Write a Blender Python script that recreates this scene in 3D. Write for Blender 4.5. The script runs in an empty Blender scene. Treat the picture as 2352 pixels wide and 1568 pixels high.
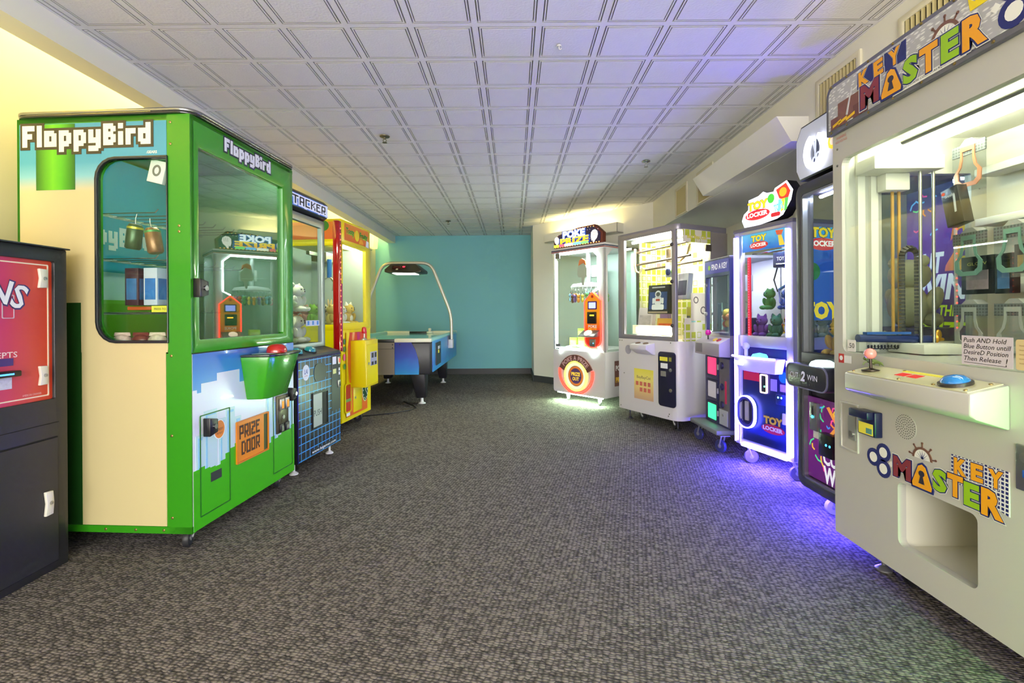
import bpy, bmesh, math, random
from mathutils import Vector, Matrix
from math import sin, cos, pi, radians as R

random.seed(7)
scene = bpy.context.scene
COL = scene.collection

# ------------------------------------------------------------------ camera
cam_d = bpy.data.cameras.new('camera')
cam = bpy.data.objects.new('camera', cam_d)
COL.objects.link(cam)
cam_d.sensor_fit = 'HORIZONTAL'
cam_d.sensor_width = 36.0
cam_d.lens = 1113.0 / 2352.0 * 36.0
cam_d.shift_x = -4.0 / 2352.0
cam_d.shift_y = -65.0 / 2352.0
cam_d.clip_start = 0.02
cam.location = (0, 0, 1.037)
cam.rotation_mode = 'XYZ'
cam.matrix_world = Matrix.Translation((0, 0, 1.037)) @ Matrix.Rotation(R(90), 4, 'X') @ Matrix.Rotation(-0.007, 4, 'Z')
scene.camera = cam

# ------------------------------------------------------------------ world, exposure
world = bpy.data.worlds.new('World')
scene.world = world
world.use_nodes = True
bg = world.node_tree.nodes['Background']
bg.inputs[0].default_value = (1.0, 0.96, 0.91, 1)
bg.inputs[1].default_value = 8.0
vs = scene.view_settings
vs.view_transform = 'Standard'
vs.look = 'None'
vs.gamma = 1.0
vs.use_curve_mapping = False
vs.exposure = 0.66
scene.cycles.max_bounces = 6
scene.cycles.diffuse_bounces = 3
scene.cycles.glossy_bounces = 3
scene.cycles.transparent_max_bounces = 24
scene.cycles.caustics_reflective = False
scene.cycles.caustics_refractive = False
scene.cycles.sample_clamp_indirect = 5.0
scene.cycles.use_adaptive_sampling = True
scene.cycles.adaptive_threshold = 0.06
scene.cycles.adaptive_min_samples = 10


def area_light(name, loc, direction, sx, sy, power, color, spread=180):
    d = bpy.data.lights.new(name, 'AREA')
    d.shape = 'RECTANGLE'
    d.size, d.size_y = sx, sy
    d.energy = power
    d.color = color
    d.spread = R(spread)
    o = bpy.data.objects.new(name, d)
    COL.objects.link(o)
    o.location = loc
    o.rotation_euler = Vector(direction).to_track_quat('-Z', 'Y').to_euler()
    return o


# fluorescent cove above the beam along the wall on the coin machine's side
cv = area_light('cove_lamp', (-2.175, 3.8, 2.56), (-0.45, 0, -1), 0.10, 8.8, 72, (1.0, 0.80, 0.25))
cv.matrix_world = Matrix.Translation((-2.175, 3.8, 2.56)) @ Matrix.Rotation(R(24), 4, 'Y')
# trough lamp inside the valance on the angled wall
tv = area_light('valance_lamp', (0.93, 6.60, 2.12), (0, 0, 1), 1.0, 0.06, 5.5, (1.0, 0.82, 0.32))
tv.matrix_world = Matrix.Translation((0.93, 6.60, 2.115)) @ Matrix.Rotation(R(-46.5), 4, 'Z') @ Matrix.Rotation(R(180), 4, 'X')
# open back behind the camera is added to let world light fill the room; this portal only steers sampling of the world through that opening
po_ = area_light('fill_opening', (0.1, -3.53, 1.2), (0, 1, 0), 5.0, 2.45, 1, (1, 1, 1))
po_.data.cycles.is_portal = True


# ------------------------------------------------------------------ helpers: materials
def lin(c):
    return tuple((x / 255 / 12.92) if x / 255 <= 0.04045 else (((x / 255) + 0.055) / 1.055) ** 2.4 for x in c[:3]) + (1.0,)


MATS = {}


def P(name, rgb, rough=0.45, metal=0.0, noise=0.0, nscale=30.0, bump=0.0, bscale=200.0, coat=0.0, emit=None, es=0.0):
    """procedural principled material; rgb in 0-255"""
    if name in MATS:
        return MATS[name]
    mt = bpy.data.materials.new(name)
    mt.use_nodes = True
    nt = mt.node_tree
    b = nt.nodes['Principled BSDF']
    b.inputs['Base Color'].default_value = lin(rgb)
    b.inputs['Roughness'].default_value = rough
    b.inputs['Metallic'].default_value = metal
    if coat:
        b.inputs['Coat Weight'].default_value = coat
    if emit is not None:
        b.inputs['Emission Color'].default_value = lin(emit)
        b.inputs['Emission Strength'].default_value = es
    if noise or bump:
        tc = nt.nodes.new('ShaderNodeTexCoord')
    if noise:
        n = nt.nodes.new('ShaderNodeTexNoise')
        n.inputs['Scale'].default_value = nscale
        n.inputs['Detail'].default_value = 2
        nt.links.new(tc.outputs['Object'], n.inputs['Vector'])
        mx = nt.nodes.new('ShaderNodeMix')
        mx.data_type = 'RGBA'
        a = lin(rgb)
        mx.inputs[6].default_value = tuple(x * (1 - noise) for x in a[:3]) + (1,)
        mx.inputs[7].default_value = tuple(min(1, x * (1 + noise)) for x in a[:3]) + (1,)
        nt.links.new(n.outputs['Fac'], mx.inputs[0])
        nt.links.new(mx.outputs[2], b.inputs['Base Color'])
    if bump:
        n2 = nt.nodes.new('ShaderNodeTexNoise')
        n2.inputs['Scale'].default_value = bscale
        n2.inputs['Detail'].default_value = 1
        nt.links.new(tc.outputs['Object'], n2.inputs['Vector'])
        bp = nt.nodes.new('ShaderNodeBump')
        bp.inputs['Strength'].default_value = bump
        bp.inputs['Distance'].default_value = 0.004
        nt.links.new(n2.outputs['Fac'], bp.inputs['Height'])
        nt.links.new(bp.outputs['Normal'], b.inputs['Normal'])
    MATS[name] = mt
    return mt


def EM(name, rgb, s):
    return P(name, rgb, 0.5, emit=rgb, es=s)


def RAMP(name, axis, stops, rough=0.4, coat=0.0, emit=0.0, offset=0.0, interp='LINEAR', noise=0.0):
    """printed gradient along a local axis: stops [(position in m, rgb)]"""
    if name in MATS:
        return MATS[name]
    mt = bpy.data.materials.new(name)
    mt.use_nodes = True
    nt = mt.node_tree
    b = nt.nodes['Principled BSDF']
    b.inputs['Roughness'].default_value = rough
    b.inputs['Coat Weight'].default_value = coat
    tc = nt.nodes.new('ShaderNodeTexCoord')
    sep = nt.nodes.new('ShaderNodeSeparateXYZ')
    nt.links.new(tc.outputs['Object'], sep.inputs[0])
    mr = nt.nodes.new('ShaderNodeMapRange')
    lo, hi = stops[0][0], stops[-1][0]
    mr.inputs['From Min'].default_value = lo
    mr.inputs['From Max'].default_value = hi
    src = sep.outputs['XYZ'.index(axis)]
    if noise:
        nz = nt.nodes.new('ShaderNodeTexNoise')
        nz.inputs['Scale'].default_value = 6
        nt.links.new(tc.outputs['Object'], nz.inputs['Vector'])
        ma = nt.nodes.new('ShaderNodeMath')
        ma.operation = 'MULTIPLY_ADD'
        ma.inputs[1].default_value = noise
        nt.links.new(nz.outputs['Fac'], ma.inputs[0])
        nt.links.new(src, ma.inputs[2])
        src = ma.outputs[0]
    nt.links.new(src, mr.inputs['Value'])
    cr = nt.nodes.new('ShaderNodeValToRGB')
    cr.color_ramp.interpolation = interp
    els = cr.color_ramp.elements
    while len(els) < len(stops):
        els.new(0.5)
    for e, (p, c) in zip(els, stops):
        e.position = (p - lo) / (hi - lo)
        e.color = lin(c)
    nt.links.new(mr.outputs[0], cr.inputs[0])
    nt.links.new(cr.outputs[0], b.inputs['Base Color'])
    if emit:
        nt.links.new(cr.outputs[0], b.inputs['Emission Color'])
        b.inputs['Emission Strength'].default_value = emit
    MATS[name] = mt
    return mt


def GLASS(name, tint=(245, 250, 248), refl=1.0, add=0.0, rough=0.0):
    if name in MATS:
        return MATS[name]
    mt = bpy.data.materials.new(name)
    mt.use_nodes = True
    nt = mt.node_tree
    for n in list(nt.nodes):
        if n.type == 'BSDF_PRINCIPLED':
            nt.nodes.remove(n)
    out = [n for n in nt.nodes if n.type == 'OUTPUT_MATERIAL'][0]
    tr = nt.nodes.new('ShaderNodeBsdfTransparent')
    tr.inputs[0].default_value = lin(tint)
    gl = nt.nodes.new('ShaderNodeBsdfGlossy')
    gl.inputs['Roughness'].default_value = rough
    gl.inputs['Color'].default_value = (0.95, 0.97, 1, 1)
    lw = nt.nodes.new('ShaderNodeLayerWeight')
    lw.inputs['Blend'].default_value = 0.5
    pw = nt.nodes.new('ShaderNodeMath')
    pw.operation = 'POWER'
    pw.inputs[1].default_value = 4.0
    nt.links.new(lw.outputs['Facing'], pw.inputs[0])
    ma = nt.nodes.new('ShaderNodeMath')
    ma.operation = 'MULTIPLY_ADD'
    ma.use_clamp = True
    ma.inputs[1].default_value = 0.55 * refl
    ma.inputs[2].default_value = 0.025 * refl + add
    nt.links.new(pw.outputs[0], ma.inputs[0])
    mx = nt.nodes.new('ShaderNodeMixShader')
    nt.links.new(ma.outputs[0], mx.inputs[0])
    nt.links.new(tr.outputs[0], mx.inputs[1])
    nt.links.new(gl.outputs[0], mx.inputs[2])
    nt.links.new(mx.outputs[0], out.inputs[0])
    MATS[name] = mt
    return mt


# ------------------------------------------------------------------ helpers: objects
def setp(o, label=None, cat=None, group=None, kind=None):
    if label: o['label'] = label
    if cat: o['category'] = cat
    if group: o['group'] = group
    if kind: o['kind'] = kind
    return o


def thing(name, label, cat, loc=(0, 0, 0), rot=0.0, group=None, scale=None):
    o = bpy.data.objects.new(name, None)
    o.empty_display_size = 0.1
    COL.objects.link(o)
    o.location = loc
    o.rotation_euler = (0, 0, R(rot)) if not isinstance(rot, tuple) else tuple(R(a) for a in rot)
    if scale: o.scale = (scale,) * 3
    return setp(o, label, cat, group)


def FRONT(y=0.0): return (Vector((0, y, 0)), Vector((1, 0, 0)), Vector((0, 0, 1)))
def LEFT(x=0.0): return (Vector((x, 0, 0)), Vector((0, -1, 0)), Vector((0, 0, 1)))
def RIGHT(x=0.0): return (Vector((x, 0, 0)), Vector((0, 1, 0)), Vector((0, 0, 1)))
def TOP(z=0.0): return (Vector((0, 0, z)), Vector((1, 0, 0)), Vector((0, 1, 0)))
def FR(o, u, v): return (Vector(o), Vector(u).normalized(), Vector(v).normalized())


def rr(x0, z0, x1, z1, r=0.02, n=4, rs=None):
    """rounded rectangle, counter-clockwise from lower left; rs = (ll, lr, ur, ul) radii"""
    rs = rs or (r, r, r, r)
    cs = ((x0, z0, 1, 1, pi), (x1, z0, -1, 1, 1.5 * pi), (x1, z1, -1, -1, 0), (x0, z1, 1, -1, 0.5 * pi))
    pts = []
    for (x, z, sx, sz, a0), q in zip(cs, rs):
        q = max(q, 1e-5)
        for i in range(n + 1):
            a = a0 + i / n * pi / 2
            pts.append((x + sx * q + q * cos(a), z + sz * q + q * sin(a)))
    return pts


def circ(cx, cz, rx, rz=None, n=24, a0=0.0):
    rz = rx if rz is None else rz
    return [(cx + rx * cos(a0 + 2 * pi * i / n), cz + rz * sin(a0 + 2 * pi * i / n)) for i in range(n)]


class G:
    def __init__(s):
        s.v, s.f, s.mi = [], [], []

    def add(s, vs_, fs, mi=0):
        b = len(s.v)
        s.v += [tuple(v) for v in vs_]
        s.f += [tuple(i + b for i in f) for f in fs]
        s.mi += [mi] * len(fs)
        return s

    def box(s, x0, x1, y0, y1, z0, z1, mi=0):
        v = [(x, y, z) for x in (x0, x1) for y in (y0, y1) for z in (z0, z1)]
        return s.add(v, [(0, 1, 3, 2), (4, 6, 7, 5), (0, 4, 5, 1), (2, 3, 7, 6), (0, 2, 6, 4), (1, 5, 7, 3)], mi)

    def prism(s, poly, fr, t0=0.0, t1=0.01, mi=0):
        O, U, V = fr
        N = U.cross(V)
        n = len(poly)
        v = [O + U * a + V * b + N * t0 for a, b in poly] + [O + U * a + V * b + N * t1 for a, b in poly]
        return s.add(v, [tuple(range(n))[::-1], tuple(range(n, 2 * n))] + [(i, (i + 1) % n, n + (i + 1) % n, n + i) for i in range(n)], mi)

    def rect(s, x0, z0, x1, z1, fr, t0=0.0, t1=0.002, mi=0):
        return s.prism([(x0, z0), (x1, z0), (x1, z1), (x0, z1)], fr, t0, t1, mi)

    def ring(s, outer, inner, fr, t0=0.0, t1=0.01, mi=0, wrap=True):
        O, U, V = fr
        N = U.cross(V)
        n = len(outer)
        v = []
        for t in (t0, t1):
            for pl in (outer, inner):
                v += [O + U * a + V * b + N * t for a, b in pl]
        fs = []
        for i in range(n if wrap else n - 1):
            j = (i + 1) % n
            fs += [(i, n + i, n + j, j), (2 * n + i, 2 * n + j, 3 * n + j, 3 * n + i),
                   (i, j, 2 * n + j, 2 * n + i), (n + i, 3 * n + i, 3 * n + j, n + j)]
        if not wrap:
            fs += [(0, 2 * n, 3 * n, n), (n - 1, 2 * n - 1, 4 * n - 1, 3 * n - 1)]
        return s.add(v, fs, mi)

    def tube(s, pts, r, seg=8, closed=False, mi=0):
        pts = [Vector(p) for p in pts]
        n = len(pts)
        rings = []
        up = None
        for i, p in enumerate(pts):
            a = pts[(i - 1) % n] if (closed or i > 0) else p
            c = pts[(i + 1) % n] if (closed or i < n - 1) else p
            d = (c - a).normalized()
            if up is None:
                up = Vector((0, 0, 1)) if abs(d.z) < 0.9 else Vector((1, 0, 0))
            x = d.cross(up)
            if x.length < 1e-6:
                x = d.cross(Vector((0.3, 0.7, 0.2)))
            x.normalize()
            y = x.cross(d).normalized()
            up = y
            rad = r[i] if isinstance(r, (list, tuple)) else r
            rings.append([p + x * rad * cos(2 * pi * k / seg) + y * rad * sin(2 * pi * k / seg) for k in range(seg)])
        v = [q for rg in rings for q in rg]
        fs = []
        for i in range(n if closed else n - 1):
            j = (i + 1) % n
            for k in range(seg):
                l = (k + 1) % seg
                fs.append((i * seg + k, i * seg + l, j * seg + l, j * seg + k))
        if not closed:
            fs += [tuple(range(seg))[::-1], tuple(range((n - 1) * seg, n * seg))]
        return s.add(v, fs, mi)

    def lathe(s, prof, o, axis=(0, 0, 1), seg=16, mi=0):
        o = Vector(o)
        ax = Vector(axis).normalized()
        x = ax.orthogonal().normalized()
        y = ax.cross(x)
        v = []
        for r, h in prof:
            r = max(r, 1e-5)
            v += [o + ax * h + (x * cos(2 * pi * k / seg) + y * sin(2 * pi * k / seg)) * r for k in range(seg)]
        fs = []
        for i in range(len(prof) - 1):
            for k in range(seg):
                l = (k + 1) % seg
                fs.append((i * seg + k, i * seg + l, (i + 1) * seg + l, (i + 1) * seg + k))
        fs += [tuple(range(seg))[::-1], tuple(range((len(prof) - 1) * seg, len(prof) * seg))]
        return s.add(v, fs, mi)

    def cyl(s, a, b, r, seg=12, mi=0):
        a, b = Vector(a), Vector(b)
        return s.lathe([(r, 0), (r, (b - a).length)], a, b - a, seg, mi)

    def ell(s, c, rad, seg=12, rings=7, rot=None, mi=0):
        c = Vector(c)
        if not isinstance(rad, (tuple, list)): rad = (rad,) * 3
        v = []
        for i in range(rings + 1):
            th = pi * i / rings
            for k in range(seg):
                p = Vector((rad[0] * sin(th) * cos(2 * pi * k / seg), rad[1] * sin(th) * sin(2 * pi * k / seg), rad[2] * cos(th)))
                if rot is not None: p = rot @ p
                v.append(c + p)
        fs = []
        for i in range(rings):
            for k in range(seg):
                l = (k + 1) % seg
                fs.append((i * seg + k, (i + 1) * seg + k, (i + 1) * seg + l, i * seg + l))
        return s.add(v, fs, mi)

    def out(s, name, mats, parent=None, smooth=False, bev=0.0, loc=None, kind=None, label=None):
        me = bpy.data.meshes.new(name)
        me.from_pydata(s.v, [], s.f)
        bm = bmesh.new()
        bm.from_mesh(me)
        bmesh.ops.remove_doubles(bm, verts=bm.verts, dist=1e-6)
        bmesh.ops.recalc_face_normals(bm, faces=bm.faces)
        if bev:
            ed = [e for e in bm.edges if len(e.link_faces) == 2 and e.calc_face_angle(0) > 0.6]
            bmesh.ops.bevel(bm, geom=ed, offset=bev, segments=2, affect='EDGES', profile=0.5, clamp_overlap=True)
            smooth = True
        bm.to_mesh(me)
        bm.free()
        if not isinstance(mats, (list, tuple)): mats = [mats]
        for mt in mats: me.materials.append(mt)
        if len(mats) > 1 and len(me.polygons) == len(s.mi):
            me.polygons.foreach_set('material_index', s.mi)
        if smooth:
            me.polygons.foreach_set('use_smooth', [True] * len(me.polygons))
            me.set_sharp_from_angle(angle=R(40))
        me.update()
        o = bpy.data.objects.new(name, me)
        COL.objects.link(o)
        if parent is not None: o.parent = parent
        if loc is not None: o.location = loc
        if kind: o['kind'] = kind
        if label: o['label'] = label
        return o


def box(name, mt, parent, x0, x1, y0, y1, z0, z1, bev=0.0, **k):
    return G().box(x0, x1, y0, y1, z0, z1).out(name, mt, parent, bev=bev, **k)


def plate(name, mt, parent, poly, fr, t0=0.0, t1=0.002, bev=0.0, **k):
    return G().prism(poly, fr, t0, t1).out(name, mt, parent, bev=bev, **k)


def rect(name, mt, parent, x0, z0, x1, z1, fr, t0=0.0, t1=0.002, **k):
    return G().rect(x0, z0, x1, z1, fr, t0, t1).out(name, mt, parent, **k)


_tc = {}


def text_geo(s, off=0.0, shear=0.0, res=2):
    key = (s, off, shear, res)
    if key not in _tc:
        cu = bpy.data.curves.new('txt', 'FONT')
        cu.body = s
        cu.size = 1.0
        cu.offset = off
        cu.shear = shear
        cu.resolution_u = res
        cu.align_x = 'LEFT'
        o = bpy.data.objects.new('txt', cu)
        me = bpy.data.meshes.new_from_object(o)
        v = [(q.co.x, q.co.y) for q in me.vertices]
        f = [tuple(p.vertices) for p in me.polygons]
        bpy.data.objects.remove(o)
        bpy.data.curves.remove(cu)
        bpy.data.meshes.remove(me)
        _tc[key] = (v, f)
    return _tc[key]


def txt(name, s, mt, parent, fr, cx, cz, w, h, t=0.002, off=0.0, shear=0.0, rot=0.0, arc=None, res=2, rise=0.0, kind=None):
    """flat lettering fitted into w x h around (cx, cz) of a frame; arc=(radius, +1 over / -1 under); rise = slope of the baseline"""
    v, f = text_geo(s, off, shear, res)
    xs = [a for a, b in v]
    zs = [b for a, b in v]
    x0, x1, z0, z1 = min(xs), max(xs), min(zs), max(zs)
    O, U, V = fr
    N = U.cross(V)
    g = G()
    pts = []
    for a, b in v:
        a = (a - (x0 + x1) / 2) / (x1 - x0) * w
        b = (b - (z0 + z1) / 2) / (z1 - z0) * h
        if arc:
            r0, sg = arc
            an = a / r0
            if sg > 0: a, b = (r0 + b) * sin(an), (r0 + b) * cos(an) - r0
            else: a, b = (r0 - b) * sin(an), r0 - (r0 - b) * cos(an)
        b += rise * a
        if rot: a, b = a * cos(rot) - b * sin(rot), a * sin(rot) + b * cos(rot)
        pts.append(O + U * (cx + a) + V * (cz + b) + N * t)
    g.add(pts, f)
    me = bpy.data.meshes.new(name)
    me.from_pydata([tuple(p) for p in pts], [], f)
    me.materials.append(mt)
    me.update()
    o = bpy.data.objects.new(name, me)
    COL.objects.link(o)
    o.parent = parent
    if kind: o['kind'] = kind
    return o


PIX = {
    'F': ["#####", "#####", "##...", "####.", "####.", "##...", "##...", "##..."],
    'l': ["##"] * 8,
    'a': [".....", ".....", "####.", "#####", "##.##", "##.##", "#####", "#####"],
    'p': [".....", ".....", "####.", "#####", "##.##", "##.##", "#####", "####.", "##...", "##..."],
    'y': [".....", ".....", "##.##", "##.##", "##.##", "#####", "#####", "...##", "#####", "####."],
    'B': ["####.", "#####", "##.##", "####.", "#####", "##.##", "#####", "####."],
    'i': ["##", "##", "..", "##", "##", "##", "##", "##"],
    'r': ["....", "....", "####", "####", "##..", "##..", "##..", "##.."],
    'd': ["...##", "...##", "#####", "#####", "##.##", "##.##", "#####", ".####"],
    'P': ["####", "#..#", "#..#", "####", "#...", "#..."],
    'R': ["####", "#..#", "#..#", "####", "#.#.", "#..#"],
    'I': ["#", "#", "#", "#", "#", "#"],
    'Z': ["####", "...#", ".###", "##..", "#...", "####"],
    'E': ["####", "#...", "###.", "#...", "#...", "####"],
    'D': ["###.", "#..#", "#..#", "#..#", "#..#", "###."],
    'O': ["####", "#..#", "#..#", "#..#", "#..#", "####"],
    'S': ["####", "#...", "####", "...#", "...#", "####"],
    'T': ["#####", "..#..", "..#..", "..#..", "..#..", "..#.."],
    'A': ["####", "#..#", "#..#", "####", "#..#", "#..#"],
    'C': ["####", "#...", "#...", "#...", "#...", "####"],
    'K': ["#..#", "#.#.", "##..", "#.#.", "#..#", "#..#"],
}


def bitmap(s, gap=1):
    rows = max(len(PIX[c]) for c in s)
    out = ['' for _ in range(rows)]
    for k, c in enumerate(s):
        w = len(PIX[c][0])
        for i in range(rows):
            out[i] += (PIX[c][i] if i < len(PIX[c]) else '.' * w) + ('.' * gap if k < len(s) - 1 else '')
    return out


def dilate(rows, q=1):
    h, w = len(rows), len(rows[0])
    out = []
    for i in range(-q, h + q):
        out.append(''.join('#' if any(0 <= a < h and 0 <= b < w and rows[a][b] == '#'
                   for a in range(i - q, i + q + 1) for b in range(j - q, j + q + 1)) else '.' for j in range(-q, w + q)))
    return out


def pix(name, rows, mt, parent, fr, x0, ztop, cw, ch, t0=0.0, t1=0.002):
    g = G()
    for i, row in enumerate(rows):
        j = 0
        while j < len(row):
            if row[j] == '#':
                k = j
                while k < len(row) and row[k] == '#': k += 1
                g.rect(x0 + j * cw, ztop - (i + 1) * ch, x0 + k * cw, ztop - i * ch, fr, t0, t1)
                j = k
            else:
                j += 1
    return g.out(name, mt, parent)


def caster(parent, x, y, ztop, r=0.035, mt=None, wheel=None, yaw=0.0, fork=True):
    mt = mt or P('caster_zinc', (190, 190, 188), 0.3, 0.8)
    wheel = wheel or P('caster_rubber', (40, 40, 42), 0.5)
    g = G()
    g.box(x - 0.04, x + 0.04, y - 0.035, y + 0.035, ztop - 0.006, ztop)
    dx, dy = cos(yaw), sin(yaw)
    ox, oy = x + dx * 0.02, y + dy * 0.02
    for s_ in (-1, 1):
        sx, sy = -dy * s_ * 0.017, dx * s_ * 0.017
        g.tube([(x + sx, y + sy, ztop - 0.004), (x + sx, y + sy, ztop - 0.018), (ox + sx, oy + sy, r)], 0.006, 6)
    o = g.out('caster', mt, parent, smooth=True)
    w = G().lathe([(r * 0.5, -0.012), (r * 0.92, -0.012), (r, -0.006), (r, 0.006), (r * 0.92, 0.012), (r * 0.5, 0.012)],
                  (ox, oy, r), (-dy, dx, 0), 18).out('wheel', wheel, o, smooth=True)
    G().lathe([(r * 0.32, -0.014), (r * 0.32, 0.014)], (ox, oy, r), (-dy, dx, 0), 10).out('hub', mt, o, smooth=True)
    return o


def foot(parent, x, y, ztop, mt=None, r=0.028):
    mt = mt or P('foot_white', (225, 225, 222), 0.4)
    g = G().lathe([(r, 0), (r, 0.006), (r * 0.45, 0.018), (0.008, 0.02), (0.008, ztop)], (x, y, 0), (0, 0, 1), 14)
    return g.out('levelling_foot', mt, parent, smooth=True)


def screws(parent, pts, fr, t=0.0, r=0.006, mt=None, name='screw'):
    mt = mt or P('screw_steel', (150, 150, 145), 0.35, 0.9)
    for a, b in pts:
        O, U, V = fr
        N = U.cross(V)
        G().lathe([(r, 0), (r, 0.002), (r * 0.5, 0.0035)], O + U * a + V * b + N * t, N, 8).out(name, mt, parent, smooth=True)


def struct(o):
    o['kind'] = 'structure'
    return o
# ================================================================== the room
H = 2.372
def carpet():
    mt = bpy.data.materials.new('carpet_loop')
    mt.use_nodes = True
    nt = mt.node_tree
    b = nt.nodes['Principled BSDF']
    b.inputs['Roughness'].default_value = 0.95
    b.inputs['Specular IOR Level'].default_value = 0.15
    tc = nt.nodes.new('ShaderNodeTexCoord')
    mp = nt.nodes.new('ShaderNodeMapping')
    mp.inputs['Rotation'].default_value = (0, 0, R(14))
    nt.links.new(tc.outputs['Object'], mp.inputs[0])
    nz = nt.nodes.new('ShaderNodeTexNoise')
    nz.inputs['Scale'].default_value = 55
    nz.inputs['Detail'].default_value = 3
    nt.links.new(mp.outputs[0], nz.inputs['Vector'])
    add = nt.nodes.new('ShaderNodeMixRGB')
    add.blend_type = 'ADD'
    add.inputs[0].default_value = 0.012
    nt.links.new(mp.outputs[0], add.inputs[1])
    nt.links.new(nz.outputs['Color'], add.inputs[2])
    mp2 = nt.nodes.new('ShaderNodeMapping')
    mp2.inputs['Scale'].default_value = (56, 100, 1)
    nt.links.new(add.outputs[0], mp2.inputs[0])
    vo = nt.nodes.new('ShaderNodeTexVoronoi')
    vo.voronoi_dimensions = '2D'
    vo.inputs['Scale'].default_value = 1.0
    vo.inputs['Randomness'].default_value = 0.45
    nt.links.new(mp2.outputs[0], vo.inputs['Vector'])
    sv = nt.nodes.new('ShaderNodeSeparateXYZ')
    nt.links.new(vo.outputs['Color'], sv.inputs[0])
    inv = nt.nodes.new('ShaderNodeMath')
    inv.operation = 'SUBTRACT'
    inv.inputs[0].default_value = 0.85
    nt.links.new(vo.outputs['Distance'], inv.inputs[1])
    m3 = nt.nodes.new('ShaderNodeMath')
    m3.operation = 'MULTIPLY_ADD'
    m3.inputs[1].default_value = 0.45
    nt.links.new(sv.outputs[0], m3.inputs[0])
    nt.links.new(inv.outputs[0], m3.inputs[2])
    cr = nt.nodes.new('ShaderNodeValToRGB')
    e = cr.color_ramp.elements
    e[0].position, e[0].color = 0.25, lin((62, 59, 56))
    e[1].position, e[1].color = 1.0, lin((138, 130, 123))
    m_ = e.new(0.62)
    m_.color = lin((90, 85, 81))
    nt.links.new(m3.outputs[0], cr.inputs[0])
    n4 = nt.nodes.new('ShaderNodeTexNoise')      # broad wear
    n4.inputs['Scale'].default_value = 1.3
    n4.inputs['Detail'].default_value = 4
    nt.links.new(tc.outputs['Object'], n4.inputs['Vector'])
    mr = nt.nodes.new('ShaderNodeMapRange')
    mr.inputs['To Min'].default_value = 0.82
    mr.inputs['To Max'].default_value = 1.12
    nt.links.new(n4.outputs['Fac'], mr.inputs['Value'])
    sc = nt.nodes.new('ShaderNodeVectorMath')
    sc.operation = 'SCALE'
    nt.links.new(cr.outputs[0], sc.inputs[0])
    nt.links.new(mr.outputs[0], sc.inputs['Scale'])
    nt.links.new(sc.outputs[0], b.inputs['Base Color'])
    bp = nt.nodes.new('ShaderNodeBump')
    bp.inputs['Strength'].default_value = 0.7
    bp.inputs['Distance'].default_value = 0.006
    nt.links.new(m3.outputs[0], bp.inputs['Height'])
    nt.links.new(bp.outputs['Normal'], b.inputs['Normal'])
    return mt


struct(G().box(-2.5, 2.7, -3.5, 8.6, -0.06, 0).out('floor', carpet()))
M_TEAL = P('teal_paint', (112, 182, 194), 0.6, noise=0.03, nscale=2)
M_WHITE = P('white_wall_paint', (226, 224, 216), 0.6, noise=0.02, nscale=3)
M_CREAM = P('cream_wall_paint', (232, 222, 180), 0.6, noise=0.02, nscale=3)
M_BASE = P('baseboard_vinyl', (58, 58, 60), 0.5)
struct(G().box(-2.5, 2.7, 8.30, 8.45, 0, 2.9).out('wall_far', M_TEAL))
struct(G().box(-2.5, -2.36, -3.5, 8.30, 0, 2.75).out('wall_left', M_CREAM))
struct(G().box(2.48, 2.6, -3.5, 6.4, 0, 2.40).out('wall_right', M_WHITE))
# angled wall (runs diagonally from the teal wall's end to the soffit)
A0, A1 = Vector((0.30, 7.37, 0)), Vector((1.70, 5.88, 0))
AD = (A1 - A0).normalized()
AN = Vector((AD.y, -AD.x, 0))            # towards the room
if AN.y > 0: AN = -AN
g = G()
poly = [(A0.x, A0.y), (A1.x, A1.y), (2.7, 5.88), (2.7, 8.3), (0.30, 8.3)]
g.prism(poly, TOP(0), 0, 2.75)
struct(g.out('wall_angled', M_WHITE))
g = G().box(-2.36, 0.30, 8.285, 8.30, 0, 0.095)
struct(g.out('baseboard_far', M_BASE))
g = G()
o2 = A0 + AN * 0.0
fr_a = (A0.copy(), AD.copy(), Vector((0, 0, 1)))
sgn = 1 if AD.cross(Vector((0, 0, 1))).dot(AN) > 0 else -1
g.rect(0, 0, 2.04, 0.095, fr_a, 0, 0.014 * sgn)
g.box(0.286, 0.30, 7.36, 8.29, 0, 0.095)
struct(g.out('baseboard_angled', M_BASE))
# soffit down the machine side, with its lower underside over the recess
g = G().prism([(1.70, 2.01), (2.48, 2.01), (2.48, 2.75), (1.70, 2.75)], FR((0, -3.5, 0), (1, 0, 0), (0, 0, 1)), -9.38, 0)
struct(g.out('trim_1', M_WHITE))
# sloped boxed duct on the soffit face
g = G().prism([(1.70, 2.155), (1.515, 2.155), (1.60, 2.012), (1.70, 2.012)], FR((0, 2.78, 0), (1, 0, 0), (0, 0, 1)), -1.30, 0)
struct(g.out('trim_2', M_WHITE))
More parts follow.
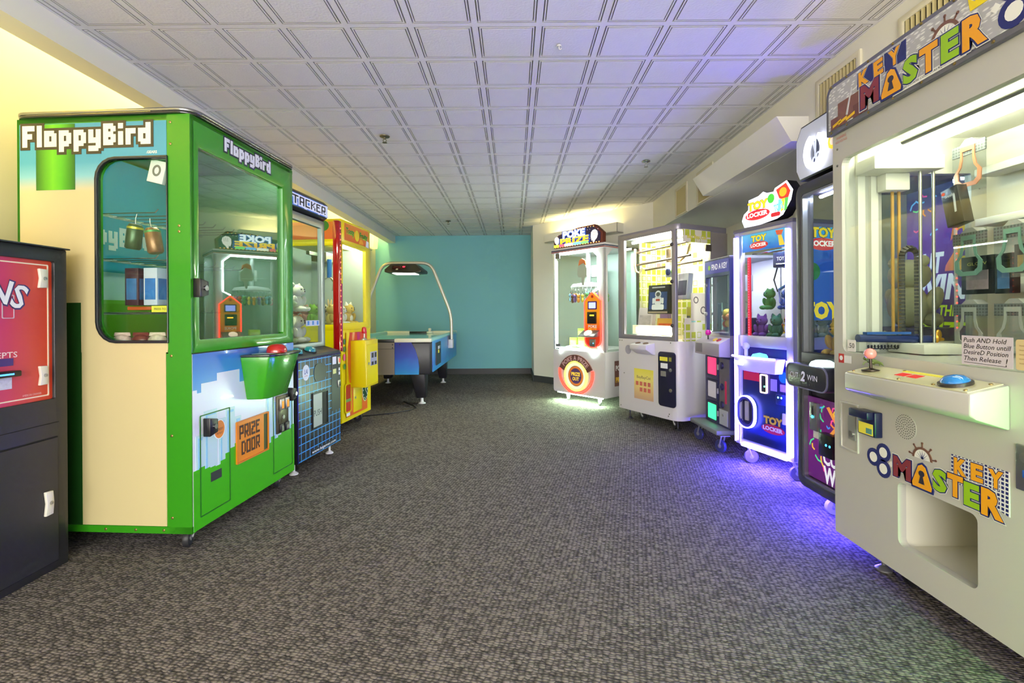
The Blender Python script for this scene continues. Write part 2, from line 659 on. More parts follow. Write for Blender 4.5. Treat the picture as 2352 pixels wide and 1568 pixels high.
# valance box with the light trough on the angled wall
def aw(t, off, z): return A0 + AD * t + AN * off + Vector((0, 0, z))
g = G()
for z0, z1, o0, o1 in ((2.05, 2.062, 0, 0.14), (2.05, 2.175, 0.128, 0.14)):
    p = [aw(0.36, o0, z0), aw(1.62, o0, z0), aw(1.62, o1, z0), aw(0.36, o1, z0)]
    q = [aw(0.36, o0, z1), aw(1.62, o0, z1), aw(1.62, o1, z1), aw(0.36, o1, z1)]
    g.add(p + q, [(0, 1, 2, 3), (4, 5, 6, 7), (0, 1, 5, 4), (1, 2, 6, 5), (2, 3, 7, 6), (3, 0, 4, 7)])
for t in (0.36, 1.61):
    p = [aw(t, 0, 2.05), aw(t + 0.01, 0, 2.05), aw(t + 0.01, 0.14, 2.05), aw(t, 0.14, 2.05)]
    q = [Vector((a.x, a.y, 2.175)) for a in p]
    g.add(p + q, [(0, 1, 2, 3), (4, 5, 6, 7), (0, 1, 5, 4), (1, 2, 6, 5), (2, 3, 7, 6), (3, 0, 4, 7)])
struct(g.out('trim_3', M_WHITE))
# beam beside the cove, cove lid
struct(G().box(-2.147, -2.02, -3.5, 8.30, 2.25, 2.60).out('trim_4', M_WHITE))
struct(G().box(-2.5, -2.02, -3.5, 8.30, 2.60, 2.75).out('trim_5', M_WHITE))

# ceiling: grid slab and one panel object per cell
M_TILE = P('ceiling_panel', (232, 230, 232), 0.85, noise=0.03, nscale=14, bump=0.35, bscale=90)
M_GROOVE = P('shaded_groove', (194, 192, 192), 0.9)  # groove faces greyed: the shade of the joints is put into the colour
M_GRID = P('ceiling_grid', (226, 224, 226), 0.7)
ceil = struct(G().box(-2.02, 1.72, -3.5, 8.40, H + 0.012, H + 0.09).out('ceiling', M_GRID))
TX, TY = 0.2985, 0.304
def tile_mesh(w, d):
    g = G()
    e = 0.014
    lv = [(0.0, 0.0), (e, 0.0), (e + 0.0003, 0.011), (e + 0.0055, 0.011), (e + 0.0058, -0.0005), (e + 0.012, -0.0005), (e + 0.0123, 0.009), (e + 0.0165, 0.009), (e + 0.0168, -0.001)]
    v = []
    for q, z in lv:
        qx = min(q, w * 0.4)
        v += [(qx, q, z), (w - qx, q, z), (w - qx, d - q, z), (qx, d - q, z)]
    f = []
    for i in range(len(lv) - 1):
        for k in range(4):
            l = (k + 1) % 4
            f.append((i * 4 + k, i * 4 + l, i * 4 + 4 + l, i * 4 + 4 + k))
    n = len(lv) * 4
    f.append((n - 4, n - 3, n - 2, n - 1))
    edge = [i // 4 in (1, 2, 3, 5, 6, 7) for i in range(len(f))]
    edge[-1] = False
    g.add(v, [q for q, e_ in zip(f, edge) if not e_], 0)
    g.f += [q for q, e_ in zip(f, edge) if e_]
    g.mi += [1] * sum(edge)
    o = g.out('ceiling_panel', [M_TILE, M_GROOVE])
    me = o.data
    bpy.data.objects.remove(o)
    return me
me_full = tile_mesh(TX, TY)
xl = [-0.172 + TX * k for k in range(-6, 7)]
cells = [(-2.02, xl[0])] + [(xl[i], xl[i + 1]) for i in range(len(xl) - 1)] + [(xl[-1], 1.70)]
meshes = {}
for (x0, x1) in cells:
    for r in range(-1, 20):
        y0 = 2.244 + TY * r
        if y0 > 8.28: continue
        # behind the angled wall
        tt = (x0 - 0.30) / 1.40
        if x0 > 0.30 and y0 > 7.37 - 1.49 * tt + 0.02: continue
        key = round(x1 - x0, 3)
        if key not in meshes:
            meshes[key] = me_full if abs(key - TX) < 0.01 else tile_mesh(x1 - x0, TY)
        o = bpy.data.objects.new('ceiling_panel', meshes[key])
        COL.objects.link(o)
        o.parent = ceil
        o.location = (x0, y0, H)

# sprinklers and a hook
M_BRASS = P('sprinkler_bronze', (120, 112, 92), 0.35, 0.8)
M_CHROME = P('chrome', (200, 200, 205), 0.15, 1.0)
for (x, y, lab, mt) in ((-0.955, 3.62, 'bronze fire sprinkler in the ceiling nearest the green machine', M_BRASS),
                        (-0.93, 6.95, 'dark fire sprinkler in the ceiling nearest the teal wall', M_BRASS),
                        (1.175, 4.27, 'chrome fire sprinkler in the ceiling towards the soffit vents', M_CHROME)):
    t = thing('fire_sprinkler', lab, 'sprinkler', (x, y, H - 0.007), group='ceiling sprinklers')
    G().lathe([(0.038, 0), (0.036, -0.005), (0.02, -0.009), (0.012, -0.01)], (0, 0, 0), (0, 0, 1), 18).out('escutcheon', mt, t, smooth=True)
    g = G().cyl((0, 0, -0.008), (0, 0, -0.022), 0.009, 10)
    g.tube([(-0.006, 0, -0.02), (-0.013, 0, -0.034), (-0.004, 0, -0.046)], 0.0025, 6)
    g.tube([(0.006, 0, -0.02), (0.013, 0, -0.034), (0.004, 0, -0.046)], 0.0025, 6)
    g.out('frame', mt, t, smooth=True)
    G().lathe([(0.018, -0.047), (0.018, -0.049)], (0, 0, 0), (0, 0, 1), 12).out('deflector', mt, t)
t = thing('ceiling_hook', 'small white hook stuck on a ceiling panel', 'hook', (0.235, 2.41, H - 0.007))
G().lathe([(0.012, 0), (0.011, -0.004)], (0, 0, 0), (0, 0, 1), 12).out('pad', P('hook_white', (205, 203, 205), 0.5), t)
G().tube([(0, 0, -0.003), (0, 0, -0.014), (0.006, 0, -0.02), (0.012, 0, -0.014)], 0.003, 6).out('hook', P('hook_white', (205, 203, 205), 0.5), t)

# air vents in the soffit face: frame + slats
M_VENT = P('vent_frame', (214, 208, 186), 0.5)
M_SLAT = P('vent_slat', (176, 164, 118), 0.5)
M_HOLE = P('vent_dark', (46, 42, 36), 0.9)
for (ya, yb, lab) in ((1.80, 2.09, 'tall beige slatted air vent above the key prize machine'),
                      (2.38, 2.67, 'tall beige slatted air vent beside the scissors sign'),
                      (4.13, 4.43, 'brown slatted air vent at the far end of the sloped duct'),
                      (4.74, 5.02, 'small dark slatted air vent farthest down the soffit')):
    t = thing('air_vent', lab, 'vent', (1.70, ya, 2.03), group='soffit air vents')
    w, h = yb - ya, 0.25
    fr = FR((0, 0, 0), (0, -1, 0), (0, 0, 1))
    g = G().ring(rr(-w - 0.03, -0.015, 0.03, h + 0.03, 0.002, 1), rr(-w, 0, 0, h, 0.002, 1), fr, 0, 0.012)
    g.out('frame', M_VENT, t, bev=0.002)
    rect('backing', M_HOLE, t, -w, 0, 0, h, fr, 0.0005, 0.0015)
    n = 11
    sm = None
    for k in range(n):
        if sm is None:
            s_ = G()
            s_.add([(-0.001, -0.009, 0), (-0.012, 0.0, 0), (-0.001, 0.006, 0), (-0.001, -0.009, h), (-0.012, 0.0, h), (-0.001, 0.006, h)],
                   [(0, 1, 2), (3, 5, 4), (0, 3, 4, 1), (1, 4, 5, 2), (2, 5, 3, 0)])
            o = s_.out('slat', M_SLAT, t, loc=(0, (k + 0.5) / n * w, 0))
            sm = o.data
        else:
            o = bpy.data.objects.new('slat', sm)
            COL.objects.link(o)
            o.parent = t
            o.location = (0, (k + 0.5) / n * w, 0)

# glowing box added for a lit yellow patch on the wall by the teal corner
t = thing('wall_glow_box', 'glowing pale yellow box added on the wall in the corner beside the teal wall', 'wall lamp', (-2.36, 7.95, 1.96))
box('back_plate', P('glow_box_plate', (220, 215, 200), 0.5), t, 0, 0.015, -0.13, 0.13, 0.14, 0.40)
G().prism([(0.015, 0.16), (0.10, 0.16), (0.115, 0.39), (0.015, 0.39)], FR((0, 0.12, 0), (1, 0, 0), (0, 0, 1)), 0, 0.24).out('glow_body', EM('patch_glow', (255, 238, 150), 0.75), t, bev=0.008)
# ================================================================== coin change machine
M_BLACK = P('black_laminate', (44, 43, 46), 0.38, noise=0.08, nscale=60)
M_BLK = P('black_plastic', (22, 22, 24), 0.35)
M_STEEL = P('brushed_steel', (176, 176, 172), 0.32, 0.9, noise=0.05)
M_CHR = M_CHROME
M_OFFW = P('latch_ivory', (222, 218, 202), 0.35)
M_WHITEP = P('white_print', (238, 238, 240), 0.45)

ch = thing('change_machine', 'black floor-standing change machine with a red and magenta front panel', 'change machine', (-1.89, 1.765, 0), 90)
# local x along the front (towards the far wall), y into the wall side
X0, X1 = -0.42, 0.285
g = G()
fr = FRONT(0)
g.box(X0, X1, 0.03, 0.40, 0.0, 1.30)
g.out('cabinet', M_BLACK, ch)
g = G().ring(rr(X0, 0.0, X1, 1.315, 0.004, 1), rr(X0 + 0.06, 0.70, X1 - 0.055, 1.262, 0.004, 1), fr, -0.03, 0.0)
g.out('front_frame', M_BLACK, ch, bev=0.004)
box('cap', M_BLACK, ch, X0 - 0.005, X1 + 0.006, -0.012, 0.40, 1.315, 1.322, bev=0.003)
M_CH = RAMP('change_panel_print', 'X', [(X0, (170, 60, 150)), (-0.02, (196, 52, 128)), (0.10, (206, 66, 84)), (0.17, (208, 74, 60)), (0.23, (205, 62, 30))], 0.4, noise=0.05)
pn = rect('panel', M_CH, ch, X0 + 0.06, 0.70, X1 - 0.055, 1.262, fr, -0.03, -0.012)
g = G().ring(rr(X0 + 0.075, 0.715, X1 - 0.07, 1.247, 0.003, 1), rr(X0 + 0.080, 0.720, X1 - 0.075, 1.242, 0.003, 1), fr, -0.012, -0.0105)
g.out('panel_border', P('panel_cream_line', (240, 220, 190), 0.5), pn)
txt('lettering', 'TOKENS', P('token_outline', (70, 60, 110), 0.5), pn, fr, -0.10, 1.150, 0.47, 0.105, t=-0.0105, off=0.05, arc=(0.55, 1))
txt('lettering', 'TOKENS', M_WHITEP, pn, fr, -0.10, 1.150, 0.455, 0.093, t=-0.0095, off=0.02, arc=(0.55, 1))
txt('lettering', 'ACCEPTS', P('cream_ink', (244, 220, 214), 0.5), pn, fr, 0.012, 0.893, 0.155, 0.022, t=-0.0105, off=0.01)
# printed banknote-slot drawing
g = G()
for a in (-0.02, 0.035):
    g.ring(rr(a, 1.03, a + 0.045, 1.12, 0.003, 1), rr(a + 0.003, 1.033, a + 0.042, 1.117, 0.003, 1), fr, -0.012, -0.0105)
g.out('slot_drawing', P('grey_ink', (196, 176, 190), 0.5), pn)
rect('display', P('violet_display', (70, 45, 120), 0.3), pn, -0.06, 0.852, 0.072, 0.880, fr, -0.012, -0.008)
ba = box('bill_acceptor', M_BLK, ch, -0.06, 0.075, -0.022, 0.013, 0.812, 0.834, bev=0.004)
box('slot_light', EM('slot_blue', (60, 130, 255), 2.5), ba, -0.01, 0.045, -0.0235, -0.021, 0.820, 0.826)
rect('banknote_label', P('banknote_print', (206, 206, 224), 0.5, noise=0.25, nscale=90), pn, -0.06, 0.765, 0.068, 0.808, fr, -0.012, -0.010)
txt('lettering', 'AMERICAN CHANGER', P('pink_ink', (240, 190, 190), 0.5), pn, fr, 0.145, 0.730, 0.075, 0.008, t=-0.0105)
def lock_plate(par, x, z, h, y):
    g = G().prism([(0, -h / 2), (0.032, -h / 2 * 0.96), (0.036, 0), (0.032, h / 2 * 0.96), (0, h / 2), (0.006, 0)], FR((x, y, z), (1, 0, 0), (0, 0, 1)), 0, 0.012)
    o = g.out('lock_plate', M_OFFW, par, bev=0.003)
    G().lathe([(0.007, 0), (0.007, 0.004), (0.003, 0.004), (0.003, 0.001)], (x + 0.022, y - 0.012, z), (0, -1, 0), 12).out('keyhole', M_STEEL, o, smooth=True)
for z in (1.190, 0.800):
    lock_plate(ch, 0.168, z, 0.078, 0.012)
# lower door
g = G().ring(rr(X0 + 0.03, 0.03, X1 - 0.045, 0.545, 0.003, 1), rr(X0 + 0.036, 0.036, X1 - 0.051, 0.539, 0.003, 1), fr, -0.001, 0.001)
g.out('door_gap', P('gap_black', (8, 8, 9), 0.8), ch)
dr = rect('door', M_BLACK, ch, X0 + 0.036, 0.036, X1 - 0.051, 0.539, fr, 0.0, 0.006)
lock_plate(dr, 0.170, 0.285, 0.098, -0.006)
rect('seam', P('gap_black', (8, 8, 9), 0.8), ch, X0, 0.600, X1 - 0.04, 0.603, fr, 0.0, 0.001)

# ================================================================== green pixel prize machine
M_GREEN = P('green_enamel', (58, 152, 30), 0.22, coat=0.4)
M_GREEN_SHADE = P('green_enamel_shaded', (48, 136, 20), 0.3, coat=0.2)  # same enamel darkened for the side, shade put into the colour
M_CREAMP = P('cream_vinyl', (196, 182, 134), 0.55)
M_CLEAR = GLASS('clear_glass', refl=0.8)
M_MIRRORY = GLASS('front_glass', tint=(205, 222, 216), refl=1.6, add=0.15)
M_DARKOUT = P('outline_brown', (62, 56, 34), 0.5)
fl = thing('prize_machine', 'tall green prize machine with pixel lettering, cream side and orange prize door', 'arcade machine', (-1.412, 2.123, 0), 86.25)
W, D, ZB, ZM, ZT = 0.859, 0.815, 0.08, 0.87, 1.92
F, L = FRONT(0), LEFT(0)
# cabinet shell
g = G()
g.box(0.0, W, 0.012, D, ZB, ZM)
g.out('base_cabinet', M_GREEN_SHADE, fl)
g = G().box(W - 0.02, W, 0.012, D, ZM, ZT).box(0.0, W, D - 0.02, D, ZM, ZT)
g.out('rear_walls', M_GREEN_SHADE, fl)
box('roof', M_GREEN_SHADE, fl, 0, W, 0.0, D, ZT - 0.02, ZT)
# front window frame
wi = (0.050, 0.928, 0.748, 1.79)
g = G().ring(rr(0.0, ZM, W, ZT, 0.004, 1), rr(*wi, 0.006, 1), F, -0.03, 0.0)
g.out('front_frame', M_GREEN, fl, bev=0.003)
rect('front_pane', M_MIRRORY, fl, wi[0] - .004, wi[1] - .004, wi[2] + .004, wi[3] + .004, F, -0.022, -0.018)
rect('door_seam', P('gap_black', (8, 8, 9), 0.8), fl, 0.0, 0.868, W, 0.8705, F, 0.0, 0.0015)
# side wall with the rounded window
inner = rr(-0.427, 0.928, -0.105, 1.728, n=5, rs=(0.085, 0.003, 0.003, 0.085))
outer = rr(-D, 0.875, 0.0, ZT, n=5, r=0.001)
g = G().ring(outer, inner, L, -0.02, 0.0)
sw = g.out('side_wall', M_GREEN_SHADE, fl)
plate('side_pane', M_CLEAR, fl, [(a, b) for a, b in inner], L, -0.012, -0.009)
g = G().ring(rr(-0.439, 0.916, -0.100, 1.740, n=5, rs=(0.095, 0.003, 0.003, 0.095)), inner, L, -0.012, 0.012)
g.out('window_trim', P('trim_grey', (70, 74, 76), 0.25, 0.7), fl, bev=0.003)
# vinyl on the side: cream field, blue head, plain green column
out2 = rr(-0.800, 0.876, -0.108, 1.895, n=5, r=0.001)
M_SIDEV = RAMP('side_vinyl', 'Z', [(0.0, (196, 182, 134)), (1.595, (196, 182, 134)), (1.66, (120, 178, 186)), (1.72, (74, 152, 172)), (1.92, (70, 146, 168))], 0.5)
g = G().ring(out2, rr(-0.437, 0.918, -0.102, 1.738, n=5, rs=(0.093, 0.003, 0.003, 0.093)), L, 0.0, 0.003)
g.rect(-0.51, 0.112, -0.117, 0.876, L, 0.0, 0.003)
g.out('side_vinyl', M_SIDEV, fl)
M_COLG = RAMP('green_column_print', 'Y', [(0.53, (30, 84, 14)), (0.60, (86, 176, 26)), (0.64, (108, 190, 30)), (0.73, (22, 70, 12))], 0.5)
g = G().rect(-0.72, 1.60, -0.535, 1.893, L, 0.003, 0.0042)
g.out('green_stripe', M_COLG, fl)
rect('dark_green_stripe', P('dark_green_print', (18, 66, 16), 0.5), fl, -0.80, 0.112, -0.512, 1.097, L, 0.003, 0.0045)
box('side_sill', M_GREEN_SHADE, fl, -0.004, 0.02, 0.0, D, ZB, 0.110)
g = G().rect(-0.105, ZB, 0.0, ZT, L, 0.0, 0.004)
g.out('corner_post', M_GREEN_SHADE, fl)
rows = bitmap('FlappyBird')
cw, chh = 0.605 / 52, 0.0120
pix('lettering_outline', dilate(rows), M_DARKOUT, fl, L, -0.783 - cw, 1.888 + chh, cw, chh, 0.003, 0.0045)
pix('lettering', rows, P('cream_ink2', (238, 232, 206), 0.5), fl, L, -0.783, 1.888, cw, chh, 0.0045, 0.006)
cw2, ch2 = 0.392 / 52, 0.0082
pix('lettering_outline', dilate(rows), P('dark_ink', (40, 48, 60), 0.5), fl, F, 0.226 - cw2, 1.899 + ch2, cw2, ch2, 0.0, 0.0015)
pix('lettering', rows, P('cool_white_ink', (226, 226, 240), 0.5), fl, F, 0.226, 1.899, cw2, ch2, 0.0015, 0.003)
txt('lettering', '.GEARS', P('cream_ink2', (238, 232, 206), 0.5), fl, L, -0.175, 1.757, 0.05, 0.012, t=0.0045, off=0.02)
screws(fl, [(-0.088, 1.885), (-0.088, 1.79), (-0.05, 1.43), (-0.05, 1.405), (-0.09, 0.86), (-0.09, 0.51), (-0.09, 0.15), (-0.40, 0.095), (-0.26, 0.095), (-0.13, 0.095)], L, 0.004, 0.006, P('brass_screw', (150, 130, 80), 0.35, 0.8))
# top trim
g = G().prism(rr(-0.018, -0.018, W + 0.018, D + 0.015, 0.07, 6), TOP(0), ZT, ZT + 0.012)
g.out('top_trim', P('top_black', (26, 27, 30), 0.2, coat=0.5), fl, bev=0.004)
g = G().ring(rr(-0.020, -0.020, W + 0.020, D + 0.017, 0.072, 6), rr(-0.012, -0.012, W + 0.012, D + 0.01, 0.066, 6), TOP(0), ZT + 0.012, ZT + 0.026)
g.out('top_trim', P('top_chrome', (150, 152, 150), 0.2, 0.9), fl, bev=0.004)
# lower printed front: sky, cloud, skyline, grass
lo = rect('front_print', P('print_cloud', (226, 232, 240), 0.22, coat=0.5), fl, 0.004, ZB + 0.004, W - 0.004, 0.866, F, -0.012, 0.0)
M_SKY = RAMP('print_sky', 'Z', [(0.60, (120, 186, 226)), (0.75, (74, 150, 216)), (0.87, (44, 112, 200))], 0.22, coat=0.5)
sk = [(0.004, 0.866), (0.004, 0.705), (0.03, 0.705), (0.03, 0.69), (0.055, 0.69), (0.055, 0.73), (0.16, 0.73), (0.16, 0.765), (0.33, 0.765), (0.33, 0.70), (0.60, 0.70), (0.60, 0.65), (0.72, 0.65), (0.72, 0.69), (0.76, 0.69), (0.76, 0.72), (0.81, 0.72), (0.81, 0.74), (W - .004, 0.74), (W - .004, 0.866)]
plate('sky_print', M_SKY, lo, sk, F, 0.0, 0.0012)
M_BLD = P('print_building', (196, 226, 226), 0.25, coat=0.4)
M_BLN = P('print_blue_line', (150, 206, 230), 0.25)
for a, b, z in ((0.02, 0.07, 0.50), (0.07, 0.16, 0.60), (0.17, 0.22, 0.545), (0.22, 0.29, 0.585), (0.29, 0.34, 0.53), (0.56, 0.63, 0.60), (0.63, 0.70, 0.55), (0.74, 0.80, 0.58), (0.80, 0.85, 0.53)):
    o_ = rect('building_print', M_BLD, lo, a, 0.30, b, z, F, 0.0, 0.0012)
    plate('window_line', M_BLN, o_, [(a + .012, 0.32), (a + .024, 0.32), (a + .024, z - .024), (b - .01, z - .024), (b - .01, z - .012), (a + .012, z - .012)], F, 0.0012, 0.002)
gr = [(0.004, ZB + 0.004), (W - 0.004, ZB + 0.004)]
z, x = 0.36, W - 0.004
steps = [0.37, 0.35, 0.375, 0.36, 0.34, 0.33, 0.35, 0.32, 0.30, 0.29, 0.31, 0.35, 0.37, 0.39, 0.38, 0.40, 0.385, 0.37, 0.345, 0.33, 0.335, 0.34, 0.355, 0.35]
nst = len(steps)
for k, zz in enumerate(steps):
    xa = W - 0.004 - k * (W - 0.008) / nst
    xb = W - 0.004 - (k + 1) * (W - 0.008) / nst
    gr += [(xa, zz), (xb, zz)]
plate('grass_print', P('print_grass', (66, 184, 16), 0.25, coat=0.4), lo, gr, F, 0.0012, 0.0022)
# doors on the front
M_GLINE = P('door_edge_green', (30, 110, 20), 0.35)
for (a, b, z0, z1) in ((0.043, 0.250, 0.132, 0.588), (0.626, 0.833, 0.132, 0.586)):
    g = G().ring(rr(a, z0, b, z1, 0.003, 1), rr(a + 0.005, z0 + 0.005, b - 0.005, z1 - 0.005, 0.003, 1), F, 0.0022, 0.004)
    d_ = g.out('door_rim', M_GLINE, fl)
def cam_lock(par, x, z, w=0.055, h=0.085):
    o = G().prism([(0, 0), (w, 0.012), (w, h - 0.012), (0, h)], FR((x, 0, z), (1, 0, 0), (0, 0, 1)), 0.0, 0.035).out('lock_block', M_BLK, par, bev=0.004)
    G().lathe([(0.012, 0), (0.012, 0.006), (0.005, 0.006)], (x + w * 0.6, -0.035, z + h / 2), (0, -1, 0), 14).out('lock_cylinder', M_CHR, o, smooth=True)
cam_lock(fl, 0.066, 0.487)
cam_lock(fl, 0.010, 1.116)
st = plate('round_sticker', P('orange_sticker', (232, 128, 20), 0.4), fl, circ(0.172, 0.498, 0.036, 0.042), F, 0.002, 0.0042)
g = G().ring(circ(0.172, 0.498, 0.039, 0.046), circ(0.172, 0.498, 0.036, 0.042), F, 0.002, 0.0045)
g.out('sticker_rim', M_WHITEP, st)
txt('lettering', '1 CREDIT', P('dark_ink', (40, 48, 60), 0.5), st, F, 0.172, 0.498, 0.05, 0.012, t=0.0045)
txt('lettering', 'PER PLAY', P('dark_ink', (40, 48, 60), 0.5), st, F, 0.172, 0.48, 0.042, 0.010, t=0.0045)
rect('vent_plate', P('vent_black', (46, 52, 50), 0.5), fl, 0.113, 0.268, 0.186, 0.310, F, 0.0022, 0.0035)
# prize door opening
pz = rect('prize_door', P('prize_orange', (236, 140, 14), 0.35, coat=0.3), fl, 0.300, 0.297, 0.568, 0.495, F, 0.0022, 0.003)
g = G().ring(rr(0.294, 0.290, 0.574, 0.502, 0.003, 1), rr(0.300, 0.297, 0.568, 0.495, 0.003, 1), F, 0.002, 0.010)
g.out('door_frame', P('orange_frame', (214, 122, 20), 0.4), pz)
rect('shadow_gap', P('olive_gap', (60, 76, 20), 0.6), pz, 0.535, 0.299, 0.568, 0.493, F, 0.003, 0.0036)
for s_, zt in (('PRIZE', 0.478), ('DOOR', 0.395)):
    r_ = bitmap(s_)
    pix('lettering', r_, P('brown_ink', (70, 34, 14), 0.5), pz, F, 0.322 if s_ == 'PRIZE' else 0.338, zt, 0.0082, 0.0115, 0.0036, 0.005)
# coin mechanism
cm = box('coin_plate', P('coin_bronze', (96, 88, 70), 0.35, 0.7), fl, 0.655, 0.775, -0.012, 0.0, 0.352, 0.568, bev=0.003)
for a in (0.675, 0.730):
    rj = box('reject_button', M_STEEL, cm, a, a + 0.042, -0.022, -0.010, 0.485, 0.550, bev=0.003)
    box('slot', EM('coin_amber', (235, 130, 30), 0.6), rj, a + 0.012, a + 0.030, -0.0235, -0.02, 0.495, 0.535)
    cu = box('coin_return', M_BLK, cm, a, a + 0.042, -0.020, -0.010, 0.356, 0.405, bev=0.003)
    box('flap', P('flap_grey', (120, 118, 112), 0.4, 0.5), cu, a + 0.01, a + 0.032, -0.022, -0.018, 0.363, 0.392)
G().lathe([(0.012, 0), (0.012, 0.004)], (0.715, -0.012, 0.44), (0, -1, 0), 14).out('coin_token_mark', M_STEEL, cm)
cam_lock(fl, 0.785, 0.52, 0.05, 0.08)
g = G().rect(0.675, 0.605, 0.745, 0.632, F, 0.0015, 0.003)
g.out('warning_label', P('orange_label', (240, 130, 50), 0.5), fl)
rect('warning_label', P('yellow_label', (236, 226, 70), 0.5), fl, 0.69, 0.640, 0.74, 0.668, F, 0.0015, 0.003)
# control bucket with big red button
bx0, bx1 = 0.335, 0.700
yo = -0.155
top_ = [(bx0, 0), (bx1, 0), (bx1 - 0.03, yo + 0.02), (bx1 - 0.075, yo), (bx0 + 0.075, yo), (bx0 + 0.03, yo + 0.02)]
bot_ = [(bx0 + 0.05, 0), (bx1 - 0.05, 0), (bx1 - 0.065, yo * 0.62 + 0.02), (bx1 - 0.10, yo * 0.62), (bx0 + 0.10, yo * 0.62), (bx0 + 0.065, yo * 0.62 + 0.02)]
n = len(top_)
g = G().add([(a, b, 0.822) for a, b in top_] + [(a, b, 0.598) for a, b in bot_], [tuple(range(n)), tuple(range(n, 2 * n))[::-1]] + [(i, (i + 1) % n, n + (i + 1) % n, n + i) for i in range(n)])
bk = g.out('control_bucket', M_GREEN, fl, bev=0.006)
g = G().prism([(a + (0.006 if a > 0.5 else -0.006), b - 0.006) for a, b in top_], TOP(0), 0.822, 0.834)
tp = g.out('control_top', P('control_black', (30, 34, 34), 0.25, coat=0.4), bk, bev=0.003)
rect('instruction_card', P('control_card', (150, 178, 190), 0.3), bk, 0.385, -0.12, 0.46, -0.03, TOP(0), 0.834, 0.8355)
G().lathe([(0.052, 0), (0.052, 0.012), (0.046, 0.03), (0.03, 0.042), (0.0, 0.046)], (0.53, -0.082, 0.834), (0, 0, 1), 24).out('push_button', P('red_button', (176, 28, 22), 0.15, coat=0.8, emit=(200, 30, 20), es=0.08), bk, smooth=True)
for x, y in ((0.07, 0.07), (0.78, 0.07), (0.07, 0.74), (0.78, 0.74)):
    caster(fl, x, y, ZB, 0.038, yaw=R(200 if x < 0.4 else 20))
# interior: floor, back art, hook bars
box('display_floor', P('display_green', (120, 170, 60), 0.5), fl, 0.03, W - 0.03, 0.04, D - 0.03, 0.875, 0.895)
M_INART = RAMP('inside_sky_print', 'Z', [(0.9, (120, 180, 40)), (1.10, (130, 196, 60)), (1.12, (206, 232, 230)), (1.25, (196, 226, 230)), (1.27, (60, 168, 196)), (1.9, (56, 160, 192))], 0.5, interp='CONSTANT')
g = G().rect(0.03, 0.895, W - 0.03, ZT - 0.03, FRONT(D - 0.03), 0.0, 0.004)
g.out('back_art', M_INART, fl)
g = G().box(W - 0.03, W - 0.022, 0.03, D - 0.03, 0.895, ZT - 0.03)
g.out('inner_side_art', P('inside_green', (140, 176, 130), 0.5), fl)
r2 = bitmap('FlappyBird')
pix('lettering', r2, M_WHITEP, fl, FRONT(D - 0.034), 0.12, 1.52, 0.011, 0.013, 0.0, 0.002)
M_WIRE = P('hook_wire', (190, 192, 190), 0.25, 0.9)
for (z, y0) in ((1.515, 0.50), (1.305, 0.50), (1.055, 0.52)):
    hb = box('hook_bar', M_WIRE, fl, 0.05, 0.75, y0, y0 + 0.012, z - 0.012, z)
    for k in range(9):
        a = 0.09 + k * 0.078
        G().tube([(a, y0, z - 0.004), (a, y0 - 0.26, z - 0.004), (a, y0 - 0.275, z + 0.012)], 0.0028, 5).out('hook', M_WIRE, hb)
tube_ = G().cyl((0.06, 0.10, ZT - 0.05), (0.80, 0.10, ZT - 0.05), 0.010, 10).out('lamp_tube', EM('inside_lamp_soft', (235, 245, 235), 34.0), fl)
# prizes inside the green machine (each its own thing, in room coordinates)
def inside(root, x, y, z):
    return root.matrix_basis @ Vector((x, y, z))
def rotz(root): return math.degrees(root.rotation_euler.z)

def can(root, x, y, z, col, lab, tilt=0.0, r=0.032, h=0.115, band=(210, 196, 60)):
    t = thing('drink_can', lab, 'can', inside(root, x, y, z), (tilt, 0, rotz(root)), group='cans hanging in the green machine')
    G().lathe([(r * .8, 0), (r, 0.008), (r, h - 0.012), (r * .78, h)], (0, 0, 0), (0, 0, 1), 18).out('body', P('can_' + str(col), col, 0.3, 0.4, noise=0.35, nscale=35), t, smooth=True)
    G().lathe([(r * 1.02, h * .82), (r * 1.02, h * .90)], (0, 0, 0), (0, 0, 1), 18).out('band', P('can_band' + str(band), band, 0.3, 0.4), t, smooth=True)
    G().lathe([(r * .78, h), (r * .74, h + 0.003)], (0, 0, 0), (0, 0, 1), 18).out('lid', M_STEEL, t, smooth=True)
    G().tube([(0, 0, h), (0, 0.004, h + 0.03), (0, 0.0, h + 0.05)], 0.0015, 5).out('hanger', M_WIRE, t)
can(fl, 0.10, 0.36, 1.345, (70, 96, 60), 'green and yellow can hanging on the upper hook bar, left one', 8)
can(fl, 0.10, 0.245, 1.325, (150, 110, 70), 'blue and orange can hanging on the upper hook bar, right one', -10, band=(90, 160, 90))
can(fl, 0.33, 0.33, 1.335, (90, 60, 110), 'purple can hanging deeper inside the green machine', 4, band=(60, 140, 190))
def carton(name, lab, root, x, y, z, w, d, h, col, rot=0.0, tilt=0.0, art=None, group=None, cat='box', text=None, tcol=(235, 235, 235)):
    t = thing(name, lab, cat, inside(root, x, y, z), (tilt, 0, rotz(root) + rot), group=group)
    box('carton', P('carton_' + str(col), col, 0.45), t, -w / 2, w / 2, -d / 2, d / 2, 0, h, bev=0.002)
    if art:
        rect('front_art', P('art_' + str(art), art, 0.4, noise=0.4, nscale=25), t, -w * .40, h * .15, w * .40, h * .72, FRONT(-d / 2), 0.0, 0.0012)
        rect('side_art', P('art_' + str(art), art, 0.4, noise=0.4, nscale=25), t, -d * .38, h * .15, d * .38, h * .72, LEFT(-w / 2), 0.0, 0.0012)
    if text:
        txt('lettering', text, P('ink_' + str(tcol), tcol, 0.5), t, FRONT(-d / 2), 0, h * .85, w * .7, h * .09, t=0.0014)
    return t
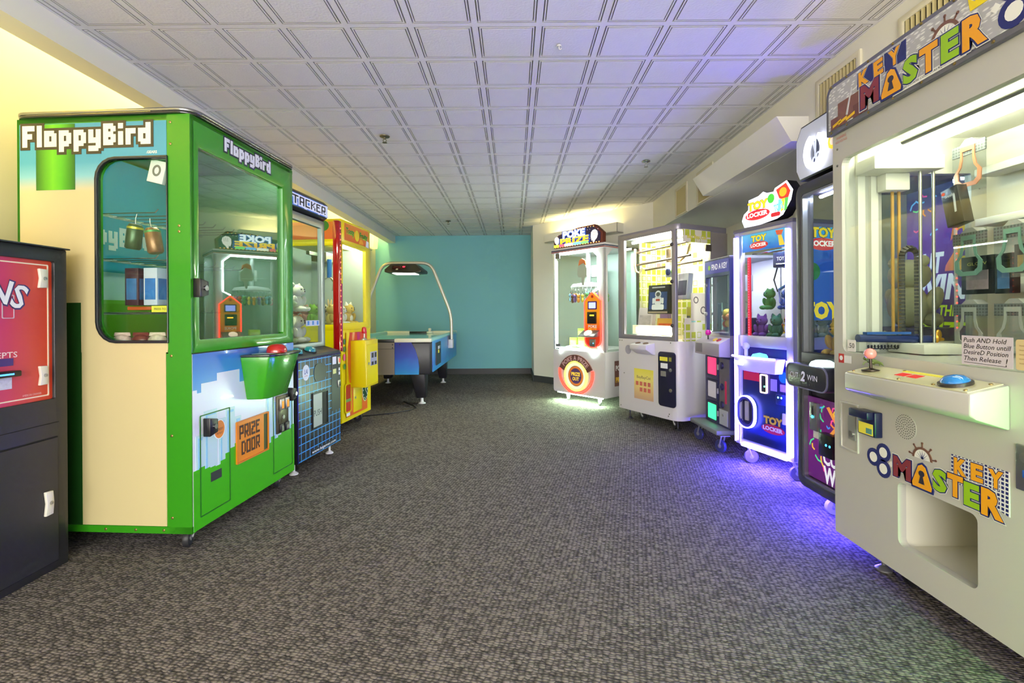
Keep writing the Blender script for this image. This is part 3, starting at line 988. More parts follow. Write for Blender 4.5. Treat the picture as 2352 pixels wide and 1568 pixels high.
carton('boxed_toy', 'dark boxed toy hanging on the middle bar of the green machine', fl, 0.10, 0.335, 1.085, 0.07, 0.065, 0.17, (60, 40, 46), art=(60, 110, 160), group='boxed toys in the green machine')
carton('boxed_toy', 'blue and white boxed toy beside the dark boxed toy', fl, 0.10, 0.245, 1.085, 0.07, 0.065, 0.17, (196, 206, 220), art=(50, 120, 190), group='boxed toys in the green machine')
carton('boxed_toy', 'orange striped carton on the lower bar of the green machine', fl, 0.13, 0.30, 1.064, 0.045, 0.19, 0.016, (206, 96, 34), group='boxed toys in the green machine')
cbx = carton('card_box', 'small white card box with a printed ring taped to the side window', fl, 0.035, 0.19, 1.63, 0.02, 0.075, 0.10, (238, 236, 230), tilt=14, cat='box')
G().ring(circ(0, 0.055, 0.020, 0.026, n=18), circ(0, 0.055, 0.011, 0.016, n=18), LEFT(-0.01), 0, 0.001).out('printed_ring', P('ring_grey_ink', (120, 118, 112), 0.5), cbx)
for k, (yy, c, lab) in enumerate(((0.39, (226, 190, 176), 'pale pink wrapped sweets bag at the window bottom'), (0.30, (120, 60, 50), 'maroon wrapped sweets bag at the window bottom'), (0.22, (214, 200, 176), 'cream wrapped sweets bag at the window bottom'), (0.13, (222, 110, 120), 'bright pink card packet leaning in the window corner'))):
    t = thing('sweets_bag', lab, 'bag', inside(fl, 0.075, yy, 0.898), rotz(fl), group='packets on the floor of the green machine')
    h = 0.055 if k < 3 else 0.12
    G().ell((0, 0, h * .5), (0.028, 0.042, h * .5), 12, 7).out('body', P('bag%d' % k, c, 0.25, noise=0.4, nscale=60), t, smooth=True)
    G().prism([(-0.04, h * .86), (0.04, h * .86), (0.036, h * 1.15), (-0.036, h * 1.15)], FR((0, 0, 0), (0, 1, 0), (0, 0, 1)), -0.002, 0.002).out('sealed_edge', P('bag%d' % k, c, 0.25), t)
lab = thing('price_card', 'yellow card with black lettering on the lower bar', 'card', inside(fl, 0.05, 0.17, 1.053), rotz(fl) - 90)
rect('card', P('yellow_label', (236, 226, 70), 0.5), lab, -0.055, 0, 0.055, 0.028, FRONT(0), 0, 0.002)
txt('lettering', 'PRESS TO BUY', P('dark_ink', (40, 48, 60), 0.5), lab, FRONT(0), 0, 0.014, 0.085, 0.010, t=0.0026)
# ================================================================== plush toys
def plush(lab, pos, s, col, yaw=0.0, tilt=(0, 0), ears='round', belly=None, cat='plush toy', group=None, name='plush_toy', fur=True, lie=False):
    t = thing(name, lab, cat, pos, (tilt[0], tilt[1], yaw), group=group, scale=s)
    mt = P('plush_%d_%d_%d' % col, col, 0.95, noise=0.12, nscale=40, bump=0.6 if fur else 0.2, bscale=160)
    g = G()
    if lie:      # lying animal, head towards -y
        g.ell((0, 0.15, 0.30), (0.30, 0.46, 0.27), 14, 8)
        hd = Vector((0, -0.36, 0.46))
        for sx in (-1, 1):
            g.ell((sx * 0.24, -0.30, 0.10), (0.10, 0.24, 0.10), 10, 6)
            g.ell((sx * 0.28, 0.42, 0.11), (0.13, 0.20, 0.11), 10, 6)
    else:        # sitting animal
        g.ell((0, 0, 0.36), (0.29, 0.26, 0.36), 14, 8)
        hd = Vector((0, -0.04, 0.86))
        for sx in (-1, 1):
            g.ell((sx * 0.30, -0.14, 0.44), (0.11, 0.13, 0.23), 10, 6, Matrix.Rotation(sx * 0.35, 3, 'Y'))
            g.ell((sx * 0.20, -0.30, 0.12), (0.13, 0.25, 0.12), 10, 6, Matrix.Rotation(-sx * 0.25, 3, 'Z'))
    g.out('body', mt, t, smooth=True)
    hg = G().ell(hd, (0.30, 0.28, 0.27), 14, 8)
    hg.ell(hd + Vector((0, -0.24, -0.06)), (0.13, 0.11, 0.10), 10, 6)
    h_ = hg.out('head', mt, t, smooth=True)
    er = P('plush_%d_%d_%d' % belly, belly, 0.95) if belly else mt
    for sx in (-1, 1):
        e = G()
        if ears == 'round': e.ell(hd + Vector((sx * 0.22, 0.02, 0.22)), (0.10, 0.05, 0.10), 10, 6)
        elif ears == 'long': e.ell(hd + Vector((sx * 0.13, 0.04, 0.40)), (0.07, 0.04, 0.24), 10, 6, Matrix.Rotation(sx * 0.2, 3, 'Y'))
        elif ears == 'flop': e.ell(hd + Vector((sx * 0.29, 0, 0.0)), (0.06, 0.11, 0.20), 10, 6, Matrix.Rotation(-sx * 0.25, 3, 'Y'))
        else:
            c = hd + Vector((sx * 0.18, 0, 0.20))
            e.lathe([(0.11, 0), (0.06, 0.12), (0.005, 0.2)], c, (sx * 0.3, 0, 1), 8)
        e.out('ear', er, h_, smooth=True)
        G().ell(hd + Vector((sx * 0.11, -0.26, 0.05)), 0.032, 8, 5).out('eye', P('bead_black', (14, 14, 16), 0.15), h_, smooth=True)
    G().ell(hd + Vector((0, -0.345, -0.03)), (0.045, 0.03, 0.035), 8, 5).out('nose', P('nose_brown', (54, 40, 38), 0.3), h_, smooth=True)
    if belly and not lie:
        G().ell((0, -0.10, 0.36), (0.19, 0.19, 0.24), 12, 7).out('belly_patch', P('plush_%d_%d_%d' % belly, belly, 0.95), t, smooth=True)
    return t

# ================================================================== dark stacking machine with the blue grid
def GRIDMAT(name, base, line, pitch, lw, axes=('X', 'Z'), off=(0.0, 0.0)):
    mt = bpy.data.materials.new(name)
    mt.use_nodes = True
    nt = mt.node_tree
    b = nt.nodes['Principled BSDF']
    b.inputs['Roughness'].default_value = 0.3
    tc = nt.nodes.new('ShaderNodeTexCoord')
    sep = nt.nodes.new('ShaderNodeSeparateXYZ')
    nt.links.new(tc.outputs['Object'], sep.inputs[0])
    hits = []
    for ax, of in zip(axes, off):
        a = nt.nodes.new('ShaderNodeMath'); a.operation = 'ADD'; a.inputs[1].default_value = 10 * pitch + of
        nt.links.new(sep.outputs['XYZ'.index(ax)], a.inputs[0])
        m_ = nt.nodes.new('ShaderNodeMath'); m_.operation = 'MODULO'; m_.inputs[1].default_value = pitch
        nt.links.new(a.outputs[0], m_.inputs[0])
        l = nt.nodes.new('ShaderNodeMath'); l.operation = 'LESS_THAN'; l.inputs[1].default_value = lw
        nt.links.new(m_.outputs[0], l.inputs[0])
        hits.append(l)
    mxn = nt.nodes.new('ShaderNodeMath'); mxn.operation = 'MAXIMUM'
    nt.links.new(hits[0].outputs[0], mxn.inputs[0]); nt.links.new(hits[1].outputs[0], mxn.inputs[1])
    mx = nt.nodes.new('ShaderNodeMix'); mx.data_type = 'RGBA'
    mx.inputs[6].default_value = lin(base); mx.inputs[7].default_value = lin(line)
    nt.links.new(mxn.outputs[0], mx.inputs[0])
    nt.links.new(mx.outputs[2], b.inputs['Base Color'])
    return mt

st = thing('stacking_game', 'black stacking prize game with a blue grid printed on its front', 'arcade machine', (-1.383, 3.083, 0), 84)
W, D, yU = 0.60, 0.66, 0.13
F = FRONT(0)
M_STBLK = P('satin_black', (34, 35, 40), 0.35)
box('base_cabinet', M_STBLK, st, 0, W, 0.004, D, 0.08, 0.762, bev=0.004)
fp = rect('front_print', GRIDMAT('grid_print', (36, 38, 42), (52, 150, 222), 0.0535, 0.006, off=(0.012, 0.02)), st, 0.004, 0.084, W - 0.004, 0.745, F, -0.004, 0.002)
g = G().tube([(0.004, -0.002, 0.085), (0.004, -0.002, 0.745), (0.596, -0.002, 0.745)], 0.006, 6)
g.out('edge_trim', P('trim_indigo', (60, 52, 120), 0.25, 0.6), st)
plate('round_logo', P('logo_white', (224, 226, 236), 0.4), fp, circ(0.105, 0.655, 0.044, 0.052), F, 0.002, 0.0035)
txt('lettering', 'LAI', P('logo_blue', (84, 92, 160), 0.4), fp, F, 0.105, 0.662, 0.045, 0.032, t=0.0042, off=0.02)
txt('lettering', 'GAMES', P('logo_red', (190, 60, 60), 0.4), fp, F, 0.105, 0.634, 0.04, 0.010, t=0.0042)
plate('coin_cup_cover', M_STBLK, fp, rr(0.205, 0.575, 0.37, 0.70, 0.05, 4), F, 0.002, 0.006)
cp = rect('coin_panel', P('coin_panel_dark', (58, 58, 62), 0.35, 0.5), st, 0.455, 0.33, 0.592, 0.735, F, 0.002, 0.004)
rect('instruction_label', M_WHITEP, cp, 0.47, 0.67, 0.525, 0.725, F, 0.004, 0.005)
rect('token_label', P('token_yellow', (226, 226, 150), 0.5), cp, 0.475, 0.60, 0.525, 0.635, F, 0.004, 0.005)
for z in (0.665, 0.49):
    o_ = box('coin_slot', M_STEEL, cp, 0.545, 0.585, -0.012, -0.003, z, z + 0.055, bev=0.003)
    box('slot_light', EM('coin_red', (230, 70, 40), 0.7) if z > 0.6 else M_BLK, o_, 0.555, 0.575, -0.0135, -0.011, z + 0.012, z + 0.042)
for z in (0.585, 0.615):
    rect('sticker', M_WHITEP, cp, 0.565, z, 0.585, z + 0.022, F, 0.004, 0.005)
pd = G().ring(rr(0.178, 0.262, 0.392, 0.505, 0.004, 1), rr(0.186, 0.272, 0.384, 0.495, 0.004, 1), F, 0.002, 0.010).out('prize_flap', M_BLK, st)
rect('flap_pane', P('flap_frosted', (172, 180, 166), 0.35), pd, 0.186, 0.272, 0.312, 0.495, F, 0.002, 0.005)
rect('recess', P('recess_black', (10, 10, 10), 0.6), pd, 0.312, 0.272, 0.384, 0.495, F, 0.002, 0.004)
txt('lettering', 'PUSH', M_BLK, pd, F, 0.250, 0.365, 0.105, 0.042, t=0.0058)
ur = rect('url_plate', P('url_black', (30, 30, 34), 0.5), fp, 0.165, 0.092, 0.52, 0.122, F, 0.002, 0.003)
txt('lettering', 'www.laigames.com', M_WHITEP, ur, F, 0.343, 0.107, 0.335, 0.026, t=0.0036, off=0.015)
# control deck between base and window
g = G().prism([(0.0, 0.745), (0.0, 0.765), (0.14, 0.805), (0.14, 0.745)], FR((0, 0, 0), (0, 1, 0), (0, 0, 1)), 0.0, W)
dk = g.out('control_deck', P('deck_black', (44, 46, 48), 0.4), st, bev=0.003)
for a in (0.10, 0.27):
    b_ = G().lathe([(0.038, 0), (0.038, 0.010), (0.03, 0.026), (0.0, 0.034)], (a, 0.06, 0.785), (0, -0.27, 1), 20).out('push_button', P('teal_button', (30, 130, 140), 0.12, coat=0.7, emit=(30, 140, 150), es=0.12), dk, smooth=True)
    G().lathe([(0.044, 0), (0.044, 0.006), (0.036, 0.006)], (a, 0.06, 0.783), (0, -0.27, 1), 20).out('button_ring', M_BLK, dk)
# upper case
FU = FRONT(yU)
g = G().box(0, W, D - 0.02, D, 0.76, 1.87).box(0, W, yU, D, 1.84, 1.87).box(0, W, yU + 0.02, D, 0.76, 0.815)
g.out('upper_case', M_STBLK, st)
for a in (0.0, W - 0.025):
    box('rear_post', P('case_silver', (160, 164, 164), 0.3, 0.8), st, a, a + 0.025, D - 0.045, D - 0.02, 0.815, 1.74)
g = G().ring(rr(0.0, 0.800, W, 1.740, 0.006, 2), rr(0.045, 0.832, W - 0.05, 1.685, 0.004, 2), FU, -0.02, 0.012)
wf = g.out('window_frame', P('case_silver', (160, 164, 164), 0.3, 0.8), st, bev=0.003)
rect('front_pane', M_CLEAR, st, 0.045, 0.832, W - 0.05, 1.685, FU, -0.008, -0.004)
rect('side_pane', M_CLEAR, st, yU + .02, 0.832, D - 0.045, 1.72, RIGHT(W - 0.004), 0, 0.003)
rect('side_pane', M_CLEAR, st, -(D - 0.045), 0.832, -yU - .02, 1.72, LEFT(0.004), 0, 0.003)
rect('side_sign', P('card_lilac', (200, 206, 224), 0.5), wf, 0.35, 0.955, 0.54, 0.995, FU, -0.003, -0.001)
for k in range(3):
    rect('blue_icon', P('icon_blue', (60, 130, 206), 0.5), wf, 0.37 + k * .065, 0.962, 0.392 + k * .065, 0.99, FU, -0.001, 0.0005)
# header
hd = G().prism([(0, 1.742), (-0.035, 1.765), (-0.04, 1.86), (-0.01, 1.888), (0.05, 1.888), (0.05, 1.742)], FR((0, yU, 0), (0, 1, 0), (0, 0, 1)), 0.0, W).out('header', M_STBLK, st, bev=0.004)
FH = FRONT(yU - 0.0405)
M_HDR = bpy.data.materials.new('header_print')
M_HDR.use_nodes = True
nt = M_HDR.node_tree
b_ = nt.nodes['Principled BSDF']
tc = nt.nodes.new('ShaderNodeTexCoord'); vo = nt.nodes.new('ShaderNodeTexVoronoi'); vo.inputs['Scale'].default_value = 18; vo.distance = 'MANHATTAN'
cr = nt.nodes.new('ShaderNodeValToRGB')
cr.color_ramp.interpolation = 'CONSTANT'
for e_, (p_, c_) in zip([cr.color_ramp.elements[0], cr.color_ramp.elements[1], cr.color_ramp.elements.new(0.35), cr.color_ramp.elements.new(0.7)], ((0, (190, 200, 236)), (0.95, (150, 170, 226)), (0.35, (70, 120, 206)), (0.7, (40, 84, 176)))):
    e_.position = p_; e_.color = lin(c_)
sv = nt.nodes.new('ShaderNodeSeparateXYZ')
nt.links.new(tc.outputs['Object'], vo.inputs['Vector']); nt.links.new(vo.outputs['Color'], sv.inputs[0]); nt.links.new(sv.outputs[0], cr.inputs[0])
nt.links.new(cr.outputs[0], b_.inputs['Base Color']); nt.links.new(cr.outputs[0], b_.inputs['Emission Color']); b_.inputs['Emission Strength'].default_value = 0.25
rect('header_print', M_HDR, hd, 0.008, 1.768, W - 0.008, 1.855, FH, 0.0, 0.002)
r_ = bitmap('STACKER')
w_ = 0.55 / (len(r_[0]) + 2)
pix('lettering_outline', dilate(r_), P('header_white', (216, 220, 244), 0.4, emit=(216, 220, 244), es=0.2), hd, FH, 0.02, 1.850, w_, 0.0095, 0.002, 0.003)
pix('lettering', r_, P('header_ink', (20, 20, 30), 0.4), hd, FH, 0.02 + w_, 1.850 - 0.0095, w_, 0.0095, 0.003, 0.004)
lm = G().lathe([(0.07, 0), (0.07, 0.006)], (0.25, 0.34, 1.832), (0, 0, 1), 24).out('ceiling_lamp', EM('st_lamp', (240, 255, 225), 170.0), st)
for x, y in ((0.06, 0.06), (W - 0.06, 0.06), (0.06, D - 0.06), (W - 0.06, D - 0.06)):
    foot(st, x, y, 0.08)
box('shelf_board', P('shelf_grey', (110, 120, 116), 0.5), st, 0.03, W - 0.03, yU + 0.05, D - 0.03, 0.815, 0.83)

gp = 'plush toys in the dark stacking game'
CR = (236, 230, 196)
for (x, y, z, s, c, yaw, ears, lie, lab) in (
        (0.12, 0.27, 0.832, .175, (232, 222, 130), 0, 'round', False, 'yellow plush bear low in the dark grid machine, nearest the green machine'),
        (0.29, 0.27, 0.832, .175, (206, 214, 150), 0, 'long', False, 'pale green plush rabbit low in the middle of the grid machine'),
        (0.46, 0.27, 0.832, .175, (236, 228, 200), 0, 'flop', False, 'cream plush dog low beside the icon strip'),
        (0.12, 0.27, 1.058, .18, (240, 234, 206), 0, 'flop', False, 'ivory plush dog on the upper layer of the grid machine'),
        (0.29, 0.27, 1.095, .17, (226, 236, 190), 0, 'round', False, 'light green plush bear on the upper layer of the grid machine'),
        (0.46, 0.27, 1.058, .18, (240, 236, 210), 0, 'round', False, 'white plush polar bear with dark nose on top of the pile'),
        (0.17, 0.50, 0.832, .23, (224, 220, 206), 0, 'round', False, 'large pale grey plush bear at the back of the grid machine'),
        (0.42, 0.50, 0.832, .23, (236, 214, 180), 0, 'long', False, 'large peach plush rabbit at the back of the grid machine')):
    plush(lab, inside(st, x, y, z), s, c, rotz(st) + yaw, ears=ears, lie=lie, group=gp)

# ================================================================== yellow crane machine
yl = thing('crane_machine', 'yellow crane machine with red light post and protruding yellow coin box', 'arcade machine', (-1.472, 4.151, 0), 84)
W, D = 0.62, 0.62
M_YEL = P('yellow_enamel', (238, 216, 10), 0.25, coat=0.3)
M_ORG = RAMP('fruit_print', 'Z', [(0.1, (226, 96, 30)), (0.5, (236, 130, 26)), (0.9, (214, 60, 32)), (1.6, (214, 60, 32)), (1.9, (236, 140, 40))], 0.35, noise=0.06)
F = FRONT(0)
g = G().box(0, W, 0.006, D, 0.10, 0.90)
g.out('base_cabinet', M_YEL, yl)
g = G().box(0, W, 0.0, D, 1.66, 1.86)
hd = g.out('header_box', M_YEL, yl, bev=0.012)
g = G().ring(rr(0.0, 0.90, W, 1.665, 0.004, 1), rr(0.022, 0.962, W - 0.115, 1.64, 0.004, 1), F, -0.03, 0.0)
g.out('front_frame', M_YEL, yl, bev=0.002)
rect('front_pane', M_CLEAR, yl, 0.022, 0.962, W - 0.115, 1.64, F, -0.02, -0.016)
g = G().ring(rr(-D, 0.90, 0, 1.665, 0.004, 1), rr(-D + 0.05, 0.95, -0.07, 1.63, 0.004, 1), LEFT(0), -0.02, 0.0)
g.out('side_frame', M_YEL, yl, bev=0.002)
rect('side_pane', M_CLEAR, yl, -D + 0.05, 0.95, -0.07, 1.63, LEFT(0), -0.012, -0.008)
g = G().box(W - 0.02, W, 0.03, D, 0.90, 1.66).box(0.02, W, D - 0.02, D, 0.90, 1.66)
g.out('rear_walls', P('crane_inside', (176, 184, 180), 0.5), yl)
rect('header_print', M_ORG, hd, 0.055, 1.685, W - 0.05, 1.835, F, 0.0, 0.002)
for s_, a, wd in (('Tooty', 0.165, 0.16), ('Fruity', 0.455, 0.17)):
    txt('lettering', s_, P('lime_ink', (150, 210, 40), 0.4), hd, F, a + .004, 1.762, wd + .014, 0.078, t=0.003, off=0.05)
    txt('lettering', s_, P('leaf_ink', (30, 120, 50), 0.4), hd, F, a, 1.768, wd, 0.062, t=0.004, off=0.03)
plate('yellow_disc_print', P('lemon_print', (240, 214, 40), 0.4), hd, circ(0.305, 1.755, 0.045, 0.05), F, 0.002, 0.005)
plate('orange_arch_print', P('arch_print', (240, 160, 30), 0.4), hd, [(0.35, 1.69)] + [(0.40 + 0.05 * cos(pi - pi * k / 10), 1.69 + 0.045 * sin(pi * k / 10)) for k in range(11)], F, 0.002, 0.0032)
plate('price_tag', M_WHITEP, hd, [(0.50, 1.680), (0.57, 1.676), (0.57, 1.735), (0.515, 1.742)], F, 0.003, 0.0045)
rect('side_header_print', M_ORG, hd, -D + 0.05, 1.685, -0.075, 1.835, LEFT(0), 0.0, 0.002)
plate('green_disc_print', P('cap_green_print', (40, 130, 40), 0.4), hd, circ(-0.16, 1.80, 0.05, 0.045), LEFT(0), 0.002, 0.003)
# red light post
po = box('light_post', P('red_acrylic', (150, 16, 18), 0.12, coat=0.8, emit=(190, 10, 12), es=0.06), yl, -0.055, 0.0, -0.004, 0.055, 0.72, 1.835, bev=0.012)
for k in range(22):
    z = 0.76 + k * 0.048
    G().ell((-0.028, -0.006, z), (0.004, 0.003, 0.007), 6, 4).out('led', EM('post_led', (255, 90, 60), 3.0), po)
box('post_strip', P('purple_strip', (150, 20, 110), 0.2, coat=0.5), po, -0.013, -0.002, -0.008, -0.003, 0.72, 1.30)
# lower printed front
pr = rect('front_print', M_ORG, yl, 0.075, 0.135, W - 0.10, 0.875, F, 0.0, 0.002)
plate('yellow_curve', M_YEL, pr, [(0.075, 0.875), (0.14, 0.875), (0.105, 0.75), (0.10, 0.60), (0.12, 0.46), (0.15, 0.40), (0.075, 0.40)], F, 0.002, 0.003)
rect('magenta_print', P('magenta_ink', (196, 20, 130), 0.4), pr, 0.30, 0.80, 0.355, 0.872, F, 0.002, 0.003)
plate('peach_arch', P('peach_ink', (236, 160, 110), 0.4), pr, [(0.20, 0.875), (0.25, 0.875), (0.20, 0.70), (0.19, 0.55), (0.165, 0.55), (0.17, 0.70)], F, 0.002, 0.003)
for k, (z, c) in enumerate(((0.80, (40, 110, 60)), (0.735, (50, 120, 50)), (0.585, (60, 140, 60)))):
    plate('leaf_print', P('leaf%d' % k, c, 0.4), yl, circ(0.045, z, 0.022, 0.026, 10), F, 0.0, 0.0015)
plate('round_print', P('round_pink', (220, 80, 130), 0.4), yl, circ(0.04, 0.665, 0.022, 0.03, 16), F, 0.0, 0.0015)
ct = G().ring(rr(0.045, 0.175, 0.165, 0.43, 0.02, 3), rr(0.055, 0.185, 0.155, 0.42, 0.016, 3), F, 0.0, 0.006).out('prize_chute', M_YEL, yl)
plate('chute_door', P('chute_red', (206, 60, 30), 0.25, coat=0.5), ct, rr(0.055, 0.185, 0.155, 0.42, 0.016, 3), F, 0.0022, 0.0035)
rect('chute_label', P('label_green', (120, 160, 70), 0.4), ct, 0.06, 0.27, 0.15, 0.295, F, 0.0035, 0.0045)
rect('white_label', M_WHITEP, yl, 0.07, 0.145, 0.14, 0.172, F, 0.002, 0.003)
dd = box('service_door', M_YEL, yl, 0.205, 0.385, -0.008, 0.0, 0.155, 0.395, bev=0.003)
G().lathe([(0.011, 0), (0.011, 0.005)], (0.238, -0.008, 0.285), (0, -1, 0), 12).out('door_lock', M_STEEL, dd, smooth=True)
ck = plate('clock_print', P('clock_cream', (220, 226, 150), 0.4), yl, circ(0.465, 0.320, 0.066, 0.108), F, 0.0022, 0.004)
plate('clock_face', P('clock_green', (22, 72, 40), 0.35), ck, circ(0.465, 0.320, 0.058, 0.098), F, 0.004, 0.005)
for k in range(12):
    a = k * pi / 6
    plate('hour_mark', M_WHITEP, ck, circ(0.465 + 0.048 * sin(a), 0.320 + 0.083 * cos(a), 0.006, 0.008, 8), F, 0.005, 0.006)
plate('clock_hand', M_WHITEP, ck, [(0.462, 0.318), (0.470, 0.318), (0.487, 0.375), (0.480, 0.378)], F, 0.006, 0.007)
plate('clock_hand', M_WHITEP, ck, [(0.462, 0.322), (0.466, 0.314), (0.497, 0.285), (0.50, 0.29)], F, 0.006, 0.007)
# coin box
cb = box('coin_box', P('yellow_box', (226, 200, 12), 0.3, coat=0.2), yl, 0.163, 0.445, -0.141, 0.0, 0.385, 0.802, bev=0.004)
rect('coin_door', M_YEL, cb, 0.185, 0.405, 0.432, 0.765, FRONT(-0.141), 0.0, 0.003)
cp = rect('coin_plate', P('coin_plate_lilac', (190, 186, 220), 0.3, 0.4), cb, 0.262, 0.565, 0.418, 0.700, FRONT(-0.141), 0.003, 0.006) if False else rect('coin_plate', P('coin_plate_lilac', (190, 186, 220), 0.3, 0.4), cb, 0.255, 0.570, 0.405, 0.695, FRONT(-0.141), 0.003, 0.006)
for a in (0.268, 0.340):
    box('coin_slot', M_BLK, cp, a + .01, a + 0.045, -0.152, -0.146, 0.64, 0.685, bev=0.002)
    box('coin_return', M_BLK, cp, a + .01, a + 0.045, -0.152, -0.146, 0.575, 0.605, bev=0.002)
G().lathe([(0.012, 0), (0.012, 0.006)], (0.215, -0.144, 0.595), (0, -1, 0), 12).out('box_lock', M_STEEL, cb, smooth=True)
js = G().lathe([(0.03, 0), (0.02, 0.01), (0.007, 0.02), (0.006, 0.07)], (0.32, -0.06, 0.802), (0, 0, 1), 12).out('joystick', P('stick_grey', (190, 190, 190), 0.3, 0.6), yl, smooth=True)
G().lathe([(0.0, 0.055), (0.02, 0.06), (0.024, 0.085), (0.018, 0.115), (0.0, 0.122)], (0.32, -0.06, 0.802), (0, 0, 1), 14).out('grip', P('grip_red', (190, 20, 28), 0.2, coat=0.5), js, smooth=True)
rect('deck_card', P('peach_ink', (236, 160, 110), 0.4), cb, 0.36, -0.12, 0.44, -0.03, TOP(0), 0.802, 0.804)
for x, y in ((0.07, 0.08), (W - 0.09, 0.08), (0.07, D - 0.08), (W - 0.09, D - 0.08)):
    caster(yl, x, y, 0.10, 0.045, yaw=R(90))
lm = G().cyl((0.06, 0.09, 1.645), (0.55, 0.09, 1.645), 0.012, 10).out('lamp_tube', EM('yl_lamp', (245, 255, 235), 60.0), yl)
box('play_floor', P('crane_floor', (120, 110, 90), 0.6), yl, 0.02, W - 0.02, 0.03, D - 0.02, 0.90, 0.93)
# crane gantry and claw
gn = G().box(0.02, W - 0.03, 0.30, 0.33, 1.56, 1.59).box(0.20, 0.34, 0.24, 0.38, 1.52, 1.60).out('gantry', P('gantry_grey', (110, 110, 104), 0.4, 0.6), yl)
cl = G().cyl((0.10, 0.16, 1.52), (0.10, 0.16, 1.36), 0.02, 10).out('claw', P('claw_blue', (40, 110, 200), 0.3), yl, smooth=True)
for k in range(3):
    a = k * 2 * pi / 3
    G().tube([(0.10, 0.16, 1.37), (0.10 + 0.07 * cos(a), 0.16 + 0.07 * sin(a), 1.33), (0.10 + 0.05 * cos(a), 0.16 + 0.05 * sin(a), 1.25)], 0.006, 6).out('prong', M_STEEL, cl)
gp = 'plush toys in the yellow crane machine'
for (x, y, z, s, c, yaw, ears, lab) in (
        (0.13, 0.16, 0.932, .17, (226, 196, 120), 6, 'round', 'tan plush bear by the window edge of the yellow machine'),
        (0.29, 0.16, 0.932, .17, (238, 230, 214), 0, 'flop', 'white plush dog with patches in the yellow machine window'),
        (0.46, 0.16, 0.932, .18, (232, 190, 80), -8, 'point', 'golden plush cat with pale face in the yellow machine'),
        (0.13, 0.34, 0.932, .17, (150, 196, 60), 5, 'round', 'green plush bear behind the tan bear'),
        (0.29, 0.34, 0.932, .19, (180, 170, 140), 0, 'round', 'grey brown plush bear in the middle of the yellow machine'),
        (0.46, 0.34, 0.932, .17, (240, 206, 150), -6, 'long', 'peach plush rabbit behind the golden cat'),
        (0.13, 0.51, 0.932, .17, (196, 110, 70), 0, 'round', 'rust plush bear in the rear corner behind the side pane'),
        (0.31, 0.51, 0.932, .17, (226, 150, 140), 0, 'round', 'pink plush bear at the rear wall of the yellow machine')):
    plush(lab, inside(yl, x, y, z), s, c, rotz(yl) + yaw, ears=ears, group=gp, belly=(244, 236, 214) if 'patches' in lab or 'pale' in lab else None)
# ================================================================== air hockey table
hk = thing('air_hockey_table', 'blue and grey air hockey table with an arched scoreboard by the teal wall', 'game table', (-1.485, 5.32, 0), 0)
HW, HL = 0.575, 2.42
M_HBLK = P('hockey_black', (36, 35, 38), 0.4)
M_HGRY = P('hockey_grey', (132, 124, 116), 0.4, 0.3)
M_HBLU = RAMP('hockey_blue_print', 'Z', [(0.36, (40, 160, 214)), (0.50, (36, 120, 200)), (0.60, (44, 80, 180)), (0.75, (40, 50, 140))], 0.3, noise=0.10)
M_HBLS = RAMP('hockey_side_print', 'Z', [(0.36, (70, 190, 226)), (0.50, (34, 150, 214)), (0.62, (50, 110, 206)), (0.75, (70, 150, 220))], 0.3, noise=0.25)
zb, zt = 0.365, 0.735
box('cabinet', M_HBLK, hk, -HW + 0.01, HW - 0.01, 0.02, HL - 0.02, zb, zt - 0.012, bev=0.02)
# rounded black corners, blue flank graphic and grey end panel
plate('end_panel', M_HGRY, hk, [(-0.36, zb + .004), (0.17, zb + .004), (0.17, zt - .012), (-0.36, zt - .012)], FRONT(0.02), 0.0, 0.012)
bl = [(0.172, zb + .004), (0.435, zb + .004), (0.44, 0.45), (0.43, 0.54), (0.40, 0.64), (0.355, zt - .012), (0.172, zt - .012)]
plate('end_graphic', M_HBLU, hk, bl, FRONT(0.02), 0.0, 0.010)
plate('end_graphic', M_HBLU, hk, [(-a - 0.19, b) for a, b in bl], FRONT(0.02), 0.0, 0.010) if False else None
pk = plate('puck_return', P('return_violet', (70, 72, 120), 0.35), hk, [(-0.15, 0.505), (-0.03, 0.505), (-0.03, 0.52), (-0.06, 0.545), (-0.08, 0.56), (-0.085, 0.575), (-0.095, 0.575), (-0.10, 0.56), (-0.12, 0.545), (-0.15, 0.52)], FRONT(0.02), 0.012, 0.015)
G().lathe([(0.012, 0), (0.012, 0.006), (0.008, 0.008)], (-0.09, 0.008, 0.42), (0, -1, 0), 12).out('lock', P('lock_brass', (190, 160, 80), 0.3, 0.8), hk, smooth=True)
rect('end_seam', P('gap_black', (8, 8, 9), 0.8), hk, -0.36, 0.652, 0.17, 0.655, FRONT(0.02), 0.012, 0.013)
screws(hk, [(0.15, 0.665), (0.15, 0.70), (0.23, 0.70)], FRONT(0.02), 0.012, 0.007, M_BLK)
sd = rect('side_graphic', M_HBLS, hk, 0.12, zb + .02, HL - 0.10, zt - .004, RIGHT(HW - 0.01), 0.0, 0.012)
plate('side_graphic', M_HBLS, hk, [(0.10, zb + .02), (0.10, zt - .02), (HL - .1, zt - .02), (HL - .1, zb + .02)], LEFT(-HW + 0.01), -0.0, 0.012) if False else None
RC = RIGHT(HW + 0.002)
cd = rect('coin_door', M_HBLK, hk, 0.28, 0.44, 0.62, 0.70, RC, 0.0, 0.012)
for a, z, m_ in ((0.40, 0.62, M_WHITEP), (0.40, 0.575, P('yellow_label', (236, 226, 70), 0.5)), (0.50, 0.62, M_STEEL)):
    rect('coin_slot', m_, cd, a, z, a + 0.07, z + 0.035, RC, 0.012, 0.016)
rect('violet_plate', P('violet_grey', (110, 110, 150), 0.4), hk, 1.30, 0.60, 1.62, 0.73, RC, 0.0, 0.004)
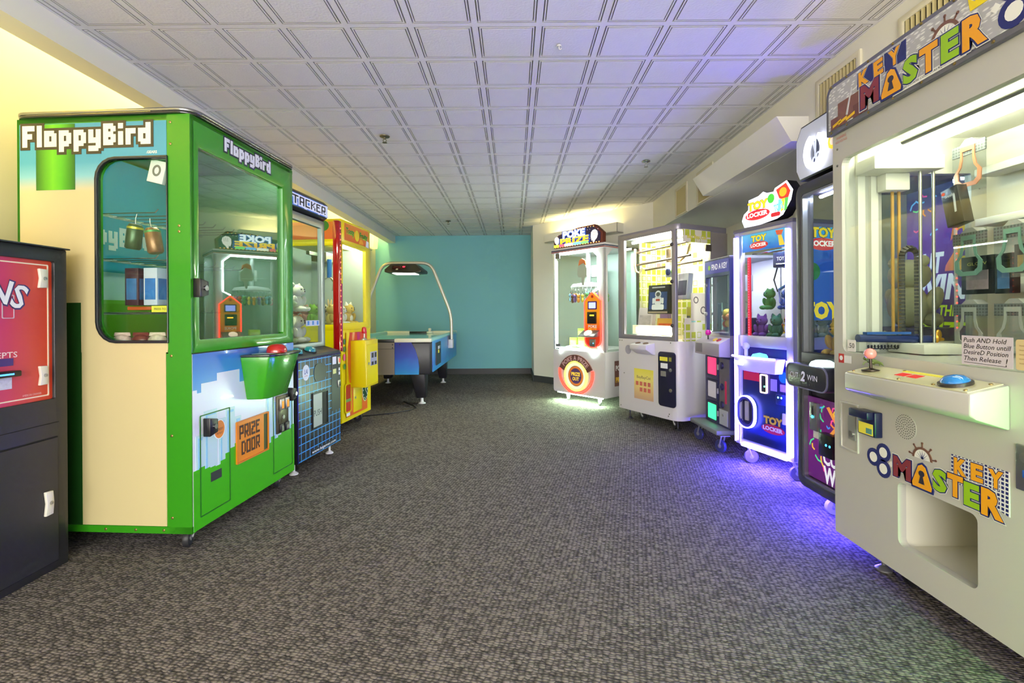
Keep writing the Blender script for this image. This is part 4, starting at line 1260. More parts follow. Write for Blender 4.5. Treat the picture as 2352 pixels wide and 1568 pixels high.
# rails and playing surface
M_RAIL = P('rail_ivory', (226, 224, 200), 0.35)
M_SURF = P('play_surface', (120, 196, 190), 0.12, coat=0.5)
box('play_surface', M_SURF, hk, -HW + 0.06, HW - 0.06, 0.07, HL - 0.07, zt - 0.02, zt - 0.004)
for (a, b, c, d) in ((-HW, -0.17, 0.0, 0.07), (0.17, HW, 0.0, 0.07), (-HW, -0.17, HL - 0.07, HL), (0.17, HW, HL - 0.07, HL)):
    box('end_rail', M_RAIL, hk, a, b, c, d, zt - 0.012, zt + 0.03, bev=0.008)
for c, d in ((0.0, 0.07), (HL - 0.07, HL)):
    box('goal', P('goal_black', (20, 24, 28), 0.4), hk, -0.17, 0.17, c + 0.01, d - 0.01, zt - 0.012, zt + 0.022, bev=0.004)
for a, b in ((-HW, -HW + 0.06), (HW - 0.06, HW)):
    box('side_rail', P('rail_teal', (150, 206, 206), 0.3), hk, a, b, 0.07, HL - 0.07, zt - 0.012, zt + 0.026, bev=0.008)
# flared legs with pads
for (sx, y) in ((-1, 0.30), (1, 0.30), (-1, 1.98), (1, 1.98)):
    cx = sx * (HW - 0.16)
    g = G()
    v = []
    for z, hw_, hd_, dx in ((0.07, 0.055, 0.06, 0.0), (zb + .005, 0.085, 0.11, -sx * 0.03)):
        v += [(cx + dx - hw_, y - hd_, z), (cx + dx + hw_, y - hd_, z), (cx + dx + hw_, y + hd_, z), (cx + dx - hw_, y + hd_, z)]
    g.add(v, [(0, 1, 2, 3), (4, 5, 6, 7), (0, 1, 5, 4), (1, 2, 6, 5), (2, 3, 7, 6), (3, 0, 4, 7)])
    lg = g.out('leg', M_HBLK, hk, bev=0.016)
    G().lathe([(0.042, 0), (0.042, 0.006), (0.018, 0.02), (0.014, 0.075)], (cx, y, 0), (0, 0, 1), 14).out('levelling_foot', P('foot_white', (225, 225, 222), 0.4), lg, smooth=True)
# overhead arch and scoreboard
M_ARCH = P('arch_silver', (196, 196, 184), 0.35, 0.5)
ya = 1.43
def rnd(pts, r=0.09, n=5):
    out = [Vector(pts[0])]
    for i in range(1, len(pts) - 1):
        a, b, c = Vector(pts[i - 1]), Vector(pts[i]), Vector(pts[i + 1])
        p, q = b + (a - b).normalized() * r, b + (c - b).normalized() * r
        for k in range(n + 1):
            t_ = k / n
            out.append(p * (1 - t_) ** 2 + b * 2 * t_ * (1 - t_) + q * t_ * t_)
    out.append(Vector(pts[-1]))
    return out
G().tube(rnd([(0.615, ya, 0.58), (0.615, ya, 1.02), (0.335, ya, 1.745), (-0.335, ya, 1.745), (-0.615, ya, 1.02), (-0.615, ya, 0.58)], 0.13), 0.022, 12).out('arch_post', M_ARCH, hk, smooth=True)
for sx in (-1, 1):
    box('post_bracket', P('bracket_white', (220, 222, 224), 0.4), hk, sx * 0.605 - 0.035, sx * 0.605 + 0.035, ya - 0.06, ya + 0.06, 0.56, 0.68, bev=0.01)
g = G()
sc_ = [(-0.19, 1.72), (0.15, 1.72), (0.24, 1.64), (0.24, 1.605), (0.10, 1.595), (-0.25, 1.605), (-0.25, 1.64)]
v = [(a - 0.01, ya - 0.20 * (1 if z < 1.70 else 0.55), z) for a, z in sc_] + [(a * 1.06, ya + 0.20 * (1 if z < 1.70 else 0.55), z) for a, z in sc_]
n = len(sc_)
g.add(v, [tuple(range(n)), tuple(range(n, 2 * n))[::-1]] + [(i, (i + 1) % n, n + (i + 1) % n, n + i) for i in range(n)])
sb = g.out('scoreboard', P('score_case', (58, 56, 46), 0.4), hk, bev=0.006)
FS = FR((0, ya - 0.20 + 0.028, 1.66), (1, 0, 0), (0, 0.09 / 0.08 * 0.9, 1))
rect('score_display', P('score_red_glass', (70, 18, 16), 0.15), sb, -0.15, -0.006, 0.03, 0.055, FR((0, ya - 0.20, 1.64), (1, 0, 0), (0, 0.09, 0.08)), 0.010, 0.016)
plate('score_digit', EM('digit_red', (255, 30, 50), 4), sb, circ(0.0, 0.035, 0.018, 0.012, 10), FR((0, ya - 0.20, 1.64), (1, 0, 0), (0, 0.09, 0.08)), 0.016, 0.018)
rect('score_label', P('label_pale', (190, 190, 170), 0.4), sb, -0.10, -0.03, -0.07, 0.01, FR((0, ya - 0.20, 1.64), (1, 0, 0), (0, 0.09, 0.08)), 0.012, 0.016)
rect('glow_lens', EM('lens_fill', (235, 240, 235), 3), sb, -0.17, -0.15, 0.14, 0.14, FR((0, ya, 1.594), (1, 0, 0), (0, -1, 0)), 0.0, 0.004)  # unlit lens given an added glow to light the table and wall
# mallets resting on the rails
for (x, y, lab) in ((-0.17, 0.135, 'white hockey mallet at the near goal of the table'), (0.17, 2.26, 'white hockey mallet near the far goal of the table')):
    p = hk.matrix_basis @ Vector((x, y, zt - 0.0025))
    m_ = thing('hockey_mallet', lab, 'mallet', p, 0, group='air hockey mallets')
    G().lathe([(0.05, 0), (0.052, 0.008), (0.05, 0.026), (0.03, 0.03), (0.018, 0.034)], (0, 0, 0), (0, 0, 1), 20).out('base', P('mallet_white', (236, 236, 214), 0.35), m_, smooth=True)
    G().lathe([(0.018, 0.03), (0.022, 0.05), (0.025, 0.065), (0.018, 0.078), (0.0, 0.082)], (0, 0, 0), (0, 0, 1), 16).out('knob', P('mallet_white', (236, 236, 214), 0.35), m_, smooth=True)
# power cord on the carpet
cd_ = G().tube([(-1.55, 4.9, 0.006), (-1.3, 5.02, 0.006), (-1.12, 5.2, 0.006), (-1.08, 5.32, 0.006), (-1.13, 5.45, 0.006), (-1.3, 5.7, 0.006)], 0.006, 6).out('power_cord', M_BLK)
setp(cd_, 'black power cord lying on the carpet by the hockey table', 'cord')
# ================================================================== white key prize machine
M_KW = P('white_enamel', (190, 189, 180), 0.32, coat=0.15)
M_KIN = P('white_inside', (236, 234, 222), 0.45)
NAVY = P('logo_navy', (36, 44, 110), 0.4)
LOGO = {'o': P('logo_orange', (240, 166, 24), 0.4), 'l': P('logo_lime', (150, 196, 24), 0.4), 'm': P('logo_maroon', (136, 52, 60), 0.4),
        'w': P('logo_cream', (236, 236, 228), 0.4), 'b': P('logo_brown', (120, 84, 70), 0.4), 'g': P('logo_grey', (196, 196, 196), 0.4)}
ky = thing('key_prize_machine', 'large white key prize machine with colourful cartoon lettering and an open prize chute', 'arcade machine', (1.375, 2.081, 0), -90)
W, D = 1.06, 0.66
F = FRONT(0)
# lower front with the chute opening, cabinet walls
hole = rr(0.340, 0.200, 0.640, 0.425, 0.022, 4)
g = G().ring(rr(0, 0.095, W, 0.862, n=4, r=0.001), hole, F, -0.03, 0.0)
g.out('front_panel', M_KW, ky, bev=0.0)
g = G().box(0, 0.03, 0.03, D, 0.095, 0.862).box(W - 0.03, W, 0.03, D, 0.095, 0.862).box(0.03, W - 0.03, 0.03, D, 0.095, 0.12).box(0.03, W - 0.03, D - 0.02, D, 0.12, 0.862)
g.box(0.03, W - 0.03, 0.03, D - 0.02, 0.845, 0.862)
g.out('lower_cabinet', M_KW, ky)
g = G().box(0.335, 0.645, 0.40, 0.41, 0.19, 0.45).box(0.330, 0.340, 0.03, 0.40, 0.19, 0.45).box(0.640, 0.650, 0.03, 0.40, 0.19, 0.45).box(0.335, 0.645, 0.03, 0.40, 0.18, 0.19).box(0.335, 0.645, 0.03, 0.40, 0.45, 0.46)
g.out('prize_chute', P('chute_cream', (214, 212, 196), 0.45), ky)
# upper frame, walls, roof
win = rr(0.055, 0.866, 1.005, 1.672, 0.03, 4)
g = G().ring(rr(0, 0.862, W, 1.785, n=4, r=0.001), win, F, -0.03, 0.0)
g.out('front_frame', M_KW, ky)
plate('front_pane', M_CLEAR, ky, win, F, -0.018, -0.014)
sh = rr(-0.565, 0.905, -0.185, 1.615, 0.004, 1)
g = G().ring(rr(-D, 0.862, -0.03, 1.785, 0.001, 1), sh, LEFT(0.0), -0.03, 0.0)
g.out('side_wall', M_KW, ky)
plate('side_pane', M_CLEAR, ky, sh, LEFT(0.0), -0.018, -0.015)
g = G().box(W - 0.03, W, 0.03, D, 0.862, 1.785).box(0.03, W - 0.03, D - 0.03, D, 0.862, 1.785)
g.out('rear_walls', M_KIN, ky)
box('roof', M_KW, ky, 0, W, 0, D, 1.785, 1.80)
box('inner_ceiling', M_KIN, ky, 0.03, W - 0.03, 0.03, D - 0.03, 1.765, 1.785)
for a in (0.075, 0.13):
    box('inner_post', M_KIN, ky, 0.03, 0.045, a, a + 0.03, 0.866, 1.765)
for a in (0.34, 0.42, 0.62, 0.70, 0.90):
    box('back_rib', M_KIN, ky, a, a + 0.03, D - 0.05, D - 0.03, 0.866, 1.765)
g = G().cyl((0.05, 0.10, 1.745), (1.0, 0.10, 1.745), 0.011, 10)
g.out('lamp_tube', EM('key_lamp', (252, 250, 222), 30.0), ky)
G().cyl((0.05, 0.36, 1.735), (1.0, 0.36, 1.735), 0.011, 10).out('lamp_tube', EM('key_lamp', (252, 250, 222), 30.0), ky)
G().cyl((0.30, 0.06, 1.655), (1.0, 0.06, 1.655), 0.009, 10).out('rail', M_STEEL, ky, smooth=True)
box('carriage', M_KIN, ky, 0.05, 0.16, 0.06, 0.34, 1.60, 1.655, bev=0.004)
box('belt_motor', M_KIN, ky, 0.05, 0.10, 0.15, 0.25, 1.53, 1.60, bev=0.004)
for y in (0.195, 0.222):
    box('drive_belt', P('belt_tan', (176, 134, 64), 0.5), ky, 0.066, 0.072, y, y + 0.010, 0.93, 1.56)
for y in (0.273, 0.326):
    G().cyl((0.12, y, 0.90), (0.12, y, 1.66), 0.006, 10).out('guide_rod', M_STEEL, ky, smooth=True)
# cable chain (inverted U) made of links
ch_ = [(0.09, 0.284, 0.94 + 0.32 * k / 22) for k in range(23)] + [(0.09, 0.284 - 0.0315 * (1 - cos(pi * k / 8)), 1.26 + 0.032 * sin(pi * k / 8)) for k in range(1, 8)] + [(0.09, 0.221, 1.26 - 0.34 * k / 22) for k in range(23)]
ck = None
cm = P('chain_black', (26, 27, 30), 0.4)
for k in range(0, len(ch_) - 1):
    a, b = Vector(ch_[k]), Vector(ch_[k + 1])
    G().tube([a, a.lerp(b, 0.78)], 0.0135, 4).out('chain_link', cm, ky)
# key arm
box('arm_base', M_KIN, ky, 0.04, 0.22, 0.20, 0.36, 0.866, 0.905, bev=0.003)
ar = G().cyl((0.10, 0.03, 0.925), (0.10, 0.33, 0.918), 0.016, 12).out('key_arm', P('arm_blue', (34, 52, 112), 0.3, 0.3), ky, smooth=True)
box('arm_rail', P('arm_bright_blue', (40, 84, 160), 0.35), ar, 0.088, 0.112, 0.06, 0.24, 0.940, 0.950)
G().lathe([(0.006, 0), (0.018, 0.004), (0.022, 0.014), (0.010, 0.024), (0.006, 0.05)], (0.10, 0.33, 0.918), (0, 1, 0), 12).out('key_tip', P('key_gold', (190, 140, 50), 0.3, 0.8), ar, smooth=True)
G().ell((0.10, 0.36, 0.935), (0.008, 0.014, 0.024), 10, 6).out('key_bow', P('key_gold', (190, 140, 50), 0.3, 0.8), ar, smooth=True)
G().tube([(0.10 + 0.008 * cos(k * 1.2), 0.07 + k * 0.0026, 0.888 + 0.008 * sin(k * 1.2)) for k in range(52)], 0.0025, 5).out('coiled_cable', P('coil_black', (30, 30, 34), 0.4), ar)
# LED strip added at the back corner for a reflection of another machine
ls = box('led_strip', P('reflection_strip', (210, 206, 200), 0.4), ky, 0.032, 0.038, 0.488, 0.498, 0.87, 1.60)
for k in range(22):
    G().ell((0.040, 0.493, 0.885 + k * 0.026), (0.003, 0.003, 0.003), 6, 4).out('led', EM('reflection_led', (255, 60, 50), 3.0), ls)
# hook shelves and key plates
M_ACR = GLASS('acrylic', (244, 248, 248), refl=0.9, add=0.03)
M_STR = GRIDMAT('hatched_grey', (70, 76, 80), (104, 110, 112), 0.012, 0.004)
for z in (1.565, 1.36, 1.085):
    box('shelf_rail', M_KIN, ky, 0.08, W - 0.04, 0.53, 0.62, z + 0.02, z + 0.05, bev=0.003)
KX = ((0.085, 0.225), (0.255, 0.395), (0.430, 0.570), (0.605, 0.745), (0.780, 0.920))
for row, (zt_, cols, kc) in enumerate(((1.70, (0, 2, 3), (176, 120, 90)), (1.345, (0, 1, 2, 3), (110, 150, 140)), (1.060, (0, 1, 2, 3), (180, 184, 182)))):
    for c in cols:
        a, b = KX[c]
        zb_ = zt_ - 0.19
        FK = FRONT(0.44)
        kp = rect('key_plate', M_ACR, ky, a, zb_, b, zt_ - 0.045, FK, 0.0, 0.004)
        rect('plate_header', M_STR, kp, a, zt_ - 0.045, b, zt_, FK, -0.001, 0.005)
        mx_ = (a + b) / 2
        o_ = [(mx_ - .03, zt_ - .012), (mx_ - .03, zt_ - .055), (mx_ - .038, zt_ - .09), (mx_ - .058, zt_ - .115), (mx_ - .055, zt_ - .155), (mx_ - .035, zt_ - .172), (mx_ + .035, zt_ - .172), (mx_ + .055, zt_ - .155), (mx_ + .058, zt_ - .115), (mx_ + .038, zt_ - .09), (mx_ + .03, zt_ - .055), (mx_ + .03, zt_ - .012)]
        i_ = [(mx_ + (x - mx_) * .72, (zt_ - .095) + (z - (zt_ - .095)) * .78) for x, z in o_]
        G().ring(o_, i_, FK, 0.005, 0.009).out('keyhole_cutout', P('keyhole_%d' % row, kc, 0.3, 0.4), kp)
        G().prism([(a + .035, zt_), (b - .035, zt_), (b - .055, zt_ + .018), (a + .055, zt_ + .018)], FK, -0.04, 0.004).out('plate_clip', P('clip_grey', (150, 150, 150), 0.4), kp)
# marquee
mq = G().prism(rr(-0.008, 1.782, W, 1.992, n=5, rs=(0.004, 0.02, 0.02, 0.045)), F, 0.0, 0.022).out('marquee', P('marquee_grey', (112, 112, 124), 0.35, 0.3), ky, bev=0.003)
FM = FRONT(-0.022)
M_TREAD = bpy.data.materials.new('tread_print')
M_TREAD.use_nodes = True
nt = M_TREAD.node_tree
b_ = nt.nodes['Principled BSDF']
b_.inputs['Roughness'].default_value = 0.35
tc = nt.nodes.new('ShaderNodeTexCoord'); mp = nt.nodes.new('ShaderNodeMapping'); mp.inputs['Rotation'].default_value = (0, R(35), 0); mp.inputs['Scale'].default_value = (1, 1, 3)
wv = nt.nodes.new('ShaderNodeTexVoronoi'); wv.inputs['Scale'].default_value = 38
cr = nt.nodes.new('ShaderNodeValToRGB'); cr.color_ramp.elements[0].color = lin((224, 224, 220)); cr.color_ramp.elements[1].color = lin((176, 176, 178)); cr.color_ramp.elements[0].position = 0.25; cr.color_ramp.elements[1].position = 0.45
nt.links.new(tc.outputs['Object'], mp.inputs[0]); nt.links.new(mp.outputs[0], wv.inputs['Vector']); nt.links.new(wv.outputs['Distance'], cr.inputs[0]); nt.links.new(cr.outputs[0], b_.inputs['Base Color'])
plate('marquee_print', M_TREAD, mq, rr(0.010, 1.800, W - 0.015, 1.975, n=4, rs=(0.004, 0.02, 0.02, 0.035)), FM, 0.0, 0.0015)
def letter(par, fr, s, x, z, w, h, fill, t=0.002, rot=0.0):
    txt('lettering_edge', s, LOGO['w'], par, fr, x, z, w * 1.20, h * 1.16, t=t, off=0.11, rot=rot)
    txt('lettering_outline', s, NAVY, par, fr, x, z, w * 1.12, h * 1.10, t=t + 0.0008, off=0.09, rot=rot)
    txt('lettering', s, LOGO[fill], par, fr, x, z, w, h, t=t + 0.0016, off=0.055, rot=rot)
def padlock(par, fr, x, z, w, h, t=0.002):
    q = [(x - w * .52, z - h * .5), (x + w * .52, z - h * .5), (x + w * .55, z - h * .35), (x + w * .2, z + h * .42), (x, z + h * .52), (x - w * .2, z + h * .42), (x - w * .55, z - h * .35)]
    sc = lambda k: [(x + (a - x) * k, z + (b - z) * k) for a, b in q]
    o_ = plate('padlock_letter', NAVY, par, sc(1.12), fr, 0, t + 0.0008)
    plate('padlock_fill', LOGO['o'], o_, sc(0.96), fr, t + 0.0008, t + 0.0016)
    plate('padlock_keyhole', P('keyhole_ink', (50, 46, 60), 0.4), o_, [(x - w * .16, z - h * .30), (x + w * .16, z - h * .30), (x + w * .07, z + h * .0)] + [(x + w * .16 * cos(a), z + h * .12 + h * .13 * sin(a)) for a in (-.5, 0, .6, 1.2, 1.9, 2.5, 3.1, 3.6)] + [(x - w * .07, z + h * .0)], fr, t + 0.0016, t + 0.0024)
def ship_wheel(par, fr, x, z, r, t=0.001):
    n = 17
    o_ = [(x + r * cos(pi * k / (n - 1)), z + r * sin(pi * k / (n - 1))) for k in range(n)]
    i_ = [(x + r * .8 * cos(pi * k / (n - 1)), z + r * .8 * sin(pi * k / (n - 1))) for k in range(n)]
    wh = G().ring(o_, i_, fr, 0, t + .0004, wrap=False).out('ship_wheel', LOGO['b'], par)
    plate('wheel_back', LOGO['w'], wh, i_, fr, 0, t * .6)
    for k in range(5):
        a = pi * (0.06 + 0.22 * k)
        c, s_ = cos(a), sin(a)
        plate('spoke', LOGO['b'], wh, [(x + c * r * .95 - s_ * r * .06, z + s_ * r * .95 + c * r * .06), (x + c * r * .95 + s_ * r * .06, z + s_ * r * .95 - c * r * .06), (x + c * r * 1.28 + s_ * r * .05, z + s_ * r * 1.28 - c * r * .05), (x + c * r * 1.28 - s_ * r * .05, z + s_ * r * 1.28 + c * r * .05)], fr, 0, t)
        plate('knob', LOGO['b'], wh, circ(x + c * r * 1.33, z + s_ * r * 1.33, r * .10, n=8), fr, 0, t)
    for k in range(7):
        a = pi * (0.10 + 0.133 * k)
        plate('compass_ray', NAVY, wh, [(x - 0.002, z), (x + 0.002, z), (x + r * .72 * cos(a), z + r * .72 * sin(a))], fr, t * .6, t * .8)
def key_bow(par, fr, x, z, r, t=0.0012, side=1):
    q = plate('key_bow', NAVY, par, circ(x - side * r * .55, z, r * .58, n=18), fr, 0, t)
    for dx, dz in ((.30, .52), (.30, -.52)):
        plate('bow_lobe', NAVY, q, circ(x + side * r * dx, z + r * dz, r * .58, n=18), fr, 0, t + .0001)
    for dx, dz in ((-.55, 0), (.30, .52), (.30, -.52)):
        plate('bow_hole', LOGO['w'], q, circ(x + side * r * dx, z + r * dz, r * .33, n=14), fr, t + .0001, t + .0007)
    plate('bow_gem', LOGO['w'], q, [(x + side * r * .75, z - r * .02), (x + side * r * .95, z - r * .22), (x + side * r * 1.15, z - r * .02), (x + side * r * .95, z + r * .18)], fr, t, t + .0007)
for k, (x, z, w, h) in enumerate(((0.075, 1.822, 0.10, 0.045), (0.13, 1.85, 0.12, 0.09), (0.20, 1.825, 0.08, 0.05))):
    rect('chest_print', P('chest_%d' % k, ((118, 74, 66), (128, 84, 72), (108, 66, 60))[k], 0.4), mq, x - w / 2, z - h / 2, x + w / 2, z + h / 2, FM, 0.0015, 0.002 + k * 0.0003)
plate('sword_print', LOGO['g'], mq, [(0.118, 1.83), (0.128, 1.828), (0.155, 1.925), (0.150, 1.928)], FM, 0.002, 0.0035)
for x in (0.07, 0.105, 0.15):
    plate('coins_print', P('coins_yellow', (236, 190, 20), 0.4), mq, [(x - .03, 1.805), (x + .02, 1.815), (x + .02, 1.826), (x - .03, 1.816)], FM, 0.003, 0.0038)
ship_wheel(mq, FM, 0.569, 1.885, 0.052, 0.0028)
plate('hatch_panel', NAVY, mq, [(0.185, 1.90), (0.185, 1.965), (0.42, 1.968), (0.42, 1.90)], FM, 0.0015, 0.0026)
for s_, x, w in (('K', 0.221, 0.052), ('E', 0.297, 0.046), ('Y', 0.371, 0.052)):
    letter(mq, FM, s_, x, 1.932, w, 0.058, 'o', 0.003, 0.05)
letter(mq, FM, 'M', 0.252, 1.856, 0.095, 0.088, 'm', 0.004)
padlock(mq, FM, 0.356, 1.850, 0.085, 0.092, 0.004)
for s_, x, w, h, c in (('S', 0.441, 0.062, 0.088, 'l'), ('T', 0.513, 0.070, 0.088, 'o'), ('E', 0.590, 0.062, 0.088, 'l'), ('R', 0.670, 0.078, 0.096, 'o')):
    letter(mq, FM, s_, x, 1.852, w, h, c, 0.0045)
plate('crown_print', P('crown_yellow', (240, 214, 20), 0.4), mq, [(0.655, 1.915), (0.72, 1.915), (0.73, 1.955), (0.708, 1.935), (0.688, 1.962), (0.670, 1.935), (0.648, 1.955)], FM, 0.002, 0.004)
key_bow(mq, FM, 0.80, 1.880, 0.075, 0.002, side=-1)
rect('copyright_strip', LOGO['w'], mq, 0.36, 1.795, 0.64, 1.812, FM, 0.0015, 0.0022)
txt('lettering', 'Copyright KOMUSE CO.,LTD. All Rights Reserved.', P('dark_ink', (40, 48, 60), 0.5), mq, FM, 0.50, 1.803, 0.25, 0.009, t=0.003)
screws(mq, [(x, z) for x in (0.025, 0.12, 0.24, 0.36, 0.48, 0.60, 0.72) for z in (1.790, 1.984)], FM, 0.0, 0.005, P('brass_screw', (150, 130, 80), 0.35, 0.8))
# lower logo
key_bow(ky, F, 0.258, 0.478, 0.058, 0.002, side=1)
ship_wheel(ky, F, 0.447, 0.535, 0.040, 0.0016)
plate('hatch_panel', GRIDMAT('hatch_navy', (36, 44, 110), (230, 230, 230), 0.012, 0.004), ky, [(0.555, 0.505), (0.735, 0.46), (0.735, 0.585), (0.555, 0.585)], F, 0.0, 0.0014)
for s_, x, w in (('K', 0.588, 0.042), ('E', 0.642, 0.038), ('Y', 0.698, 0.044)):
    letter(ky, F, s_, x, 0.553, w, 0.052, 'o', 0.0016)
letter(ky, F, 'M', 0.364, 0.478, 0.078, 0.074, 'm', 0.0022)
padlock(ky, F, 0.447, 0.476, 0.074, 0.082, 0.0022)
for s_, x, z, w, h, c in (('S', 0.516, 0.486, 0.052, 0.072, 'l'), ('T', 0.571, 0.489, 0.054, 0.070, 'o'), ('E', 0.625, 0.480, 0.050, 0.072, 'l'), ('R', 0.688, 0.478, 0.066, 0.080, 'o')):
    letter(ky, F, s_, x, z, w, h, c, 0.0022)
# speaker grille, coin recess, bill acceptor, lock plate
sp = plate('speaker_grille', M_KW, ky, circ(0.377, 0.628, 0.047, n=24), F, 0.0, 0.001)
g = G()
for rr_ in range(1, 6):
    for k in range(rr_ * 6):
        a = 2 * pi * k / (rr_ * 6) + rr_ * .3
        g.prism(circ(0.377 + rr_ * .0082 * cos(a), 0.628 + rr_ * .0082 * sin(a), 0.0019, n=5), F, 0.001, 0.0016)
g.out('perforation', P('hole_dark', (70, 70, 64), 0.7), sp, kind='stuff')
rc = G().ring(rr(0.042, 0.465, 0.148, 0.662, 0.003, 1), rr(0.050, 0.473, 0.140, 0.654, 0.003, 1), F, 0.0, 0.006).out('coin_recess', M_KW, ky, bev=0.001)
rect('recess_back', P('recess_grey', (176, 174, 166), 0.5), rc, 0.050, 0.473, 0.140, 0.654, F, 0.0, 0.001)
rect('coin_mech', P('mech_grey', (170, 170, 168), 0.35, 0.6), rc, 0.098, 0.515, 0.138, 0.610, F, 0.001, 0.010)
G().lathe([(0.012, 0), (0.012, 0.005), (0.006, 0.005)], (0.118, -0.010, 0.538), (0, -1, 0), 12).out('coin_lock', M_STEEL, rc, smooth=True)
ba = box('bill_acceptor', P('acceptor_navy', (24, 28, 70), 0.3), ky, 0.180, 0.272, -0.030, 0.0, 0.560, 0.655, bev=0.004)
box('acceptor_lip', P('acceptor_navy', (24, 28, 70), 0.3), ba, 0.160, 0.262, -0.052, -0.020, 0.625, 0.655, bev=0.004)
rect('acceptor_label', P('yellow_label', (236, 226, 70), 0.5), ba, 0.188, 0.565, 0.262, 0.608, FRONT(-0.030), 0.0, 0.0012)
rect('acceptor_art', P('note_teal', (90, 150, 140), 0.5), ba, 0.228, 0.570, 0.258, 0.590, FRONT(-0.030), 0.0012, 0.002)
lp = box('coin_door', P('coin_door_steel', (150, 150, 150), 0.3, 0.8), ky, 0.755, 0.845, -0.006, 0.0, 0.548, 0.672, bev=0.003)
G().lathe([(0.014, 0), (0.014, 0.006)], (0.785, -0.006, 0.64), (0, -1, 0), 14).out('door_lock', M_STEEL, lp, smooth=True)
rect('price_tag', P('tag_blue', (40, 90, 180), 0.4), lp, 0.775, 0.585, 0.82, 0.605, F, 0.006, 0.0075)
bd = rect('age_sticker', P('sticker_red', (200, 50, 48), 0.4), ky, 0.030, 0.820, 0.062, 0.858, F, 0.0, 0.001)
plate('no_sign', M_WHITEP, bd, circ(0.046, 0.840, 0.010, n=14), F, 0.001, 0.0016)
rect('sticker_text', M_WHITEP, ky, 0.064, 0.822, 0.105, 0.852, F, 0.0, 0.001)
txt('lettering', 'WARNING', P('faded_red', (210, 120, 110), 0.5), ky, F, 0.055, 1.765, 0.06, 0.012, t=0.001)
txt('lettering', 'HIGH VOLTAGE', P('faded_red', (210, 120, 110), 0.5), ky, F, 0.055, 1.748, 0.07, 0.010, t=0.001)
screws(ky, [(0.030, 1.72), (0.030, 1.65)], F, 0.0, 0.005)
screws(ky, [(-0.155, 1.52), (-0.155, 1.30), (-0.155, 1.08), (-0.60, 1.55)], LEFT(0.03), 0.0, 0.004)
# control shelf
xs0, xs1 = 0.226, 0.738
g = G().prism([(0.0, 0.828), (-0.112, 0.803), (-0.112, 0.742), (-0.095, 0.730), (0.0, 0.700)], FR((0, 0, 0), (0, 1, 0), (0, 0, 1)), xs0, xs1)
cs = g.out('control_shelf', M_KW, ky, bev=0.006)
FT = FR((0, -0.112, 0.8035), (1, 0, 0), (0, 0.112, 0.025))
tp = rect('control_print', P('control_cream', (226, 222, 178), 0.15, coat=0.6), cs, xs0 + 0.012, 0.004, xs1 - 0.012, 0.108, FT, 0.0, 0.0025)
for a, b in ((0.415, 0.455), (0.465, 0.505)):
    rect('red_display', EM('display_red', (190, 30, 26), 0.35), tp, a, 0.045, b, 0.075, FT, 0.0025, 0.0035)
rect('yellow_strip', P('yellow_label', (236, 226, 70), 0.5), tp, 0.40, 0.085, 0.56, 0.100, FT, 0.0025, 0.0035)
screws(cs, [(xs0 + 0.025, 0.02), (0.47, 0.015), (0.60, 0.018), (xs1 - 0.03, 0.016), (xs1 - 0.03, 0.09), (0.40, 0.095), (0.56, 0.09)], FT, 0.0025, 0.005, P('brass_screw', (150, 130, 80), 0.35, 0.8))
def on_top(a, b, t=0.0): return FT[0] + FT[1] * a + FT[2] * b + FT[1].cross(FT[2]) * t
bt = G().lathe([(0.042, 0), (0.042, 0.008), (0.036, 0.010)], on_top(0.642, 0.05, 0.0025), (0, -0.2, 1), 24).out('button_ring', P('ring_dark', (60, 56, 50), 0.3), cs, smooth=True)
G().lathe([(0.036, 0.006), (0.034, 0.016), (0.022, 0.026), (0.0, 0.03)], on_top(0.642, 0.05, 0.0025), (0, -0.2, 1), 24).out('push_button', P('blue_button', (30, 120, 196), 0.12, coat=0.8), bt, smooth=True)
jr = G().lathe([(0.03, 0), (0.03, 0.003), (0.014, 0.006), (0.005, 0.01), (0.005, 0.052)], on_top(0.300, 0.05, 0.0025), (-0.05, 0, 1), 16).out('joystick', P('stick_dark', (60, 50, 40), 0.3, 0.5), cs, smooth=True)
G().ell(on_top(0.297, 0.05, 0.0025) + Vector((0, 0, 0.062)), 0.020, 16, 10).out('ball_top', P('ball_pink', (240, 150, 140), 0.25, coat=0.5), jr, smooth=True)
for x, y in ((0.14, 0.10), (W - 0.14, 0.10), (0.14, D - 0.1), (W - 0.14, D - 0.1)):
    foot(ky, x, y, 0.095, P('foot_steel', (150, 150, 150), 0.35, 0.7), 0.03)
    caster(ky, x + 0.12, y, 0.095, 0.035, wheel=M_BLK, yaw=R(90))

G().cyl((1.02, -0.012, 0.12), (1.02, -0.012, 0.84), 0.009, 8).out('neon_tube', EM('green_neon', (60, 255, 50), 45.0), ky)
tl = box('roof_lamp_base', M_KW, ky, 0.06, 1.0, 0.05, 0.10, 1.80, 1.815)
G().cyl((0.10, 0.075, 1.830), (0.96, 0.075, 1.830), 0.010, 8).out('roof_lamp_tube', EM('roof_lamp', (255, 236, 170), 10.0), tl)
